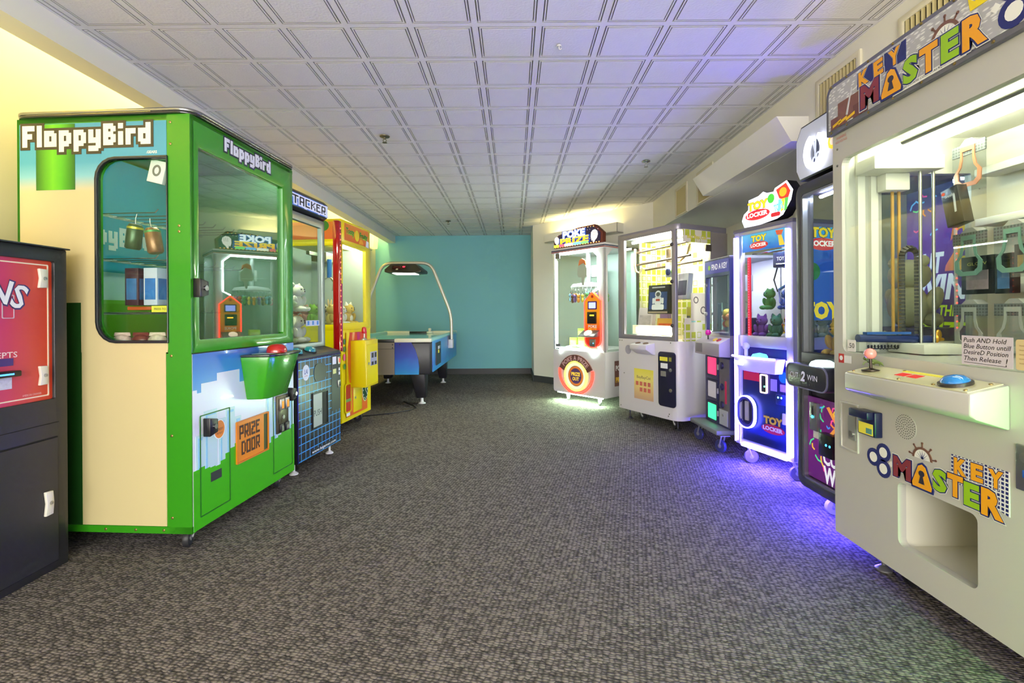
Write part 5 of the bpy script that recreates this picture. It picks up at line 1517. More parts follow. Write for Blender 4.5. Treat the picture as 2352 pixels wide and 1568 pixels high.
# loose things on and in the key machine
def kpos(x, y, z): return inside(ky, x, y, z)
nt_ = thing('handwritten_note', 'white paper with black handwriting taped to the key machine window', 'note', kpos(0.674, -0.003, 0.873), -90)
rect('paper', P('paper_lilac', (206, 196, 202), 0.7), nt_, -0.077, 0, 0.076, 0.087, FRONT(0), 0, 0.0006)
M_PEN = P('marker_black', (30, 26, 28), 0.5)
for s_, z, w, x in (('Push AND Hold', 0.074, 0.130, -0.006), ('Blue Button untill', 0.056, 0.142, 0.0), ('DesireD Position', 0.038, 0.134, -0.004), ('Then Release', 0.019, 0.112, -0.013)):
    txt('handwriting', s_, M_PEN, nt_, FRONT(0), x, z, w, 0.0135, t=0.001, shear=0.25, off=0.004)
txt('handwriting', '!', M_PEN, nt_, FRONT(0), 0.058, 0.016, 0.006, 0.022, t=0.001, shear=0.2, off=0.006)
plate('underline', M_PEN, nt_, [(-0.070, 0.0075), (-0.069, 0.0062), (0.058, 0.0035), (0.058, 0.0048)], FRONT(0), 0.0006, 0.001)
pt = thing('price_card', 'small white price card reading fifty cents in the window corner', 'card', kpos(0.112, -0.003, 0.872), -90)
rect('card', P('paper_white', (232, 230, 226), 0.6), pt, -0.024, 0, 0.024, 0.047, FRONT(0), 0, 0.001)
txt('lettering', '.50', M_PEN, pt, FRONT(0), 0, 0.024, 0.036, 0.020, t=0.0016)
ic = thing('instruction_card', 'tan printed instruction card at the window edge by the note', 'card', kpos(0.812, -0.003, 0.873), -90)
plate('card', P('card_tan', (214, 190, 140), 0.6), ic, rr(-0.055, 0, 0.055, 0.083, 0.006, 3), FRONT(0), 0, 0.001)
for k in range(5):
    txt('lettering', 'insert coins and press to play', P('card_brown', (150, 110, 70), 0.6), ic, FRONT(0), 0, 0.066 - k * .012, 0.09, 0.006, t=0.0014)
fg = thing('lizard_figurine', 'small green lizard figurine perched by the joystick', 'figurine', kpos(0.262, -0.030, 0.8305), -90)
GL = P('lizard_green', (110, 130, 70), 0.5, noise=0.4, nscale=80)
G().ell((0, 0, 0.016), (0.026, 0.012, 0.010), 10, 6).ell((-0.032, 0, 0.024), (0.013, 0.009, 0.008), 8, 5).tube([(0.02, 0, 0.016), (0.04, 0.004, 0.012), (0.055, 0.0, 0.004)], [0.007, 0.004, 0.001], 6).out('body', GL, fg, smooth=True)
for sx in (-1, 1):
    for ax in (-0.014, 0.016):
        G().tube([(ax, sx * 0.009, 0.014), (ax - 0.004, sx * 0.018, 0.010), (ax - 0.006, sx * 0.021, 0.001)], 0.0028, 5).out('leg', GL, fg)
gb = 'boxed prizes hanging behind the key plates'
def kbox(lab, x, z0, w, h, col, tilt=0, art=None, text=None, y=0.473, name='boxed_prize', d=0.03, tc_=(226, 226, 226)):
    t = thing(name, lab, 'box', kpos(x, y, z0), (0, tilt, -90), group=gb)
    box('carton', P('carton_' + str(col), col, 0.3), t, -w / 2, w / 2, -d / 2, d / 2, 0, h, bev=0.0015)
    if art: rect('front_art', P('art_' + str(art), art, 0.4, noise=0.35, nscale=40), t, -w * .34, h * .12, w * .34, h * .62, FRONT(-d / 2), 0, 0.001)
    if text: txt('lettering', text, P('ink_' + str(tc_), tc_, 0.5), t, FRONT(-d / 2), 0, h * .80, w * .6, h * .08, t=0.0012)
    return t
b1 = kbox('black slim pen box hanging tilted under the upper key plate', 0.165, 1.375, 0.075, 0.155, (28, 27, 28), tilt=-12, text='weelo', y=0.395, d=0.04)
plate('orange_dot', P('dot_orange', (226, 84, 50), 0.4), b1, circ(-0.026, 0.14, 0.007, n=10), FRONT(-0.02), 0.0, 0.0012)
plate('pen_picture', P('pen_silver', (206, 210, 216), 0.3, 0.4), b1, [(0.008, 0.05), (0.016, 0.05), (0.022, 0.12), (0.014, 0.125)], FRONT(-0.02), 0.0, 0.0012)
kbox('black pixel-art lamp box behind the middle key plate', 0.165, 1.100, 0.135, 0.150, (22, 22, 24), art=(150, 130, 140), text='GLOW', tc_=(200, 190, 90))
kbox('black and blue gadget box beside the pixel-art lamp box', 0.268, 1.098, 0.066, 0.150, (26, 28, 34), art=(70, 110, 160))
kbox('dark framed doll box with blond hair by the window side', 0.345, 1.17, 0.075, 0.105, (50, 40, 36), art=(190, 150, 90))
# ================================================================== scissors prize machine (dark, purple print)
ct = thing('scissors_prize_machine', 'dark rounded prize machine with purple confetti print and a lit scissors sign', 'arcade machine', (1.50, 2.60, 0), -90)
W, D = 0.455, 0.62          # far edge at x = 0.03
X0 = 0.03
F = FRONT(0)
M_NEONF_CUT = EM('cut_under', (76, 60, 255), 420.0)
M_CG = P('cut_graphite', (70, 70, 78), 0.35, 0.3)
M_CSIL = P('cut_silver', (150, 152, 160), 0.3, 0.7)
shell = rr(X0, 0.13, W, 1.695, 0.05, 5)
inn = rr(X0 + 0.055, 0.80, W - 0.03, 1.62, 0.004, 5)
g = G().ring(shell, rr(X0 + 0.045, 0.175, W - 0.03, 1.640, 0.02, 5), F, -0.05, 0.0)
g.out('front_bezel', M_CG, ct, bev=0.004)
g = G().ring(rr(X0 + 0.040, 0.170, W - 0.028, 1.645, 0.02, 5), rr(X0 + 0.053, 0.185, W - 0.040, 1.630, 0.015, 5), F, -0.03, -0.004)
g.out('bezel_liner', M_CSIL, ct)
rect('front_pane', M_CLEAR, ct, X0 + 0.05, 0.80, W - 0.035, 1.635, F, -0.03, -0.026)
box('window_sill', P('sill_black', (30, 30, 36), 0.4), ct, X0 + 0.045, W - 0.03, -0.004, 0.05, 0.765, 0.825, bev=0.004)
g = G().box(X0, W, 0.05, D, 0.13, 0.80).box(X0, W, 0.05, D, 1.65, 1.69)
g.out('cabinet', P('cut_body', (52, 50, 62), 0.4), ct)
for a in (X0, W - 0.02):
    for y in (0.05, D - 0.03):
        box('corner_post', M_CG, ct, a, a + 0.02, y, y + 0.03, 0.80, 1.65)
rect('side_pane', M_CLEAR, ct, 0.08, 0.80, D - 0.03, 1.65, RIGHT(W - 0.012), 0, 0.003)
rect('side_pane', M_CLEAR, ct, -(D - 0.03), 0.80, -0.08, 1.65, LEFT(X0 + 0.012), 0, 0.003)
# inner back wall with print
M_PUR = RAMP('purple_print', 'Z', [(0.1, (80, 20, 110)), (0.5, (120, 30, 130)), (0.9, (50, 36, 70)), (1.25, (84, 44, 140)), (1.5, (110, 60, 170)), (1.7, (60, 70, 120))], 0.4, emit=0.25, noise=0.15)
FB = FRONT(D - 0.03)
bw = rect('back_print', M_PUR, ct, X0 + 0.005, 0.80, W - 0.005, 1.65, FB, 0.0, 0.006)
M_WGLOW = P('white_ink_lit', (240, 240, 250), 0.4, emit=(240, 240, 250), es=0.35)
M_LGLOW = P('lime_ink_lit', (200, 226, 40), 0.4, emit=(200, 226, 40), es=0.3)
txt('lettering', '2', RAMP('two_print', 'X', [(0.2, (226, 60, 150)), (0.33, (236, 150, 60)), (0.42, (180, 220, 40))], 0.4, emit=0.3), bw, FB, 0.33, 1.355, 0.14, 0.26, t=0.0075, off=0.05, shear=0.3)
txt('lettering', 'CUT', M_WGLOW, bw, FB, 0.165, 1.270, 0.19, 0.105, t=0.009, off=0.04, shear=0.2)
txt('lettering', 'WIN', M_WGLOW, bw, FB, 0.235, 1.150, 0.30, 0.125, t=0.009, off=0.04, shear=0.2)
txt('lettering', 'WIN THIS', M_LGLOW, bw, FB, 0.22, 1.035, 0.24, 0.055, t=0.009, off=0.03, shear=0.2)
txt('lettering', 'PRIZE!', M_LGLOW, bw, FB, 0.25, 0.945, 0.30, 0.075, t=0.009, off=0.04, shear=0.2)
cf = [(70, 150, 255), (255, 200, 60), (80, 220, 150), (255, 80, 160), (120, 200, 255), (250, 140, 60)]
def confetti(par, fr, boxx, n, t, seed):
    rnd_ = random.Random(seed)
    for k in range(n):
        x, z = rnd_.uniform(boxx[0], boxx[1]), rnd_.uniform(boxx[2], boxx[3])
        l, a, c = rnd_.uniform(.012, .028), rnd_.uniform(0, pi), rnd_.choice(cf)
        dx, dz = cos(a) * l, sin(a) * l
        nx, nz = -sin(a) * .004, cos(a) * .004
        plate('confetti_print', P('confetti_' + str(c), c, 0.4, emit=c, es=0.35), par, [(x - dx - nx, z - dz - nz), (x + nx * 2 - nx, z + nz * 2 - nz), (x + dx - nx, z + dz - nz), (x + dx + nx, z + dz + nz), (x + nx * 3, z + nz * 3), (x - dx + nx, z - dz + nz)], fr, 0, t)
confetti(bw, FB, (0.06, 0.42, 1.42, 1.62), 14, 0.007, 3)
# lower printed panel
FP = FRONT(-0.0)
lp = rect('lower_print', M_PUR, ct, X0 + 0.055, 0.190, W - 0.042, 0.600, FRONT(0.028), 0.0, 0.004)
confetti(lp, FRONT(0.024), (X0 + .08, W - .06, 0.22, 0.58), 26, 0.0015, 5)
txt('lettering', 'CUT', M_WGLOW, lp, FRONT(0.024), 0.285, 0.318, 0.155, 0.07, t=0.002, off=0.04, shear=0.0, rise=0)
txt('lettering', 'WIN', M_WGLOW, lp, FRONT(0.024), 0.295, 0.235, 0.170, 0.085, t=0.002, off=0.04)
txt('lettering', '2', P('two_pink', (230, 60, 120), 0.4, emit=(230, 60, 120), es=0.3), lp, FRONT(0.024), 0.375, 0.335, 0.05, 0.11, t=0.0018, off=0.05, shear=0.2)
plate('ribbon_print', P('ribbon_orange', (250, 160, 70), 0.4, emit=(250, 160, 70), es=0.3), lp, [(0.235, 0.565), (0.255, 0.572), (0.33, 0.49), (0.28, 0.44), (0.34, 0.37), (0.325, 0.365), (0.255, 0.44), (0.305, 0.488)], FRONT(0.024), 0.0, 0.0015)
cm_ = box('coin_mech', M_CSIL, ct, 0.125, 0.185, 0.005, 0.028, 0.435, 0.575, bev=0.003)
box('coin_slot', M_BLK, cm_, 0.150, 0.160, 0.003, 0.006, 0.50, 0.56)
G().ell((0.155, 0.002, 0.505), (0.008, 0.004, 0.008), 8, 5).out('coin_led', EM('coin_led_teal', (60, 220, 240), 3), cm_)
rect('paper_label', M_WHITEP, lp, 0.13, 0.395, 0.20, 0.43, FRONT(0.024), 0.0, 0.0015)
ba = box('bill_acceptor', M_BLK, ct, 0.225, 0.325, -0.012, 0.028, 0.335, 0.445, bev=0.004)
for a in (0.285, 0.312):
    G().ell((a, -0.013, 0.395), (0.006, 0.003, 0.006), 8, 5).out('acceptor_led', EM('acceptor_led', (50, 160, 255), 4), ba)
# control block
cb = G().prism(rr(0.060, 0.655, 0.395, 0.775, 0.045, 5), FRONT(0.0), -0.02, 0.075).out('control_block', P('block_graphite', (62, 62, 76), 0.3, 0.3), ct, bev=0.008)
FC = FRONT(-0.075)
G().ring(rr(0.060, 0.655, 0.395, 0.775, 0.045, 5), rr(0.066, 0.661, 0.389, 0.769, 0.040, 5), FC, -0.004, 0.002).out('block_rim', P('rim_lilac', (150, 148, 190), 0.3, 0.5), cb)
M_LCD = P('block_ink', (200, 200, 226), 0.4, emit=(200, 200, 226), es=0.2)
txt('lettering', 'CUT', M_LCD, cb, FC, 0.135, 0.716, 0.07, 0.026, t=0.001)
txt('lettering', '2', M_LCD, cb, FC, 0.207, 0.716, 0.038, 0.05, t=0.001, off=0.04, shear=0.2)
txt('lettering', 'WIN', M_LCD, cb, FC, 0.282, 0.716, 0.078, 0.026, t=0.001)
bt = G().lathe([(0.055, 0), (0.055, 0.008), (0.048, 0.02), (0.03, 0.028), (0.0, 0.03)], (0.30, -0.035, 0.775), (0, 0, 1), 24).out('push_button', EM('rainbow_button', (206, 240, 236), 1.6), cb, smooth=True)
# lit sign
sg = [(X0 + 0.005, 1.765), (X0 + 0.035, 1.712), (W, 1.712), (W, 1.990), (X0 + 0.05, 1.990), (X0 + 0.005, 1.925)]
sn = G().prism(sg, FRONT(0.0), -0.08, 0.0).out('sign_case', P('sign_black', (26, 26, 30), 0.35), ct, bev=0.004)
c0 = (0.25, 1.85)
lit = [(c0[0] + (x - c0[0]) * .955, c0[1] + (z - c0[1]) * .93) for x, z in sg]
plate('sign_face', P('sign_lit_white', (190, 194, 210), 0.4, emit=(200, 204, 226), es=0.16), sn, lit, FRONT(-0.0), 0.0, 0.003)
n = 28
a0, a1 = R(110), R(110 + 310)
oc = [(0.215 + 0.078 * cos(a0 + (a1 - a0) * k / n), 1.825 + 0.088 * sin(a0 + (a1 - a0) * k / n)) for k in range(n + 1)]
ic_ = [(0.215 + 0.054 * cos(a0 + (a1 - a0) * k / n), 1.825 + 0.062 * sin(a0 + (a1 - a0) * k / n)) for k in range(n + 1)]
G().ring(oc, ic_, FRONT(-0.003), 0.0, 0.02, wrap=False).out('sign_ring', EM('ring_white', (244, 246, 255), 3.0), sn)
plate('sign_disc', P('disc_slate', (70, 78, 104), 0.4), sn, circ(0.225, 1.822, 0.052, 0.06, n=20), FRONT(-0.003), 0.0, 0.006)
sc = G().prism([(0.19, 1.89), (0.202, 1.888), (0.222, 1.80), (0.214, 1.797)], FRONT(-0.009), 0, 0.002).prism([(0.212, 1.895), (0.222, 1.893), (0.218, 1.80), (0.208, 1.80)], FRONT(-0.009), 0.0, 0.0025).out('scissors_symbol', P('scissors_pale', (206, 214, 236), 0.4, emit=(206, 214, 236), es=0.3), sn)
for x, z in ((0.207, 1.782), (0.236, 1.798)):
    G().ring(circ(x, z, 0.016, 0.019, n=14), circ(x, z, 0.009, 0.011, n=14), FRONT(-0.009), 0, 0.0025).out('scissors_loop', P('scissors_pale', (206, 214, 236), 0.4, emit=(206, 214, 236), es=0.3), sc)
txt('lettering', 'CUT', P('sign_orange', (250, 180, 30), 0.4, emit=(250, 180, 30), es=0.8), sn, FRONT(-0.003), 0.385, 1.83, 0.15, 0.075, t=0.008, off=0.05)
G().cyl((X0 + .05, 0.10, 1.63), (W - .04, 0.10, 1.63), 0.008, 10).out('lamp_tube', EM('cut_lamp', (225, 232, 255), 60.0), ct)
for x, y in ((0.13, 0.10), (0.38, 0.10), (0.13, D - 0.1), (0.38, D - 0.1)):
    caster(ct, x, y, 0.13, 0.04, wheel=P('caster_grey', (150, 150, 150), 0.4), yaw=R(90))
box('display_riser', P('riser_violet', (90, 70, 120), 0.5), ct, 0.08, 0.42, 0.32, 0.58, 0.80, 0.955)
G().cyl((X0 + .03, 0.03, 0.12), (W - .03, 0.03, 0.12), 0.005, 8).out('under_tube', M_NEONF_CUT, ct)
gp = 'plush toys in the scissors machine'
big = [(0.25, 0.41, 0.957, .29, (206, 178, 140), 200, 'round', False, 'huge beige plush bear in the dark scissors machine'),
       (0.375, 0.22, 0.802, .12, (214, 190, 150), 180, 'round', False, 'beige furry plush bear sitting before the huge bear'),
       (0.13, 0.17, 0.802, .17, (222, 176, 60), 10, 'round', False, 'golden furry plush bear at the scissors machine window'),
       (0.28, 0.13, 0.802, .12, (226, 214, 190), -10, 'flop', False, 'cream plush dog at the scissors machine window'),
       (0.10, 0.272, 0.802, .115, (120, 190, 110), 0, 'round', False, 'green plush bear behind the golden bear'),
       (0.21, 0.245, 0.802, .12, (236, 226, 110), 10, 'long', False, 'yellow plush rabbit behind the cream dog'),
       (0.16, 0.17, 1.022, .08, (230, 226, 232), 0, 'point', False, 'white plush cat on top of the golden bear')]
for (x, y, z, s, c, yaw, ears, lie, lab) in big:
    plush(lab, inside(ct, x, y, z), s, c, -90 + yaw, ears=ears, lie=lie, group=gp)

# ================================================================== neon toy cabinet
M_NEON = EM('neon_violet', (100, 86, 255), 15.0)
M_NEONL = EM('neon_low', (88, 74, 255), 75.0)
M_NEONF = EM('neon_under', (80, 66, 255), 800.0)
M_NEONW = EM('neon_post', (140, 138, 255), 7.0)
M_ALU = P('alu_white', (206, 206, 216), 0.3, 0.5)
ty = thing('neon_toy_machine', 'toy prize machine outlined in violet white neon with a lit shaped sign on top', 'arcade machine', (1.538, 3.370, 0), -73)
W, D = 0.48, 0.46
F = FRONT(0)
# frame posts and rails
for a, b in ((0.0, 0.045), (W - 0.05, W)):
    for y in (0.0, D - 0.05):
        box('post', M_ALU, ty, a, b, y, y + 0.05, 0.13, 1.58, bev=0.003)
for z0, z1 in ((0.13, 0.165), (0.80, 0.875), (1.555, 1.582)):
    g = G().box(0.045, W - 0.05, 0.004, 0.045, z0, z1)
    g.out('front_rail', M_ALU, ty, bev=0.002)
    box('side_rail', M_ALU, ty, W - 0.045, W - 0.005, 0.05, D - 0.05, z0, z1)
    box('side_rail', M_ALU, ty, 0.005, 0.045, 0.05, D - 0.05, z0, z1)
box('roof', P('toy_roof', (120, 118, 126), 0.4), ty, -0.006, W + 0.006, -0.006, D, 1.575, 1.600, bev=0.004)
box('rear_wall', P('toy_rear', (190, 186, 196), 0.5), ty, 0.02, W - 0.02, D - 0.02, D - 0.005, 0.13, 1.57)
box('lower_cabinet', P('toy_lower_navy', (40, 40, 110), 0.4), ty, 0.03, W - 0.03, 0.03, D - 0.02, 0.15, 0.80)
G().cyl((0.012, -0.010, 0.145), (0.012, -0.010, 1.545), 0.0065, 8).out('neon_tube', M_NEON, ty)
G().cyl((0.034, -0.008, 0.88), (0.034, -0.008, 1.545), 0.006, 8).out('neon_tube', M_NEONW, ty)
G().cyl((W - 0.030, -0.010, 0.88), (W - 0.030, -0.010, 1.540), 0.012, 8).out('neon_tube', M_NEONW, ty)
G().cyl((W - 0.020, -0.012, 0.155), (W - 0.020, -0.012, 0.735), 0.017, 8).out('neon_tube', M_NEONL, ty)
G().cyl((0.06, -0.004, 0.128), (W - 0.05, -0.004, 0.128), 0.005, 8).out('neon_tube', M_NEONF, ty)
G().cyl((W - 0.004, 0.06, 0.128), (W - 0.004, D - .06, 0.128), 0.007, 8).out('neon_tube', M_NEONF, ty)
# header inside the window and panes
M_TSKY = RAMP('toy_sky_print', 'Z', [(0.8, (30, 70, 190)), (1.43, (30, 96, 200)), (1.56, (60, 180, 230))], 0.35, emit=0.45)
def toy_logo(par, fr, cx, cz, w, t=0.002, em=0.5, lit_=''):
    q_ = 0.62 if lit_ == '_dim' else 1.0
    dm = lambda c: tuple(int(v * q_) for v in c)
    h = w * 0.62
    plate('logo_oval', P('oval_red' + lit_, dm((206, 40, 50)), 0.35, emit=(214, 44, 54), es=em), par, circ(cx - w * .02, cz - h * .22, w * .46, h * .24, n=24), fr, 0, t)
    txt('lettering', 'TOY', P('toy_brown' + lit_, (110, 70, 20), 0.4), par, fr, cx, cz + h * .22, w * .80, h * .44, t=t + .0002, off=0.08)
    txt('lettering', 'TOY', P('toy_yellow' + lit_, dm((244, 210, 40)), 0.35, emit=(244, 210, 40), es=em), par, fr, cx, cz + h * .22, w * .76, h * .40, t=t + .0010, off=0.05)
    txt('lettering', 'LOCKER', P('toy_white' + lit_, dm((244, 244, 244)), 0.35, emit=(244, 244, 244), es=em), par, fr, cx - w * .02, cz - h * .20, w * .78, h * .22, t=t + .0012, off=0.04)
hp = rect('header_print', M_TSKY, ty, 0.05, 1.440, W - 0.055, 1.555, FRONT(0.03), 0.0, 0.006)
toy_logo(hp, FRONT(0.024), 0.195, 1.497, 0.17, 0.0015, 0.5)
plate('kite_print', P('kite_red', (216, 70, 50), 0.4, emit=(216, 70, 50), es=0.5), hp, [(0.33, 1.548), (0.39, 1.545), (0.375, 1.515), (0.34, 1.52)], FRONT(0.024), 0, 0.0015)
plate('kite_tail_print', P('kite_yellow', (240, 200, 60), 0.4, emit=(240, 200, 60), es=0.5), hp, [(0.35, 1.515), (0.375, 1.515), (0.40, 1.45), (0.36, 1.45)], FRONT(0.024), 0, 0.0016)
rect('front_pane', M_CLEAR, ty, 0.045, 0.875, W - 0.05, 1.555, FRONT(0.01), 0.0, 0.003)
for fr_, a, b in ((RIGHT(W - 0.012), 0.05, D - 0.05),):
    sp_ = rect('side_pane', M_CLEAR, ty, a, 0.875, b, 1.555, fr_, 0.0, 0.003)
    rect('side_header', M_TSKY, sp_, a, 1.41, b, 1.555, fr_, 0.0035, 0.005)
    rect('side_print', P('toy_side_blue', (40, 96, 200), 0.4, emit=(40, 96, 200), es=0.25), sp_, a, 0.98, b, 1.41, fr_, 0.0035, 0.005)
    toy_logo(sp_, RIGHT(W - 0.007), 0.25, 1.485, 0.26, 0.001, 0.4)
    txt('lettering', 'TOYS', P('toy_yellow', (244, 210, 40), 0.35), sp_, RIGHT(W - 0.007), 0.26, 1.04, 0.36, 0.11, t=0.0012, off=0.06)
    plate('kite_print', P('kite_red', (216, 70, 50), 0.4), sp_, [(0.33, 1.34), (0.43, 1.36), (0.42, 1.27), (0.36, 1.25)], RIGHT(W - 0.007), 0, 0.0012)
    plate('balloon_print', P('balloon_green', (70, 190, 80), 0.4), sp_, circ(0.16, 1.28, 0.06, 0.055, n=18), RIGHT(W - 0.007), 0, 0.0012)
# red LED strip
ls = box('led_strip', P('led_red_strip', (150, 10, 30), 0.3, emit=(190, 8, 34), es=0.8), ty, 0.070, 0.092, 0.045, 0.055, 0.815, 1.405)
for k in range(34):
    G().ell((0.081, 0.043, 0.825 + k * 0.0173), (0.0035, 0.002, 0.0035), 6, 4).out('led', EM('toy_led', (255, 70, 90), 3.5), ls)
# control shelf
cs = G().prism([(0.03, 0.665), (0.06, -0.10), (0.06, -0.10)], FRONT(0), 0, 0.001) if False else None
g = G()
pl = [(0.075, 0.0), (0.075, -0.085), (0.25, -0.115), (0.425, -0.085), (0.425, 0.0)]
pb = [(0.10, 0.0), (0.10, -0.06), (0.25, -0.08), (0.40, -0.06), (0.40, 0.0)]
n = 5
g.add([(a, b, 0.742) for a, b in pl] + [(a, b, 0.648) for a, b in pb], [tuple(range(n)), tuple(range(n, 2 * n))] + [(i, (i + 1) % n, n + (i + 1) % n, n + i) for i in range(n)])
cs = g.out('control_shelf', P('shelf_white', (214, 212, 226), 0.35), ty, bev=0.004)
G().tube([(0.072, -0.088, 0.742), (0.25, -0.118, 0.742), (0.428, -0.088, 0.742)], 0.007, 8).out('shelf_neon', M_NEON, cs)
G().lathe([(0.048, 0), (0.048, 0.008), (0.04, 0.022), (0.0, 0.032)], (0.275, -0.055, 0.742), (0, 0, 1), 20).out('push_button', EM('teal_lit_button', (90, 200, 230), 1.3), cs, smooth=True)
js = G().cyl((0.15, -0.045, 0.742), (0.15, -0.045, 0.79), 0.012, 12).out('joystick', P('stick_pale', (200, 196, 226), 0.4), cs, smooth=True)
G().ell((0.15, -0.045, 0.808), 0.024, 12, 8).out('ball_top', P('stick_pale', (200, 196, 226), 0.4), js, smooth=True)
plate('shelf_light', EM('shelf_lamp', (190, 200, 255), 3.0), cs, rr(0.115, 0.688, 0.215, 0.715, 0.012, 3), FR((0, -0.0835, 0), (1, -0.17, 0), (0, 0, 1)), 0.002, 0.006)
# lower print
M_TLOW = RAMP('toy_low_print', 'Z', [(0.16, (16, 16, 84)), (0.35, (12, 36, 84)), (0.5, (10, 44, 72)), (0.66, (26, 20, 80))], 0.35, noise=0.15)
lp = rect('lower_print', M_TLOW, ty, 0.045, 0.165, W - 0.052, 0.665, FRONT(0.03), 0.0, 0.008)
FL_ = FRONT(0.022)
oval = rr(0.020, 0.258, 0.170, 0.462, 0.072, 6)
ov2 = rr(0.036, 0.276, 0.154, 0.444, 0.057, 6)
pz = G().ring(rr(0.012, 0.250, 0.178, 0.470, 0.080, 6), oval, FRONT(0.012), 0.0, 0.02).out('prize_port_neon', M_NEONW, ty)
G().ring(oval, ov2, FRONT(0.012), 0.0, 0.016).out('port_rim', P('port_indigo', (60, 60, 140), 0.3), pz)
plate('port_back', P('port_dark', (40, 40, 80), 0.4), pz, ov2, FRONT(0.02), 0.0, 0.004)
rect('port_slot', M_ALU, pz, 0.075, 0.30, 0.105, 0.43, FRONT(0.016), 0.0, 0.006)
cn = G().ring(rr(0.205, 0.505, 0.262, 0.628, 0.010, 3), rr(0.212, 0.513, 0.255, 0.620, 0.008, 3), FL_, 0.0, 0.010).out('coin_frame', EM('coin_frame_lit', (255, 210, 170), 1.8), ty)
rect('coin_plate', P('coin_dark', (60, 70, 90), 0.3, 0.5), cn, 0.212, 0.513, 0.255, 0.620, FL_, 0.0, 0.005)
G().ell((0.24, 0.016, 0.55), (0.006, 0.004, 0.006), 8, 5).out('coin_led', EM('coin_led_green', (80, 255, 150), 5), cn)
rect('paper_label', P('label_lavender', (150, 140, 190), 0.5), lp, 0.285, 0.530, 0.335, 0.605, FL_, 0.0, 0.0015)
ba = box('bill_acceptor', P('acceptor_teal', (26, 44, 84), 0.3), ty, 0.345, 0.415, 0.0, 0.022, 0.455, 0.52, bev=0.004)
for a in (0.365, 0.39):
    G().ell((a, -0.001, 0.50), (0.006, 0.003, 0.006), 8, 5).out('acceptor_led', EM('acceptor_led2', (110, 230, 255), 5), ba)
rect('note_label', P('note_tan', (170, 140, 150), 0.5), lp, 0.360, 0.535, 0.405, 0.58, FL_, 0.0, 0.0015)
toy_logo(lp, FL_, 0.305, 0.310, 0.20, 0.002, 0.10, '_dim')
rect('red_shape_print', P('car_red_print', (190, 26, 50), 0.4, emit=(190, 26, 50), es=0.12), lp, 0.055, 0.575, 0.19, 0.635, FL_, 0.0, 0.0015)
plate('teal_shape_print', P('teal_print', (20, 110, 120), 0.4, emit=(20, 110, 120), es=0.1), lp, circ(0.385, 0.625, 0.035, 0.035, n=14), FL_, 0.0, 0.0015)
box('door_latch', M_ALU, ty, 0.385, 0.415, 0.008, 0.022, 0.335, 0.405, bev=0.003)
# shaped sign
sg = [(0.075, 1.605), (0.20, 1.602), (0.35, 1.618), (0.395, 1.635), (0.455, 1.715), (0.470, 1.775), (0.425, 1.842), (0.335, 1.815), (0.325, 1.795), (0.27, 1.80), (0.24, 1.815), (0.20, 1.795), (0.115, 1.785), (0.11, 1.72), (0.07, 1.695), (0.052, 1.655)]
sn = G().prism(sg, FRONT(0.02), -0.075, 0.0).out('sign_case', P('sign_black', (26, 26, 30), 0.35), ty, bev=0.003)
c0 = (0.26, 1.71)
sf = plate('sign_face', P('toy_sign_white', (240, 242, 250), 0.4, emit=(236, 240, 255), es=0.9), sn, [(c0[0] + (x - c0[0]) * .99, c0[1] + (z - c0[1]) * .985) for x, z in sg], FRONT(0.02), 0.0, 0.004)
FSg = FRONT(0.016)
toy_logo(sf, FSg, 0.195, 1.705, 0.225, 0.001, 0.7, '_sign')
plate('kite_print', P('kite_red_lit', (222, 60, 44), 0.4, emit=(222, 60, 44), es=0.7), sf, [(0.345, 1.80), (0.42, 1.826), (0.452, 1.77), (0.43, 1.72), (0.37, 1.74)], FSg, 0, 0.0012)
plate('disc_print', P('disc_orange_lit', (246, 170, 40), 0.4, emit=(246, 170, 40), es=0.7), sf, circ(0.398, 1.775, 0.028, n=16), FSg, 0.0012, 0.002)
plate('green_blob_print', P('blob_green_lit', (70, 190, 60), 0.4, emit=(70, 190, 60), es=0.7), sf, circ(0.305, 1.755, 0.026, 0.03, n=16), FSg, 0, 0.003)
for k, (a, c) in enumerate(((0.375, (120, 200, 230)), (0.40, (240, 210, 60)), (0.425, (90, 190, 90)))):
    plate('ray_print', P('ray%d' % k, c, 0.4, emit=c, es=0.7), sf, [(a - .012, 1.735), (a + .012, 1.735), (a, 1.665), (a - .02, 1.655)], FSg, 0, 0.0014)
txt('lettering', 'TOYS', P('ray0', (120, 200, 230), 0.4), sf, FSg, 0.365, 1.690, 0.07, 0.05, t=0.003, off=0.05, rot=0.2)
plate('red_shape_print', P('car_red_lit', (200, 40, 50), 0.4, emit=(200, 40, 50), es=0.6), sf, rr(0.305, 1.635, 0.375, 1.660, 0.01, 3), FSg, 0, 0.003)
# crane
cl = box('crane_head', P('crane_navy', (40, 44, 74), 0.35), ty, 0.17, 0.30, 0.16, 0.30, 1.33, 1.43, bev=0.006)
txt('lettering', 'TOY', M_WGLOW, cl, FRONT(0.16), 0.235, 1.385, 0.06, 0.025, t=0.001)
G().cyl((0.235, 0.23, 1.33), (0.235, 0.23, 1.21), 0.022, 10).out('claw_hub', M_STEEL, cl, smooth=True)
for k in range(3):
    a = k * 2 * pi / 3 + 0.5
    G().tube([(0.235, 0.23, 1.225), (0.235 + 0.085 * cos(a), 0.23 + 0.085 * sin(a), 1.18), (0.235 + 0.07 * cos(a), 0.23 + 0.07 * sin(a), 1.10)], 0.006, 6).out('prong', M_CHROME, cl)
G().tube([(0.18, 0.20, 1.36), (0.15, 0.19, 1.25), (0.17, 0.2, 1.17), (0.21, 0.22, 1.20)], 0.005, 6).out('cable', P('cable_dark', (40, 40, 50), 0.4), cl)
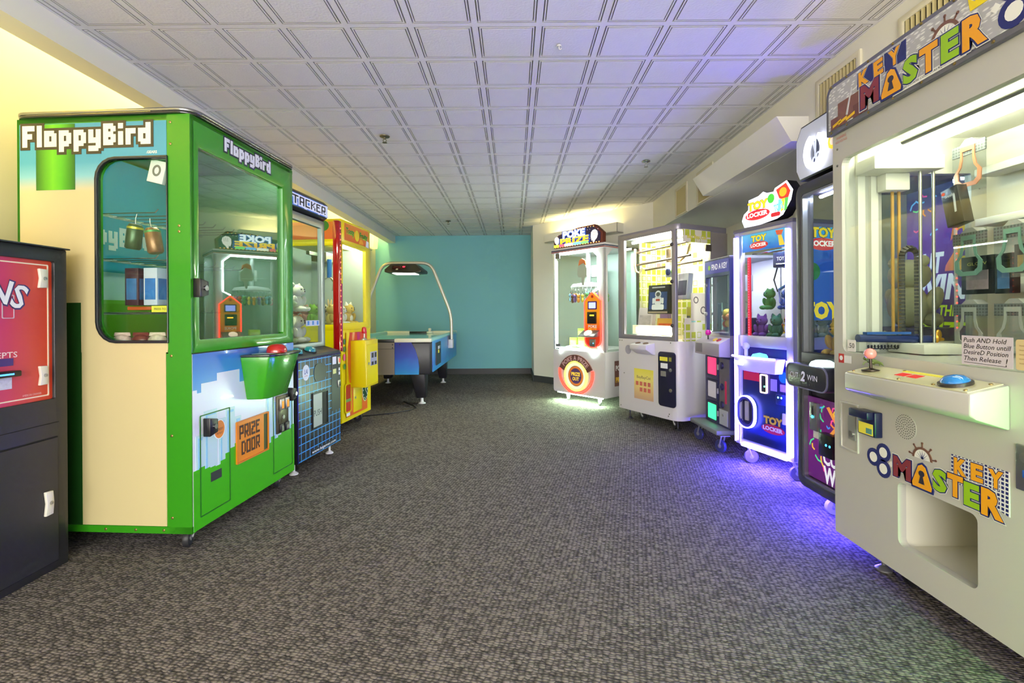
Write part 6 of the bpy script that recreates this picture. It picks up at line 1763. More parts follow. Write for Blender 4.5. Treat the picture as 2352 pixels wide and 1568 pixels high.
G().tube([(0.29, 0.22, 1.34), (0.34, 0.22, 1.25), (0.42, 0.25, 1.27)], 0.005, 6).out('cable', P('cable_white', (220, 220, 220), 0.4), cl)
for z in (1.435,):
    G().cyl((0.04, 0.12, z), (W - 0.04, 0.12, z), 0.007, 8).out('rail', M_CHROME, ty, smooth=True)
box('play_floor', P('toy_floor', (90, 90, 130), 0.5), ty, 0.04, W - 0.045, 0.05, D - 0.03, 0.80, 0.865)
for x, y in ((0.06, 0.05), (W - 0.05, 0.05), (0.06, D - 0.07), (W - 0.05, D - 0.07)):
    caster(ty, x, y, 0.125, 0.045, wheel=P('caster_violet', (90, 84, 110), 0.4), yaw=R(60))
for z, x in ((0.79, 0.24),):
    pass
G().cyl((0.06, 0.09, 1.545), (W - 0.06, 0.09, 1.545), 0.007, 8).out('lamp_tube', EM('toy_lamp', (235, 235, 255), 120.0), ty)
gp = 'plush toys in the neon machine'
cols = [((110, 60, 150), 'purple'), ((50, 110, 90), 'teal'), ((220, 216, 224), 'white'), ((60, 60, 110), 'navy'), ((226, 200, 70), 'yellow'), ((200, 90, 130), 'rose'),
        ((214, 130, 70), 'orange'), ((120, 150, 200), 'sky blue'), ((236, 226, 210), 'cream'), ((70, 130, 70), 'green'), ((180, 170, 196), 'lilac'), ((180, 60, 60), 'red'), ((90, 110, 190), 'blue')]
pos_ = [(0.11, 0.13, 0), (0.235, 0.13, 0), (0.36, 0.13, 0), (0.11, 0.25, 0), (0.235, 0.25, 0), (0.36, 0.25, 0), (0.11, 0.37, 0), (0.235, 0.37, 0), (0.36, 0.37, 0), (0.12, 0.19, .182), (0.24, 0.29, .182), (0.36, 0.32, .182), (0.12, 0.34, .182)]
kinds = ['round', 'long', 'flop', 'point']
rk = random.Random(11)
for (c, cn_), (x, y, z) in zip(cols, pos_):
    e_ = rk.choice(kinds)
    nm = {'round': 'bear', 'long': 'rabbit', 'flop': 'dog', 'point': 'cat'}[e_]
    plush('%s plush %s among the toys piled in the neon machine' % (cn_, nm), inside(ty, x, y, 0.867 + z), 0.125, c, -73 + rk.uniform(-14, 14), ears=e_, group=gp)
bs = carton('boxed_prize', 'white boxed prize with blue print standing in the neon machine', ty, 0.368, 0.15, 1.045, 0.115, 0.05, 0.115, (206, 206, 220), art=(150, 160, 190))
# ================================================================== find-a-key crane on a wheeled dolly
fk = thing('key_crane', 'narrow navy crane on a wheeled platform with coloured locker doors below', 'arcade machine', (1.559, 3.95, 0), -87)
W, D = 0.41, 0.40
F = FRONT(0)
M_FKN = P('fk_navy', (44, 44, 96), 0.35)
pf = box('platform', P('platform_grey', (116, 120, 128), 0.4), fk, -0.05, W + 0.005, -0.11, D + 0.02, 0.135, 0.168, bev=0.006)
for x, y in ((0.02, -0.05), (W - 0.02, -0.05), (0.02, D - .04), (W - 0.05, D - .04)):
    caster(fk, x, y, 0.135, 0.048, wheel=P('caster_blue', (56, 60, 110), 0.4), yaw=R(200))
box('lower_cabinet', M_FKN, fk, 0.0, W, 0.0, D, 0.168, 0.70, bev=0.003)
g = G().prism([(0.0, 0.70), (-0.085, 0.705), (-0.085, 0.80), (0.0, 0.845)], FR((0, 0, 0), (0, 1, 0), (0, 0, 1)), 0.0, W)
cs = g.out('control_shelf', P('fk_shelf', (168, 160, 176), 0.35), fk, bev=0.004)
box('deck', P('fk_deck', (120, 112, 124), 0.4), fk, 0.0, W, 0.0, D, 0.70, 0.86)
rect('shelf_front_print', P('fk_grey_print', (130, 124, 134), 0.5), cs, 0.02, 0.72, 0.13, 0.79, FRONT(-0.085), 0.0, 0.0012)
js = G().cyl((0.15, -0.045, 0.822), (0.15, -0.045, 0.86), 0.006, 10).out('joystick', M_BLK, cs, smooth=True)
G().ell((0.15, -0.045, 0.875), 0.022, 12, 8).out('ball_top', P('ball_magenta', (220, 30, 170), 0.25, coat=0.4), js, smooth=True)
for a, c in ((0.27, (230, 200, 60)), (0.33, (190, 50, 60))):
    G().lathe([(0.02, 0), (0.018, 0.008)], (a, -0.045, 0.823), (0, -0.45, 1), 12).out('push_button', P('fk_btn_' + str(c), c, 0.3), cs, smooth=True)
# upper case
g = G().ring(rr(0, 0.86, W, 1.445, 0.003, 1), rr(0.025, 0.875, W - 0.02, 1.310, 0.003, 1), F, -0.03, 0.0)
g.out('front_frame', M_FKN, fk)
rect('front_pane', M_CLEAR, fk, 0.025, 0.875, W - 0.02, 1.31, F, -0.015, -0.012)
rect('header_print', P('fk_header', (52, 44, 120), 0.4, emit=(60, 50, 140), es=0.35), fk, 0.01, 1.335, W - 0.01, 1.435, F, 0.0, 0.0015)
txt('lettering', 'FIND A KEY', P('fk_ink', (214, 212, 222), 0.4, emit=(214, 212, 222), es=0.3), fk, F, 0.25, 1.385, 0.25, 0.045, t=0.002, off=0.03)
plate('leaf_mark', P('fk_leaf', (150, 200, 60), 0.4), fk, circ(0.085, 1.385, 0.02, n=10), F, 0.0015, 0.003)
g = G().box(0.0, W, D - 0.02, D, 0.86, 1.445).box(0, W, 0.0, D, 1.43, 1.45)
g.out('rear_case', P('fk_inside', (196, 196, 206), 0.5), fk)
rect('side_pane', M_CLEAR, fk, -(D - .02), 0.875, -0.03, 1.42, LEFT(0.004), 0, 0.003)
for z in (1.25, 1.02):
    G().lathe([(0.016, 0), (0.016, 0.012), (0.01, 0.018)], (0.03, 0.0, z), (0, -1, 0), 12).out('hinge_knob', M_STEEL, fk, smooth=True)
box('post', M_FKN, fk, 0.0, 0.02, D - 0.04, D - 0.02, 0.86, 1.44)
ch_ = box('crane_head', P('fk_white', (214, 222, 226), 0.35), fk, 0.22, 0.33, 0.12, 0.22, 1.19, 1.31, bev=0.004)
G().cyl((0.24, 0.17, 1.19), (0.24, 0.17, 1.11), 0.016, 10).out('claw_hub', P('fk_claw', (110, 140, 190), 0.3, 0.6), ch_, smooth=True)
for k in range(3):
    a = k * 2 * pi / 3 + 0.3
    G().tube([(0.24, 0.17, 1.13), (0.24 + 0.08 * cos(a), 0.17 + 0.08 * sin(a), 1.10), (0.24 + 0.06 * cos(a), 0.17 + 0.06 * sin(a), 1.03)], 0.005, 6).out('prong', M_STEEL, ch_)
G().tube([(0.18, 0.15, 1.20), (0.175, 0.13, 1.08), (0.21, 0.13, 1.035), (0.25, 0.14, 1.07), (0.26, 0.15, 1.13)], 0.005, 6).out('cable', P('cable_dark', (40, 40, 50), 0.4), ch_)
rect('lamp', EM('fk_lamp', (235, 235, 255), 150.0), fk, 0.05, -0.06, W - 0.05, -0.03, FR((0, 0, 1.425), (1, 0, 0), (0, -1, 0)), 0.0, 0.004)
# locker doors
for a, b, z0, z1, c, e in ((0.055, 0.205, 0.545, 0.678, (255, 40, 80), 1.6), (0.055, 0.200, 0.365, 0.490, (200, 196, 204), 0.12), (0.055, 0.200, 0.195, 0.315, (50, 240, 130), 1.5)):
    d_ = G().ring(rr(a - .018, z0 - .016, b + .018, z1 + .016, 0.004, 1), rr(a, z0, b, z1, 0.004, 1), F, 0.0, 0.008).out('locker_door', P('locker_frame', (52, 50, 84), 0.4), fk)
    rect('lit_window', P('locker_%d' % c[0], c, 0.3, emit=c, es=e), d_, a, z0, b, z1, F, 0.0, 0.005)
    box('latch', M_ALU, d_, b + 0.020, b + 0.032, -0.012, -0.004, (z0 + z1) / 2 - .02, (z0 + z1) / 2 + .02)
mp_ = rect('mech_panel', P('mech_olive', (110, 104, 110), 0.4, 0.3), fk, 0.245, 0.18, 0.40, 0.685, F, 0.0, 0.004)
for z in (0.63, 0.47, 0.335):
    G().lathe([(0.026, 0), (0.026, 0.012), (0.012, 0.016)], (0.29, -0.004, z), (0, -1, 0), 14).out('coin_knob', P('knob_violet', (80, 76, 120), 0.3, 0.6), mp_, smooth=True)
rect('red_strip', P('strip_crimson', (180, 20, 70), 0.4, emit=(180, 20, 70), es=0.15), mp_, 0.335, 0.35, 0.36, 0.52, F, 0.004, 0.006)
rect('cash_door', M_ALU, mp_, 0.25, 0.185, 0.375, 0.30, F, 0.004, 0.008)
G().lathe([(0.01, 0), (0.01, 0.005)], (0.31, -0.008, 0.26), (0, -1, 0), 10).out('door_lock', M_STEEL, mp_)
box('play_floor', P('fk_floor', (140, 140, 150), 0.5), fk, 0.02, W - 0.02, 0.03, D - 0.02, 0.86, 0.875)
bg_ = thing('sweets_bag', 'clear bag of orange and yellow balls inside the navy crane', 'bag', inside(fk, 0.17, 0.10, 0.896), -87)
for k, (x, z, c) in enumerate(((0.0, 0.13, (236, 196, 50)), (-0.03, 0.10, (226, 110, 50)), (0.03, 0.10, (232, 140, 60)), (-0.02, 0.045, (214, 60, 50)), (0.02, 0.05, (236, 180, 70)))):
    G().ell((x, 0, z), 0.028 if k else 0.034, 12, 8).out('ball', P('ball_' + str(c), c, 0.4), bg_, smooth=True)
rect('bag_film', M_ACR, bg_, -0.085, 0.0, 0.085, 0.21, FRONT(-0.035), 0, 0.001)
bo = thing('dark_toy_crate', 'dark navy toy crate beside the bag of balls', 'box', inside(fk, 0.31, 0.18, 0.877), -87)
box('crate', P('crate_navy', (46, 44, 80), 0.4), bo, -0.075, 0.075, -0.05, 0.05, 0.0, 0.115, bev=0.012)
box('crate_band', P('crate_slate', (66, 68, 96), 0.4), bo, -0.077, 0.077, -0.052, 0.052, 0.055, 0.065)

# ================================================================== white claw machine with the yellow-green square print
bx = thing('square_print_crane', 'white claw machine with yellow green square print and rounded front corner', 'arcade machine', (1.035, 4.791, 0), -61.94)
W, D = 0.77, 0.62
F = FRONT(0)
M_BW = P('claw_white', (214, 210, 214), 0.35)
M_BG = P('claw_frame_grey', (150, 146, 156), 0.35, 0.4)
def plan(x0, y0, x1, y1, r): return rr(x0, y0, x1, y1, n=6, rs=(0.004, r, 0.02, 0.004))
g = G().prism(plan(0, 0, W, D, 0.09), TOP(0), 0.10, 0.785)
g.out('base_cabinet', M_BW, bx, bev=0.006)
g = G().prism(plan(0, 0, W, D, 0.06), TOP(0), 1.745, 1.795)
g.out('top_case', M_BG, bx, bev=0.006)
g = G().ring(rr(0, 0.785, W - 0.03, 1.75, 0.004, 1), rr(0.088, 0.825, W - 0.075, 1.735, 0.004, 1), F, -0.03, 0.0)
df = g.out('front_frame', M_BG, bx, bev=0.003)
rect('front_pane', M_CLEAR, df, 0.088, 0.825, W - 0.075, 1.735, F, -0.018, -0.014)
for z in (1.62, 1.30, 0.92):
    G().lathe([(0.016, 0), (0.016, 0.008), (0.010, 0.014)], (W - 0.068, 0.0, z), (0, -1, 0), 12).out('latch_knob', P('knob_dark', (60, 56, 60), 0.3, 0.6), df, smooth=True)
# square print on back and side panels
def SQUARES(name):
    mt = bpy.data.materials.new(name)
    mt.use_nodes = True
    nt = mt.node_tree
    b = nt.nodes['Principled BSDF']
    b.inputs['Roughness'].default_value = 0.45
    tc = nt.nodes.new('ShaderNodeTexCoord')
    sep = nt.nodes.new('ShaderNodeSeparateXYZ')
    nt.links.new(tc.outputs['Object'], sep.inputs[0])
    def mth(op, a, b_=None, c=None):
        n_ = nt.nodes.new('ShaderNodeMath'); n_.operation = op
        for i, q in enumerate((a, b_, c)):
            if q is None: continue
            if isinstance(q, (int, float)): n_.inputs[i].default_value = q
            else: nt.links.new(q, n_.inputs[i])
        return n_.outputs[0]
    p = 0.068
    hor = mth('ADD', sep.outputs[0], sep.outputs[1])
    u = mth('DIVIDE', mth('ADD', hor, 5.0), p)
    v = mth('DIVIDE', mth('ADD', sep.outputs[2], 0.013), p)
    fu, fv = mth('FRACT', u), mth('FRACT', v)
    cu, cv_ = mth('FLOOR', u), mth('FLOOR', v)
    ins = mth('MULTIPLY', mth('MULTIPLY', mth('GREATER_THAN', fu, 0.12), mth('LESS_THAN', fu, 0.88)), mth('MULTIPLY', mth('GREATER_THAN', fv, 0.12), mth('LESS_THAN', fv, 0.88)))
    core = mth('MULTIPLY', mth('MULTIPLY', mth('GREATER_THAN', fu, 0.20), mth('LESS_THAN', fu, 0.80)), mth('MULTIPLY', mth('GREATER_THAN', fv, 0.20), mth('LESS_THAN', fv, 0.80)))
    cmb = nt.nodes.new('ShaderNodeCombineXYZ')
    nt.links.new(cu, cmb.inputs[0]); nt.links.new(cv_, cmb.inputs[1])
    wn = nt.nodes.new('ShaderNodeTexWhiteNoise'); wn.noise_dimensions = '2D'
    nt.links.new(cmb.outputs[0], wn.inputs['Vector'])
    wv = wn.outputs['Value']
    solid = mth('GREATER_THAN', wv, 0.42)
    some = mth('GREATER_THAN', wv, 0.16)
    hollow = mth('MULTIPLY', mth('SUBTRACT', ins, core), some)
    fac = mth('MAXIMUM', mth('MULTIPLY', ins, solid), hollow)
    cr = nt.nodes.new('ShaderNodeValToRGB')
    cr.color_ramp.interpolation = 'CONSTANT'
    st_ = [(0.0, (196, 206, 70)), (0.80, (226, 130, 150)), (0.86, (196, 204, 60)), (0.95, (150, 206, 190))]
    els = cr.color_ramp.elements
    while len(els) < len(st_): els.new(0.5)
    for e, (q, c) in zip(els, st_): e.position = q; e.color = lin(c)
    wn2 = nt.nodes.new('ShaderNodeTexWhiteNoise'); wn2.noise_dimensions = '3D'
    nt.links.new(cmb.outputs[0], wn2.inputs['Vector'])
    nt.links.new(wn2.outputs['Value'], cr.inputs[0])
    mx = nt.nodes.new('ShaderNodeMix'); mx.data_type = 'RGBA'
    mx.inputs[6].default_value = lin((238, 232, 206))
    nt.links.new(fac, mx.inputs[0]); nt.links.new(cr.outputs[0], mx.inputs[7])
    nt.links.new(mx.outputs[2], b.inputs['Base Color'])
    return mt
M_SQ = SQUARES('square_print')
g = G().rect(0.02, 0.785, W - 0.02, 1.745, FRONT(D - 0.03), 0.0, 0.008)
g.out('back_print', M_SQ, bx)
M_SIDEC = P('claw_side_cream', (226, 216, 186), 0.45)
sp_ = rect('side_pane', M_CLEAR, bx, 0.06, 0.785, 0.40, 1.75, RIGHT(W - 0.006), 0, 0.004)
rect('side_lower_print', M_SQ, sp_, 0.06, 0.785, 0.40, 0.985, RIGHT(W - 0.002), 0.0, 0.002)
rect('side_poster', M_SIDEC, sp_, 0.15, 0.96, 0.40, 1.20, RIGHT(W - 0.001), 0.001, 0.003)
for a, z, r_ in ((0.21, 1.14, 0.03), (0.30, 1.05, 0.035)):
    G().ring(circ(a, z, r_, n=16), circ(a, z, r_ * .7, n=16), RIGHT(W - 0.001), 0.003, 0.004).out('sketch_print', P('sketch_ink', (100, 90, 80), 0.5), sp_)
rect('side_top_print', M_SQ, sp_, 0.06, 1.64, 0.40, 1.75, RIGHT(W - 0.002), 0.0, 0.002)
txt('lettering', 'Bay Bay Cat', P('yellow_ink2', (230, 220, 60), 0.4), sp_, RIGHT(W - 0.002), 0.23, 1.685, 0.24, 0.045, t=0.003, off=0.03)
box('side_rear_panel', P('claw_side_grey', (150, 142, 136), 0.45), bx, W - 0.02, W, 0.40, D, 0.785, 1.745)
for z in (1.60, 1.45):
    box('side_bracket', P('bracket_dark', (90, 80, 70), 0.4, 0.4), bx, W - 0.001, W + 0.012, 0.33, 0.40, z - .03, z + .03, bev=0.003)
rect('left_pane', M_CLEAR, bx, -0.27, 0.80, -0.03, 1.74, LEFT(0.006), 0, 0.004)
box('left_print', M_SQ, bx, 0.002, 0.014, 0.27, D - .04, 0.79, 1.742)
box('left_post', M_BG, bx, 0.0, 0.02, D - 0.04, D, 0.785, 1.745)
G().cyl((0.10, 0.10, 1.715), (W - 0.10, 0.10, 1.715), 0.013, 10).out('lamp_tube', EM('claw_lamp', (255, 250, 220), 95.0), bx)
G().cyl((0.16, 0.30, 1.70), (W - 0.06, 0.30, 1.70), 0.012, 10).out('lamp_tube', EM('claw_lamp', (255, 250, 220), 95.0), bx)
G().cyl((0.22, 0.05, 0.845), (W - 0.12, 0.05, 0.845), 0.010, 10).out('lamp_tube', EM('claw_lamp', (255, 250, 220), 95.0), bx)
sg = rect('prize_sign_strip', P('sign_strip', (244, 232, 196), 0.4, emit=(255, 240, 200), es=0.25), bx, 0.13, 0.83, W - 0.09, 0.915, FRONT(0.07), 0.0, 0.004)
for k in range(3):
    G().ring(rr(0.16 + k * .18, 0.84, 0.32 + k * .18, 0.905, 0.003, 1), rr(0.163 + k * .18, 0.843, 0.317 + k * .18, 0.902, 0.003, 1), FRONT(0.066), 0, 0.001).out('strip_frame', P('strip_orange', (226, 160, 110), 0.5), sg)
M_PIPE = P('gantry_rail', (170, 150, 140), 0.25, 0.8)
for y, z in ((0.16, 1.50), (0.30, 1.46), (0.16, 1.62)):
    G().cyl((0.06, y, z), (W - 0.01, y, z + 0.03), 0.011, 10).out('gantry_rail', M_PIPE, bx, smooth=True)
G().tube([(0.09, 0.14, 1.66), (0.085, 0.14, 1.50), (0.10, 0.14, 1.44), (0.14, 0.15, 1.42), (0.17, 0.16, 1.47)], 0.012, 8).out('cable', P('cable_cream', (214, 200, 170), 0.45), bx, smooth=True)
G().tube([(W - 0.05, 0.20, 1.64), (W - 0.10, 0.22, 1.55), (W - 0.18, 0.22, 1.50)], 0.010, 8).out('cable', P('cable_tan', (190, 160, 100), 0.45), bx, smooth=True)
hk_ = G().box(0.44, 0.47, 0.20, 0.23, 1.50, 1.62).out('prize_hook', M_PIPE, bx)
box('play_floor', P('claw_floor', (220, 206, 170), 0.5), bx, 0.02, W - 0.03, 0.075, D - 0.03, 0.785, 0.80)
# front details
FT2 = F
cs = G().prism([(0.0, 0.762), (-0.11, 0.745), (-0.11, 0.700), (-0.03, 0.655), (0.0, 0.650)], FR((0, 0, 0), (0, 1, 0), (0, 0, 1)), 0.28, 0.50).out('control_shelf', M_BW, bx, bev=0.008)
for a in (0.335, 0.435):
    G().lathe([(0.026, 0), (0.026, 0.006), (0.018, 0.010)], (a, -0.055, 0.752), (0, -0.15, 1), 14).out('push_button', P('button_brown', (110, 86, 70), 0.3), cs, smooth=True)
cd = G().prism(rr(0.542, 0.212, 0.740, 0.690, 0.03, 4), F, 0.0, 0.012).out('coin_door', P('door_navy', (32, 32, 58), 0.3), bx, bev=0.003)
FD = FRONT(-0.012)
for a, z, w, h, mt_ in ((0.565, 0.61, 0.09, 0.035, P('yellow_label', (236, 226, 70), 0.5)), (0.575, 0.545, 0.08, 0.045, M_WHITEP), (0.575, 0.475, 0.06, 0.045, P('mech_grey', (170, 170, 168), 0.35, 0.6)), (0.67, 0.61, 0.03, 0.035, P('olive_label', (150, 150, 60), 0.5))):
    rect('door_label', mt_, cd, a, z, a + w, z + h, FD, 0.0, 0.003)
for a, z in ((0.69, 0.535), (0.69, 0.36)):
    G().lathe([(0.016, 0), (0.016, 0.006), (0.008, 0.008)], (a, -0.012, z), (0, -1, 0), 12).out('door_lock', M_STEEL, cd, smooth=True)
po = rect('poster', RAMP('poster_print', 'Z', [(0.22, (200, 160, 130)), (0.32, (226, 196, 130)), (0.42, (236, 224, 120)), (0.52, (232, 220, 70))], 0.5), bx, 0.222, 0.228, 0.472, 0.510, F, 0.0, 0.002)
for r_ in range(2):
    for k in range(4):
        if r_ == 1 and k == 0: continue
        rect('poster_square', P('poster_red', (206, 110, 90), 0.5), po, 0.245 + k * .052, 0.355 - r_ * .055, 0.28 + k * .052, 0.392 - r_ * .055, F, 0.002, 0.003)
txt('lettering', 'BayBayCat', P('poster_grey', (130, 110, 90), 0.5), po, F, 0.35, 0.430, 0.18, 0.035, t=0.003)
plate('round_badge', P('badge_lilac', (170, 166, 176), 0.4), bx, circ(0.140, 0.680, 0.042, 0.044, n=20), F, 0.0, 0.002)
screws(bx, [(0.02, 0.765), (0.05, 0.765), (0.03, 0.13), (W - 0.12, 0.13), (W - 0.09, 0.77), (0.08, 0.45), (0.76 - .10, 0.15)], F, 0.0, 0.006)
for x, y in ((0.07, 0.08), (W - 0.09, 0.08), (0.07, D - 0.08), (W - 0.09, D - 0.08)):
    foot(bx, x, y, 0.10, P('foot_dark', (70, 70, 76), 0.4, 0.5))
    caster(bx, x + (0.10 if x < .4 else -0.1), y + .06, 0.10, 0.035, yaw=0)
gb = 'boxes in the square-print claw machine'
a_ = carton('boxed_toy', 'black boxed toy with a white space figure in the square-print machine', bx, 0.43, 0.125, 1.022, 0.255, 0.06, 0.265, (26, 26, 32), tilt=-4, cat='box', group=gb)
FA = FRONT(-0.03)
rect('space_art', P('space_blue', (40, 70, 130), 0.4, noise=0.7, nscale=18), a_, -0.11, 0.04, 0.11, 0.20, FA, 0, 0.001)
M_SPW = P('space_white', (226, 226, 232), 0.4)
for nm, q in (('figure_body', rr(-0.045, 0.085, 0.045, 0.155, 0.02, 3)), ('figure_head', circ(0, 0.178, 0.038, 0.034, n=18)), ('figure_base', rr(-0.075, 0.035, 0.075, 0.085, 0.015, 3)), ('figure_arm', rr(-0.07, 0.09, -0.047, 0.145, 0.01, 2)), ('figure_arm', rr(0.047, 0.09, 0.07, 0.145, 0.01, 2))):
    plate(nm, M_SPW, a_, q, FA, 0.001, 0.0022)
plate('figure_visor', P('visor_grey', (90, 96, 100), 0.2), a_, circ(0, 0.178, 0.026, 0.02, n=16), FA, 0.0022, 0.003)
rect('figure_badge', P('badge_red', (190, 70, 60), 0.4), a_, -0.025, 0.115, 0.025, 0.135, FA, 0.0022, 0.003)
rect('title_print', P('title_grey', (190, 190, 196), 0.5), a_, -0.08, 0.236, 0.08, 0.248, FA, 0, 0.001)
rect('bottom_band', P('band_tan', (160, 140, 120), 0.5), a_, -0.12, 0.005, 0.12, 0.020, FA, 0, 0.001)
for lab, x, y, z, w, h, c, art, tl, rt in (('white boxed gadget leaning at the glass beside the space toy', 0.20, 0.16, 0.812, 0.17, 0.27, (214, 200, 204), (190, 176, 180), -10, 8),
                                    ('orange and yellow boxed racing toy lying under the space toy', 0.43, 0.20, 0.808, 0.20, 0.17, (226, 170, 70), (214, 90, 50), -6, 0),
                                    ('grey flat pouch with dark picture high at the claw corner', 0.645, 0.20, 1.15, 0.15, 0.23, (190, 186, 196), (80, 76, 100), -6, -12),
                                    ('yellow and black boxed tool in the claw corner', 0.64, 0.30, 0.802, 0.11, 0.28, (206, 190, 40), (40, 40, 40), 0, -30),
                                    ('violet thin carton standing behind the space toy', 0.33, 0.30, 0.802, 0.10, 0.24, (150, 120, 170), (190, 170, 200), 0, 0)):
    carton('boxed_toy' if 'boxed' in lab else 'prize_pack', lab, bx, x, y, z, w, 0.05, h, c, rot=rt, tilt=tl, art=art, group=gb)
t = thing('toy_blister_pack', 'small blue and white blister pack hanging from the claw rail', 'toy pack', inside(bx, 0.47, 0.22, 1.36), -61.94, group=gb)
box('card', P('pack_white', (224, 226, 230), 0.4), t, -0.06, 0.06, 0, 0.004, 0, 0.11)
G().ell((-0.02, -0.01, 0.05), (0.03, 0.015, 0.035), 10, 6).out('toy', P('pack_blue', (70, 80, 140), 0.35), t, smooth=True)
plate('card_print', P('pack_green', (150, 200, 90), 0.4), t, circ(0.03, 0.05, 0.022, n=12), FRONT(0), 0, 0.002)
G().tube([(0, 0.002, 0.11), (0, 0.0, 0.135), (0.02, 0, 0.145)], 0.003, 5).out('hanger', M_WIRE, t)
# ================================================================== poke prize machine
pk = thing('poke_prize_machine', 'white prize machine with glowing lettered sign, orange control column and neon ring', 'arcade machine', (0.476, 5.838, 0), -49.4)
W, D = 0.785, 0.60
F = FRONT(0)
M_PW = P('poke_white', (206, 202, 206), 0.35)
M_PLIT = EM('poke_white_neon', (226, 255, 240), 34.0)
M_PRED = EM('poke_red_neon', (255, 50, 36), 3.0)
M_PYEL = EM('poke_yellow_neon', (236, 246, 90), 1.7)
box('base_cabinet', M_PW, pk, 0, W, 0.004, D, 0.10, 0.605, bev=0.012)
plate('front_panel', M_PW, pk, rr(0.004, 0.104, W - 0.004, 0.60, 0.03, 4), F, -0.004, 0.006)
box('top_case', M_PW, pk, -0.01, W + 0.012, -0.012, D, 1.745, 1.80, bev=0.006)
for z0, z1, c in ((1.765, 1.777, (40, 40, 80)), (1.750, 1.760, (150, 60, 60))):
    g = G().box(-0.012, W + 0.014, -0.0145, D, z0, z1)
    g.out('stripe', P('poke_stripe_%d' % c[0], c, 0.4), pk)
# posts, panes
for a, b, y in ((0.0, 0.03, 0.0), (0.0, 0.03, D - 0.03), (W - 0.07, W, D - 0.03)):
    box('post', P('poke_clear_post', (214, 222, 226), 0.25, 0.3), pk, a, b, y, y + 0.03, 0.605, 1.745)
fw = [(W - 0.16, 1.745), (W, 1.745), (W, 0.605), (0.0, 0.605), (0.0, 0.650), (0.10, 0.650)]
g = G().prism([(W - 0.085, 0.64), (W, 0.605), (W, 1.745), (W - 0.17, 1.745), (W - 0.17, 1.73), (W - 0.085, 1.66)], F, -0.02, 0.0)
cp = g.out('corner_panel', M_PW, pk)
g = G().prism([(0.0, 0.605), (0.0, 1.745), (0.13, 1.745), (0.13, 1.73), (0.05, 1.66), (0.05, 0.64)], RIGHT(W), -0.02, 0.0)
g.out('corner_panel', M_PW, pk)
rect('front_pane', M_CLEAR, pk, 0.0, 0.605, W - 0.085, 1.745, F, -0.012, -0.008)
rect('side_pane', M_CLEAR, pk, 0.05, 0.605, D - 0.03, 1.745, RIGHT(W), -0.012, -0.008)
rect('left_pane', M_CLEAR, pk, -D + .03, 0.605, -0.03, 1.745, LEFT(0.006), 0, 0.004)
box('rear_wall', P('poke_rear', (150, 164, 160), 0.35), pk, 0.0, W, D - 0.02, D - 0.005, 0.605, 1.745)
for a, z in ((0.05, 1.70), (0.05, 0.63)):
    box('pane_clip', P('clip_grey2', (110, 110, 112), 0.4, 0.4), pk, a, a + 0.07, -0.010, 0.0, z - .02, z + .04)
rect('inner_lamp', EM('poke_lamp', (246, 255, 250), 90.0), pk, 0.06, -0.12, W - 0.06, -0.04, FR((0, 0, 1.74), (1, 0, 0), (0, -1, 0)), 0.0, 0.006)
# white neon outline of the window
nz = [(0.03, -0.006, 0.625), (0.10, -0.006, 0.60)] + [(0.365 + 0.27 * cos(pi - pi * k / 12), -0.006, 0.535 + 0.145 * sin(pi * k / 12)) for k in range(13)] + [(0.62, -0.006, 0.60), (0.70, -0.006, 0.635), (0.70, -0.006, 0.66)]
G().tube([(0.05, -0.006, 0.628), (0.115, -0.006, 0.632), (0.115, -0.006, 0.565)] + [(0.365 + 0.245 * cos(pi - pi * k / 12), -0.006, 0.545 + 0.115 * sin(pi * k / 12)) for k in range(1, 12)] + [(0.62, -0.006, 0.545), (0.695, -0.006, 0.60), (0.695, -0.006, 0.655)], 0.008, 6).out('neon_tube', M_PLIT, pk)
G().tube([(0.12, -0.006, 1.735), (W - 0.175, -0.006, 1.735), (W - 0.090, -0.006, 1.66), (W - 0.090, -0.006, 1.31), (0.62, -0.006, 1.27)], 0.007, 6).out('neon_tube', M_PLIT, pk)
G().cyl((0.055, 0.012, 0.66), (0.055, 0.012, 1.66), 0.008, 8).out('neon_tube', M_PLIT, pk)
G().cyl((0.05, 0.02, 0.094), (W - 0.05, 0.02, 0.094), 0.006, 8).out('under_tube', EM('poke_under', (206, 255, 206), 330.0), pk)
# orange control column
col = [(0.625, 1.262), (0.515, 1.165), (0.515, 0.735)] + [(0.626 + 0.111 * cos(pi + pi * k / 10), 0.735 + 0.085 * sin(pi + pi * k / 10)) for k in range(1, 10)] + [(0.738, 0.735), (0.738, 1.165)]
M_PORG = RAMP('column_print', 'Z', [(0.65, (196, 40, 24)), (0.85, (214, 70, 24)), (1.0, (226, 150, 30)), (1.26, (214, 140, 30))], 0.3, emit=0.25)
cc = plate('control_column', M_PORG, pk, col, F, -0.02, 0.018)
G().tube([(a, -0.020, b) for a, b in col], 0.008, 6, closed=True).out('column_neon', M_PRED, cc)
FC = FRONT(-0.018)
rect('screen', EM('poke_screen', (150, 160, 245), 1.2), cc, 0.575, 1.085, 0.675, 1.150, FC, 0.0, 0.004)
G().ring(rr(0.562, 1.072, 0.688, 1.163, 0.006, 2), rr(0.575, 1.085, 0.675, 1.150, 0.004, 2), FC, 0.0, 0.006).out('screen_bezel', P('bezel_violet', (80, 30, 110), 0.35), cc)
G().lathe([(0.016, 0), (0.016, 0.006)], (0.626, -0.018, 1.215), (0, -1, 0), 12).out('column_badge', P('badge_red2', (190, 40, 40), 0.4), cc)
ba = box('bill_acceptor', M_BLK, cc, 0.560, 0.685, -0.035, -0.018, 0.915, 1.045, bev=0.004)
box('slot_light', EM('slot_amber', (255, 190, 40), 2.5), ba, 0.60, 0.66, -0.0365, -0.034, 1.000, 1.014)
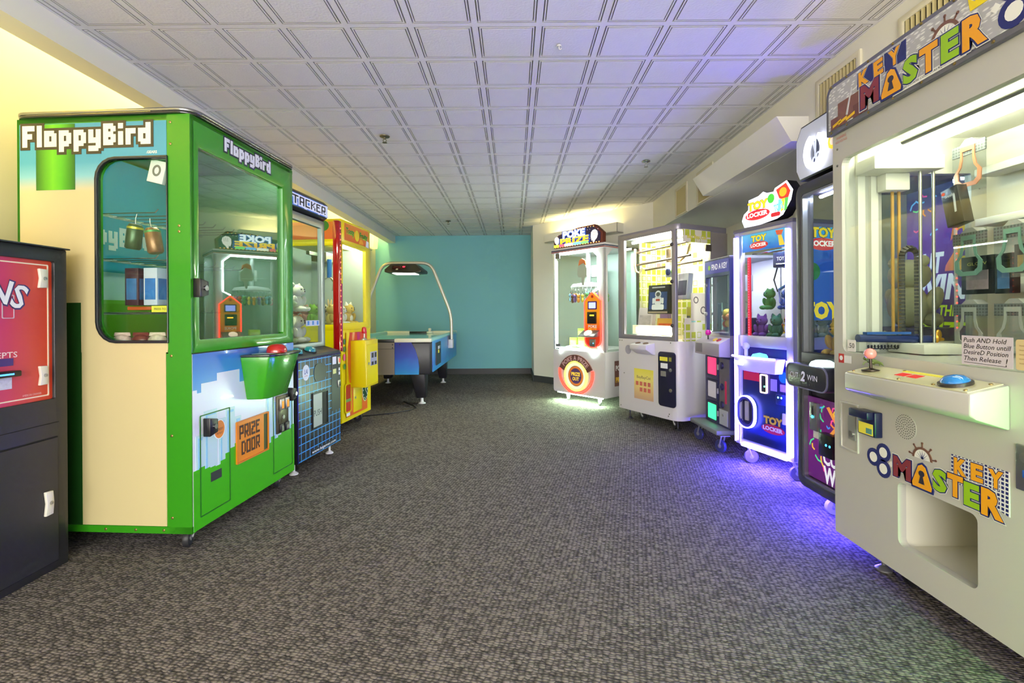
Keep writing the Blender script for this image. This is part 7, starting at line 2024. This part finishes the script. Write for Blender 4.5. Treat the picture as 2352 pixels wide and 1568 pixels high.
txt('lettering', 'POKE', M_WHITEP, cc, FC, 0.626, 0.885, 0.12, 0.032, t=0.002, off=0.03)
txt('lettering', 'PRIZE', P('poke_gold', (246, 190, 50), 0.4), cc, FC, 0.626, 0.852, 0.12, 0.030, t=0.002, off=0.03)
g = G().prism([(-0.018, 0.845), (-0.018, 0.775), (-0.125, 0.770), (-0.125, 0.782)], FR((0, 0, 0), (0, 1, 0), (0, 0, 1)), 0.50, 0.725)
cs = g.out('control_shelf', P('shelf_steel', (120, 116, 116), 0.35, 0.5), pk, bev=0.004)
G().lathe([(0.048, 0), (0.046, 0.014), (0.03, 0.026), (0.0, 0.03)], (0.61, -0.075, 0.808), (0, -0.5, 0.85), 20).out('push_button', P('poke_button', (250, 226, 206), 0.3, emit=(255, 220, 190), es=0.9), cs, smooth=True)
cm = box('coin_mech', M_STEEL, cc, 0.59, 0.672, -0.032, -0.018, 0.66, 0.745, bev=0.003)
G().ell((0.645, -0.034, 0.70), (0.006, 0.003, 0.006), 8, 5).out('coin_led', EM('poke_coin_led', (60, 150, 255), 6), cm)
for z, in ((1.52,), (0.625,)):
    pass
# prize port ring and arcs
FP = FRONT(-0.006)
pc = (0.365, 0.312)
rg = G().ring(circ(*pc, 0.174, 0.174, n=40), circ(*pc, 0.150, 0.150, n=40), FP, -0.004, 0.014).out('prize_ring', M_PYEL, pk)
G().ring(circ(*pc, 0.150, n=40), circ(*pc, 0.118, n=40), FP, -0.004, 0.008).out('ring_liner', P('liner_white', (230, 234, 210), 0.4, emit=(236, 240, 180), es=0.4), rg)
dd = plate('prize_door', P('door_dusk', (96, 70, 120), 0.35), rg, circ(*pc, 0.118, n=40), FP, -0.004, 0.004)
G().ring(circ(*pc, 0.112, n=32), circ(*pc, 0.088, n=32), FP, 0.004, 0.006).out('door_border', P('border_orange', (214, 120, 50), 0.4, emit=(214, 120, 50), es=0.2), rg)
txt('lettering', 'PRIZE', P('gold_ink', (246, 206, 70), 0.4, emit=(246, 206, 70), es=0.3), rg, FP, pc[0], pc[1] + .022, 0.135, 0.042, t=0.007, off=0.04)
txt('lettering', 'OUT', P('gold_ink', (246, 206, 70), 0.4, emit=(246, 206, 70), es=0.3), rg, FP, pc[0], pc[1] - .032, 0.10, 0.042, t=0.007, off=0.04)
for r_ in (0.262, 0.238):
    G().tube([(pc[0] + r_ * cos(R(170) + R(200) * k / 24), -0.012, pc[1] + 0.035 + r_ * .90 * sin(R(170) + R(200) * k / 24)) for k in range(25)], 0.0075, 6).out('neon_arc', M_PRED, pk)
# arched name banner
n = 18
oa = [(pc[0] + 0.275 * cos(R(155) - R(130) * k / n), pc[1] - 0.03 + 0.275 * sin(R(155) - R(130) * k / n)) for k in range(n + 1)]
ia = [(pc[0] + 0.195 * cos(R(155) - R(130) * k / n), pc[1] - 0.03 + 0.195 * sin(R(155) - R(130) * k / n)) for k in range(n + 1)]
bn = G().ring(oa, ia, FP, 0.0, 0.014, wrap=False).out('name_banner', P('banner_brown', (112, 70, 62), 0.4), pk)
txt('lettering', 'POKE A PRIZE', P('banner_pale', (216, 176, 176), 0.4), bn, FP, pc[0], pc[1] - 0.03 + 0.236, 0.43, 0.056, t=0.016, off=0.03, arc=(0.236, 1))
# top sign
sg = [(0.030, 1.805), (0.765, 1.800), (0.768, 1.915), (0.655, 2.012), (0.40, 2.006), (0.10, 1.955), (0.030, 1.885)]
sn = G().prism(sg, FRONT(-0.01), -0.06, 0.0).out('sign_case', P('sign_brown', (106, 48, 36), 0.4), pk, bev=0.004)
FS = FRONT(-0.012)
sf = plate('sign_face', P('sign_dark_face', (40, 34, 60), 0.4, emit=(40, 34, 70), es=0.3), sn, [(0.39 + (x - .39) * .93, 1.90 + (z - 1.90) * .84) for x, z in sg], FS, 0.0, 0.004)
rnd2 = random.Random(5)
for k in range(18):
    t_ = k / 18
    x = 0.06 + 0.70 * t_
    for z in (1.812,) + ((1.99,) if x > 0.30 and x < 0.65 else ()):
        plate('bulb', P('bulb_warm', (250, 190, 110), 0.4, emit=(250, 180, 90), es=1.5), sn, circ(x, z, 0.006, n=6), FRONT(-0.010), 0.0, 0.006)
for k in range(16):
    plate('star_print', P('star_pale', (210, 200, 240), 0.4, emit=(210, 200, 240), es=0.8), sf, circ(rnd2.uniform(0.1, 0.72), rnd2.uniform(1.84, 1.97), 0.004, n=5), FS, 0.004, 0.005)
def sign_text(s_, x, z, w, h, fill, em):
    txt('lettering_outline', s_, P('sign_blue', (40, 90, 200), 0.4, emit=(30, 70, 200), es=0.25), sf, FS, x, z - .004, w * 1.08, h * 1.22, t=0.006, off=0.12)
    txt('lettering', s_, fill, sf, FS, x, z, w, h, t=0.009, off=0.05)
sign_text('POKE', 0.355, 1.945, 0.34, 0.085, P('sign_white_lit', (236, 246, 255), 0.4, emit=(236, 246, 255), es=1.1), 1)
sign_text('PRIZE', 0.36, 1.868, 0.44, 0.075, RAMP('sign_gold_lit', 'Z', [(1.82, (250, 150, 30)), (1.87, (255, 196, 40)), (1.91, (255, 226, 90))], 0.4, emit=0.8), 1)
txt('lettering', 'A', P('sign_white_lit', (236, 246, 255), 0.4, emit=(236, 246, 255), es=1.1), sf, FS, 0.36, 1.905, 0.03, 0.025, t=0.011, off=0.05)
for k, (a, b, c) in enumerate(((0.04, 0.12, (190, 220, 60)), (0.13, 0.20, (220, 90, 110)), (0.21, 0.34, (240, 240, 220)), (0.35, 0.46, (120, 190, 240)), (0.47, 0.57, (120, 220, 120)))):
    rect('gift_print', P('gift%d' % k, c, 0.4, emit=c, es=0.9), sf, a, 1.812, b, 1.842, FS, 0.004, 0.010)
def glove(par, cx, cz, s, mirror=1, fr=FS, t=0.006, name='glove_print'):
    mt = P('glove_lit', (240, 232, 226), 0.4, emit=(245, 238, 230), es=0.75)
    q = [(-.55, -.2), (-.5, .35), (-.2, .62), (.2, .66), (.52, .42), (.62, 0), (.45, -.45), (.15, -.7), (.0, -.95), (-.2, -.95), (-.22, -.6), (-.4, -.75), (-.5, -.45)]
    o_ = plate(name, mt, par, [(cx + mirror * a * s, cz + b * s) for a, b in q], fr, 0.0, t)
    for k in range(3):
        a = -0.15 + k * .22
        plate('finger_line', P('glove_line', (150, 130, 120), 0.5), o_, [(cx + mirror * (a) * s, cz - .1 * s), (cx + mirror * (a + .05) * s, cz - .1 * s), (cx + mirror * (a + .12) * s, cz + .45 * s), (cx + mirror * (a + .08) * s, cz + .45 * s)], fr, t, t + .0008)
glove(sf, 0.085, 1.895, 0.062, -1)
glove(sf, 0.655, 1.895, 0.085, 1)
# inside: pointing hand, carousel with hooks
ph = plate('pointing_hand', P('hand_grey', (190, 184, 174), 0.4), pk, [(0.37, 1.53), (0.39, 1.59), (0.46, 1.60), (0.51, 1.54), (0.505, 1.45), (0.475, 1.43), (0.455, 1.35), (0.435, 1.35), (0.43, 1.44), (0.39, 1.44), (0.365, 1.47)], FRONT(0.04), 0.0, 0.014)
plate('hand_cuff', P('cuff_orange', (206, 96, 50), 0.4), ph, [(0.385, 1.575), (0.40, 1.635), (0.44, 1.655), (0.485, 1.63), (0.50, 1.57), (0.46, 1.602)], FRONT(0.04), 0.0, 0.018)
cx_, cy_ = 0.33, 0.27
ca = G().lathe([(0.02, 1.40), (0.19, 1.375), (0.215, 1.345), (0.215, 1.335), (0.17, 1.335)], (cx_, cy_, 0), (0, 0, 1), 28).out('carousel_disc', P('carousel_white', (216, 222, 220), 0.3), pk, smooth=True)
G().cyl((cx_, cy_, 1.38), (cx_, cy_, 1.745), 0.03, 14).out('carousel_shaft', P('shaft_grey', (160, 166, 166), 0.3, 0.5), ca, smooth=True)
box('drive_box', P('drive_white', (226, 230, 226), 0.4), pk, 0.26, 0.44, 0.30, 0.44, 1.46, 1.60, bev=0.01)
NH = 26
for k in range(NH):
    a = 2 * pi * k / NH
    x, y = cx_ + 0.205 * cos(a), cy_ + 0.205 * sin(a)
    G().tube([(x, y, 1.338), (x, y, 1.31), (x + 0.012 * cos(a), y + 0.012 * sin(a), 1.30)], 0.0025, 5).out('hook', M_CHROME, ca)
rk = random.Random(21)
kc = [((226, 150, 60), 'orange'), ((150, 200, 230), 'sky blue'), ((236, 120, 160), 'pink'), ((230, 214, 90), 'yellow'), ((120, 80, 60), 'brown'), ((240, 236, 226), 'white'), ((110, 180, 110), 'green'), ((130, 100, 170), 'violet'), ((60, 70, 90), 'slate'), ((210, 60, 60), 'red')]
for k in range(NH):
    a = 2 * pi * k / NH
    c, cn_ = kc[(k * 3) % len(kc)]
    ec, en_ = kc[(k * 3 + 1 + k // 10 * 2) % len(kc)]
    L_ = rk.uniform(0.06, 0.12)
    p = inside(pk, cx_ + 0.217 * cos(a), cy_ + 0.217 * sin(a), 1.2965)
    t = thing('keychain_toy', '%s plush keychain with %s ears hanging in the poke machine' % (cn_, en_), 'keychain', p, math.degrees(a) - 49.4, group='keychains hanging from the carousel')
    G().tube([(0, 0, 0), (0, 0, -L_ * .35)], 0.0015, 4).out('strap', M_BLK, t)
    mt = P('key_%s' % cn_.replace(' ', '_'), c, 0.8)
    G().ell((0, 0, -L_ * .35 - 0.028), (0.022, 0.020, 0.023), 10, 6).ell((0, 0, -L_ * .35 - 0.075), (0.020, 0.018, 0.03), 10, 6).out('body', mt, t, smooth=True)
    for sx in (-1, 1):
        G().ell((0, sx * 0.015, -L_ * .35 - 0.008), 0.010, 8, 5).out('ear', P('key_%s' % en_.replace(' ', '_'), ec, 0.8), t, smooth=True)
# yellow-green prize boxes on the deck
for k, (x, z) in enumerate(((0.20, 0.0), (0.31, 0.0), (0.42, 0.0), (0.30, 0.075))):
    pass
box('play_deck', P('poke_deck', (226, 230, 226), 0.4), pk, 0.02, W - 0.02, 0.03, D - 0.02, 0.605, 0.63)
for k, (x, z, lab) in enumerate(((0.20, 0.632, 'lime carton at the end of the low row in the poke machine'), (0.33, 0.632, 'lime carton in the middle of the low row in the poke machine'), (0.46, 0.632, 'lime carton beside the control column in the poke machine'), (0.33, 0.745, 'lime carton stacked on top of the low row'))):
    carton('lime_carton', lab, pk, x, 0.17, z, 0.115, 0.08, 0.11, (206, 226, 90), art=(226, 236, 150), group='lime cartons in the poke machine')
sl = rect('side_logo', P('banner_brown', (112, 70, 62), 0.4), pk, 0.16, 0.22, 0.34, 0.50, RIGHT(W), 0.0, 0.003)
for s_, z, c in (('POKE', 0.42, (236, 230, 230)), ('A', 0.36, (226, 160, 80)), ('PRIZE', 0.29, (246, 200, 60))):
    txt('lettering', s_, P('sl_%s' % s_, c, 0.4), sl, RIGHT(W), 0.25, z, 0.15 if len(s_) > 1 else 0.04, 0.06, t=0.004, off=0.05)
M_CW = P('caster_white', (214, 214, 214), 0.4)
for x, y in ((0.16, 0.08), (W - 0.13, 0.06), (0.16, D - 0.08), (W - 0.13, D - 0.08)):
    caster(pk, x, y, 0.10, 0.042, mt=M_CW, wheel=P('caster_grey', (150, 150, 150), 0.4), yaw=R(120))
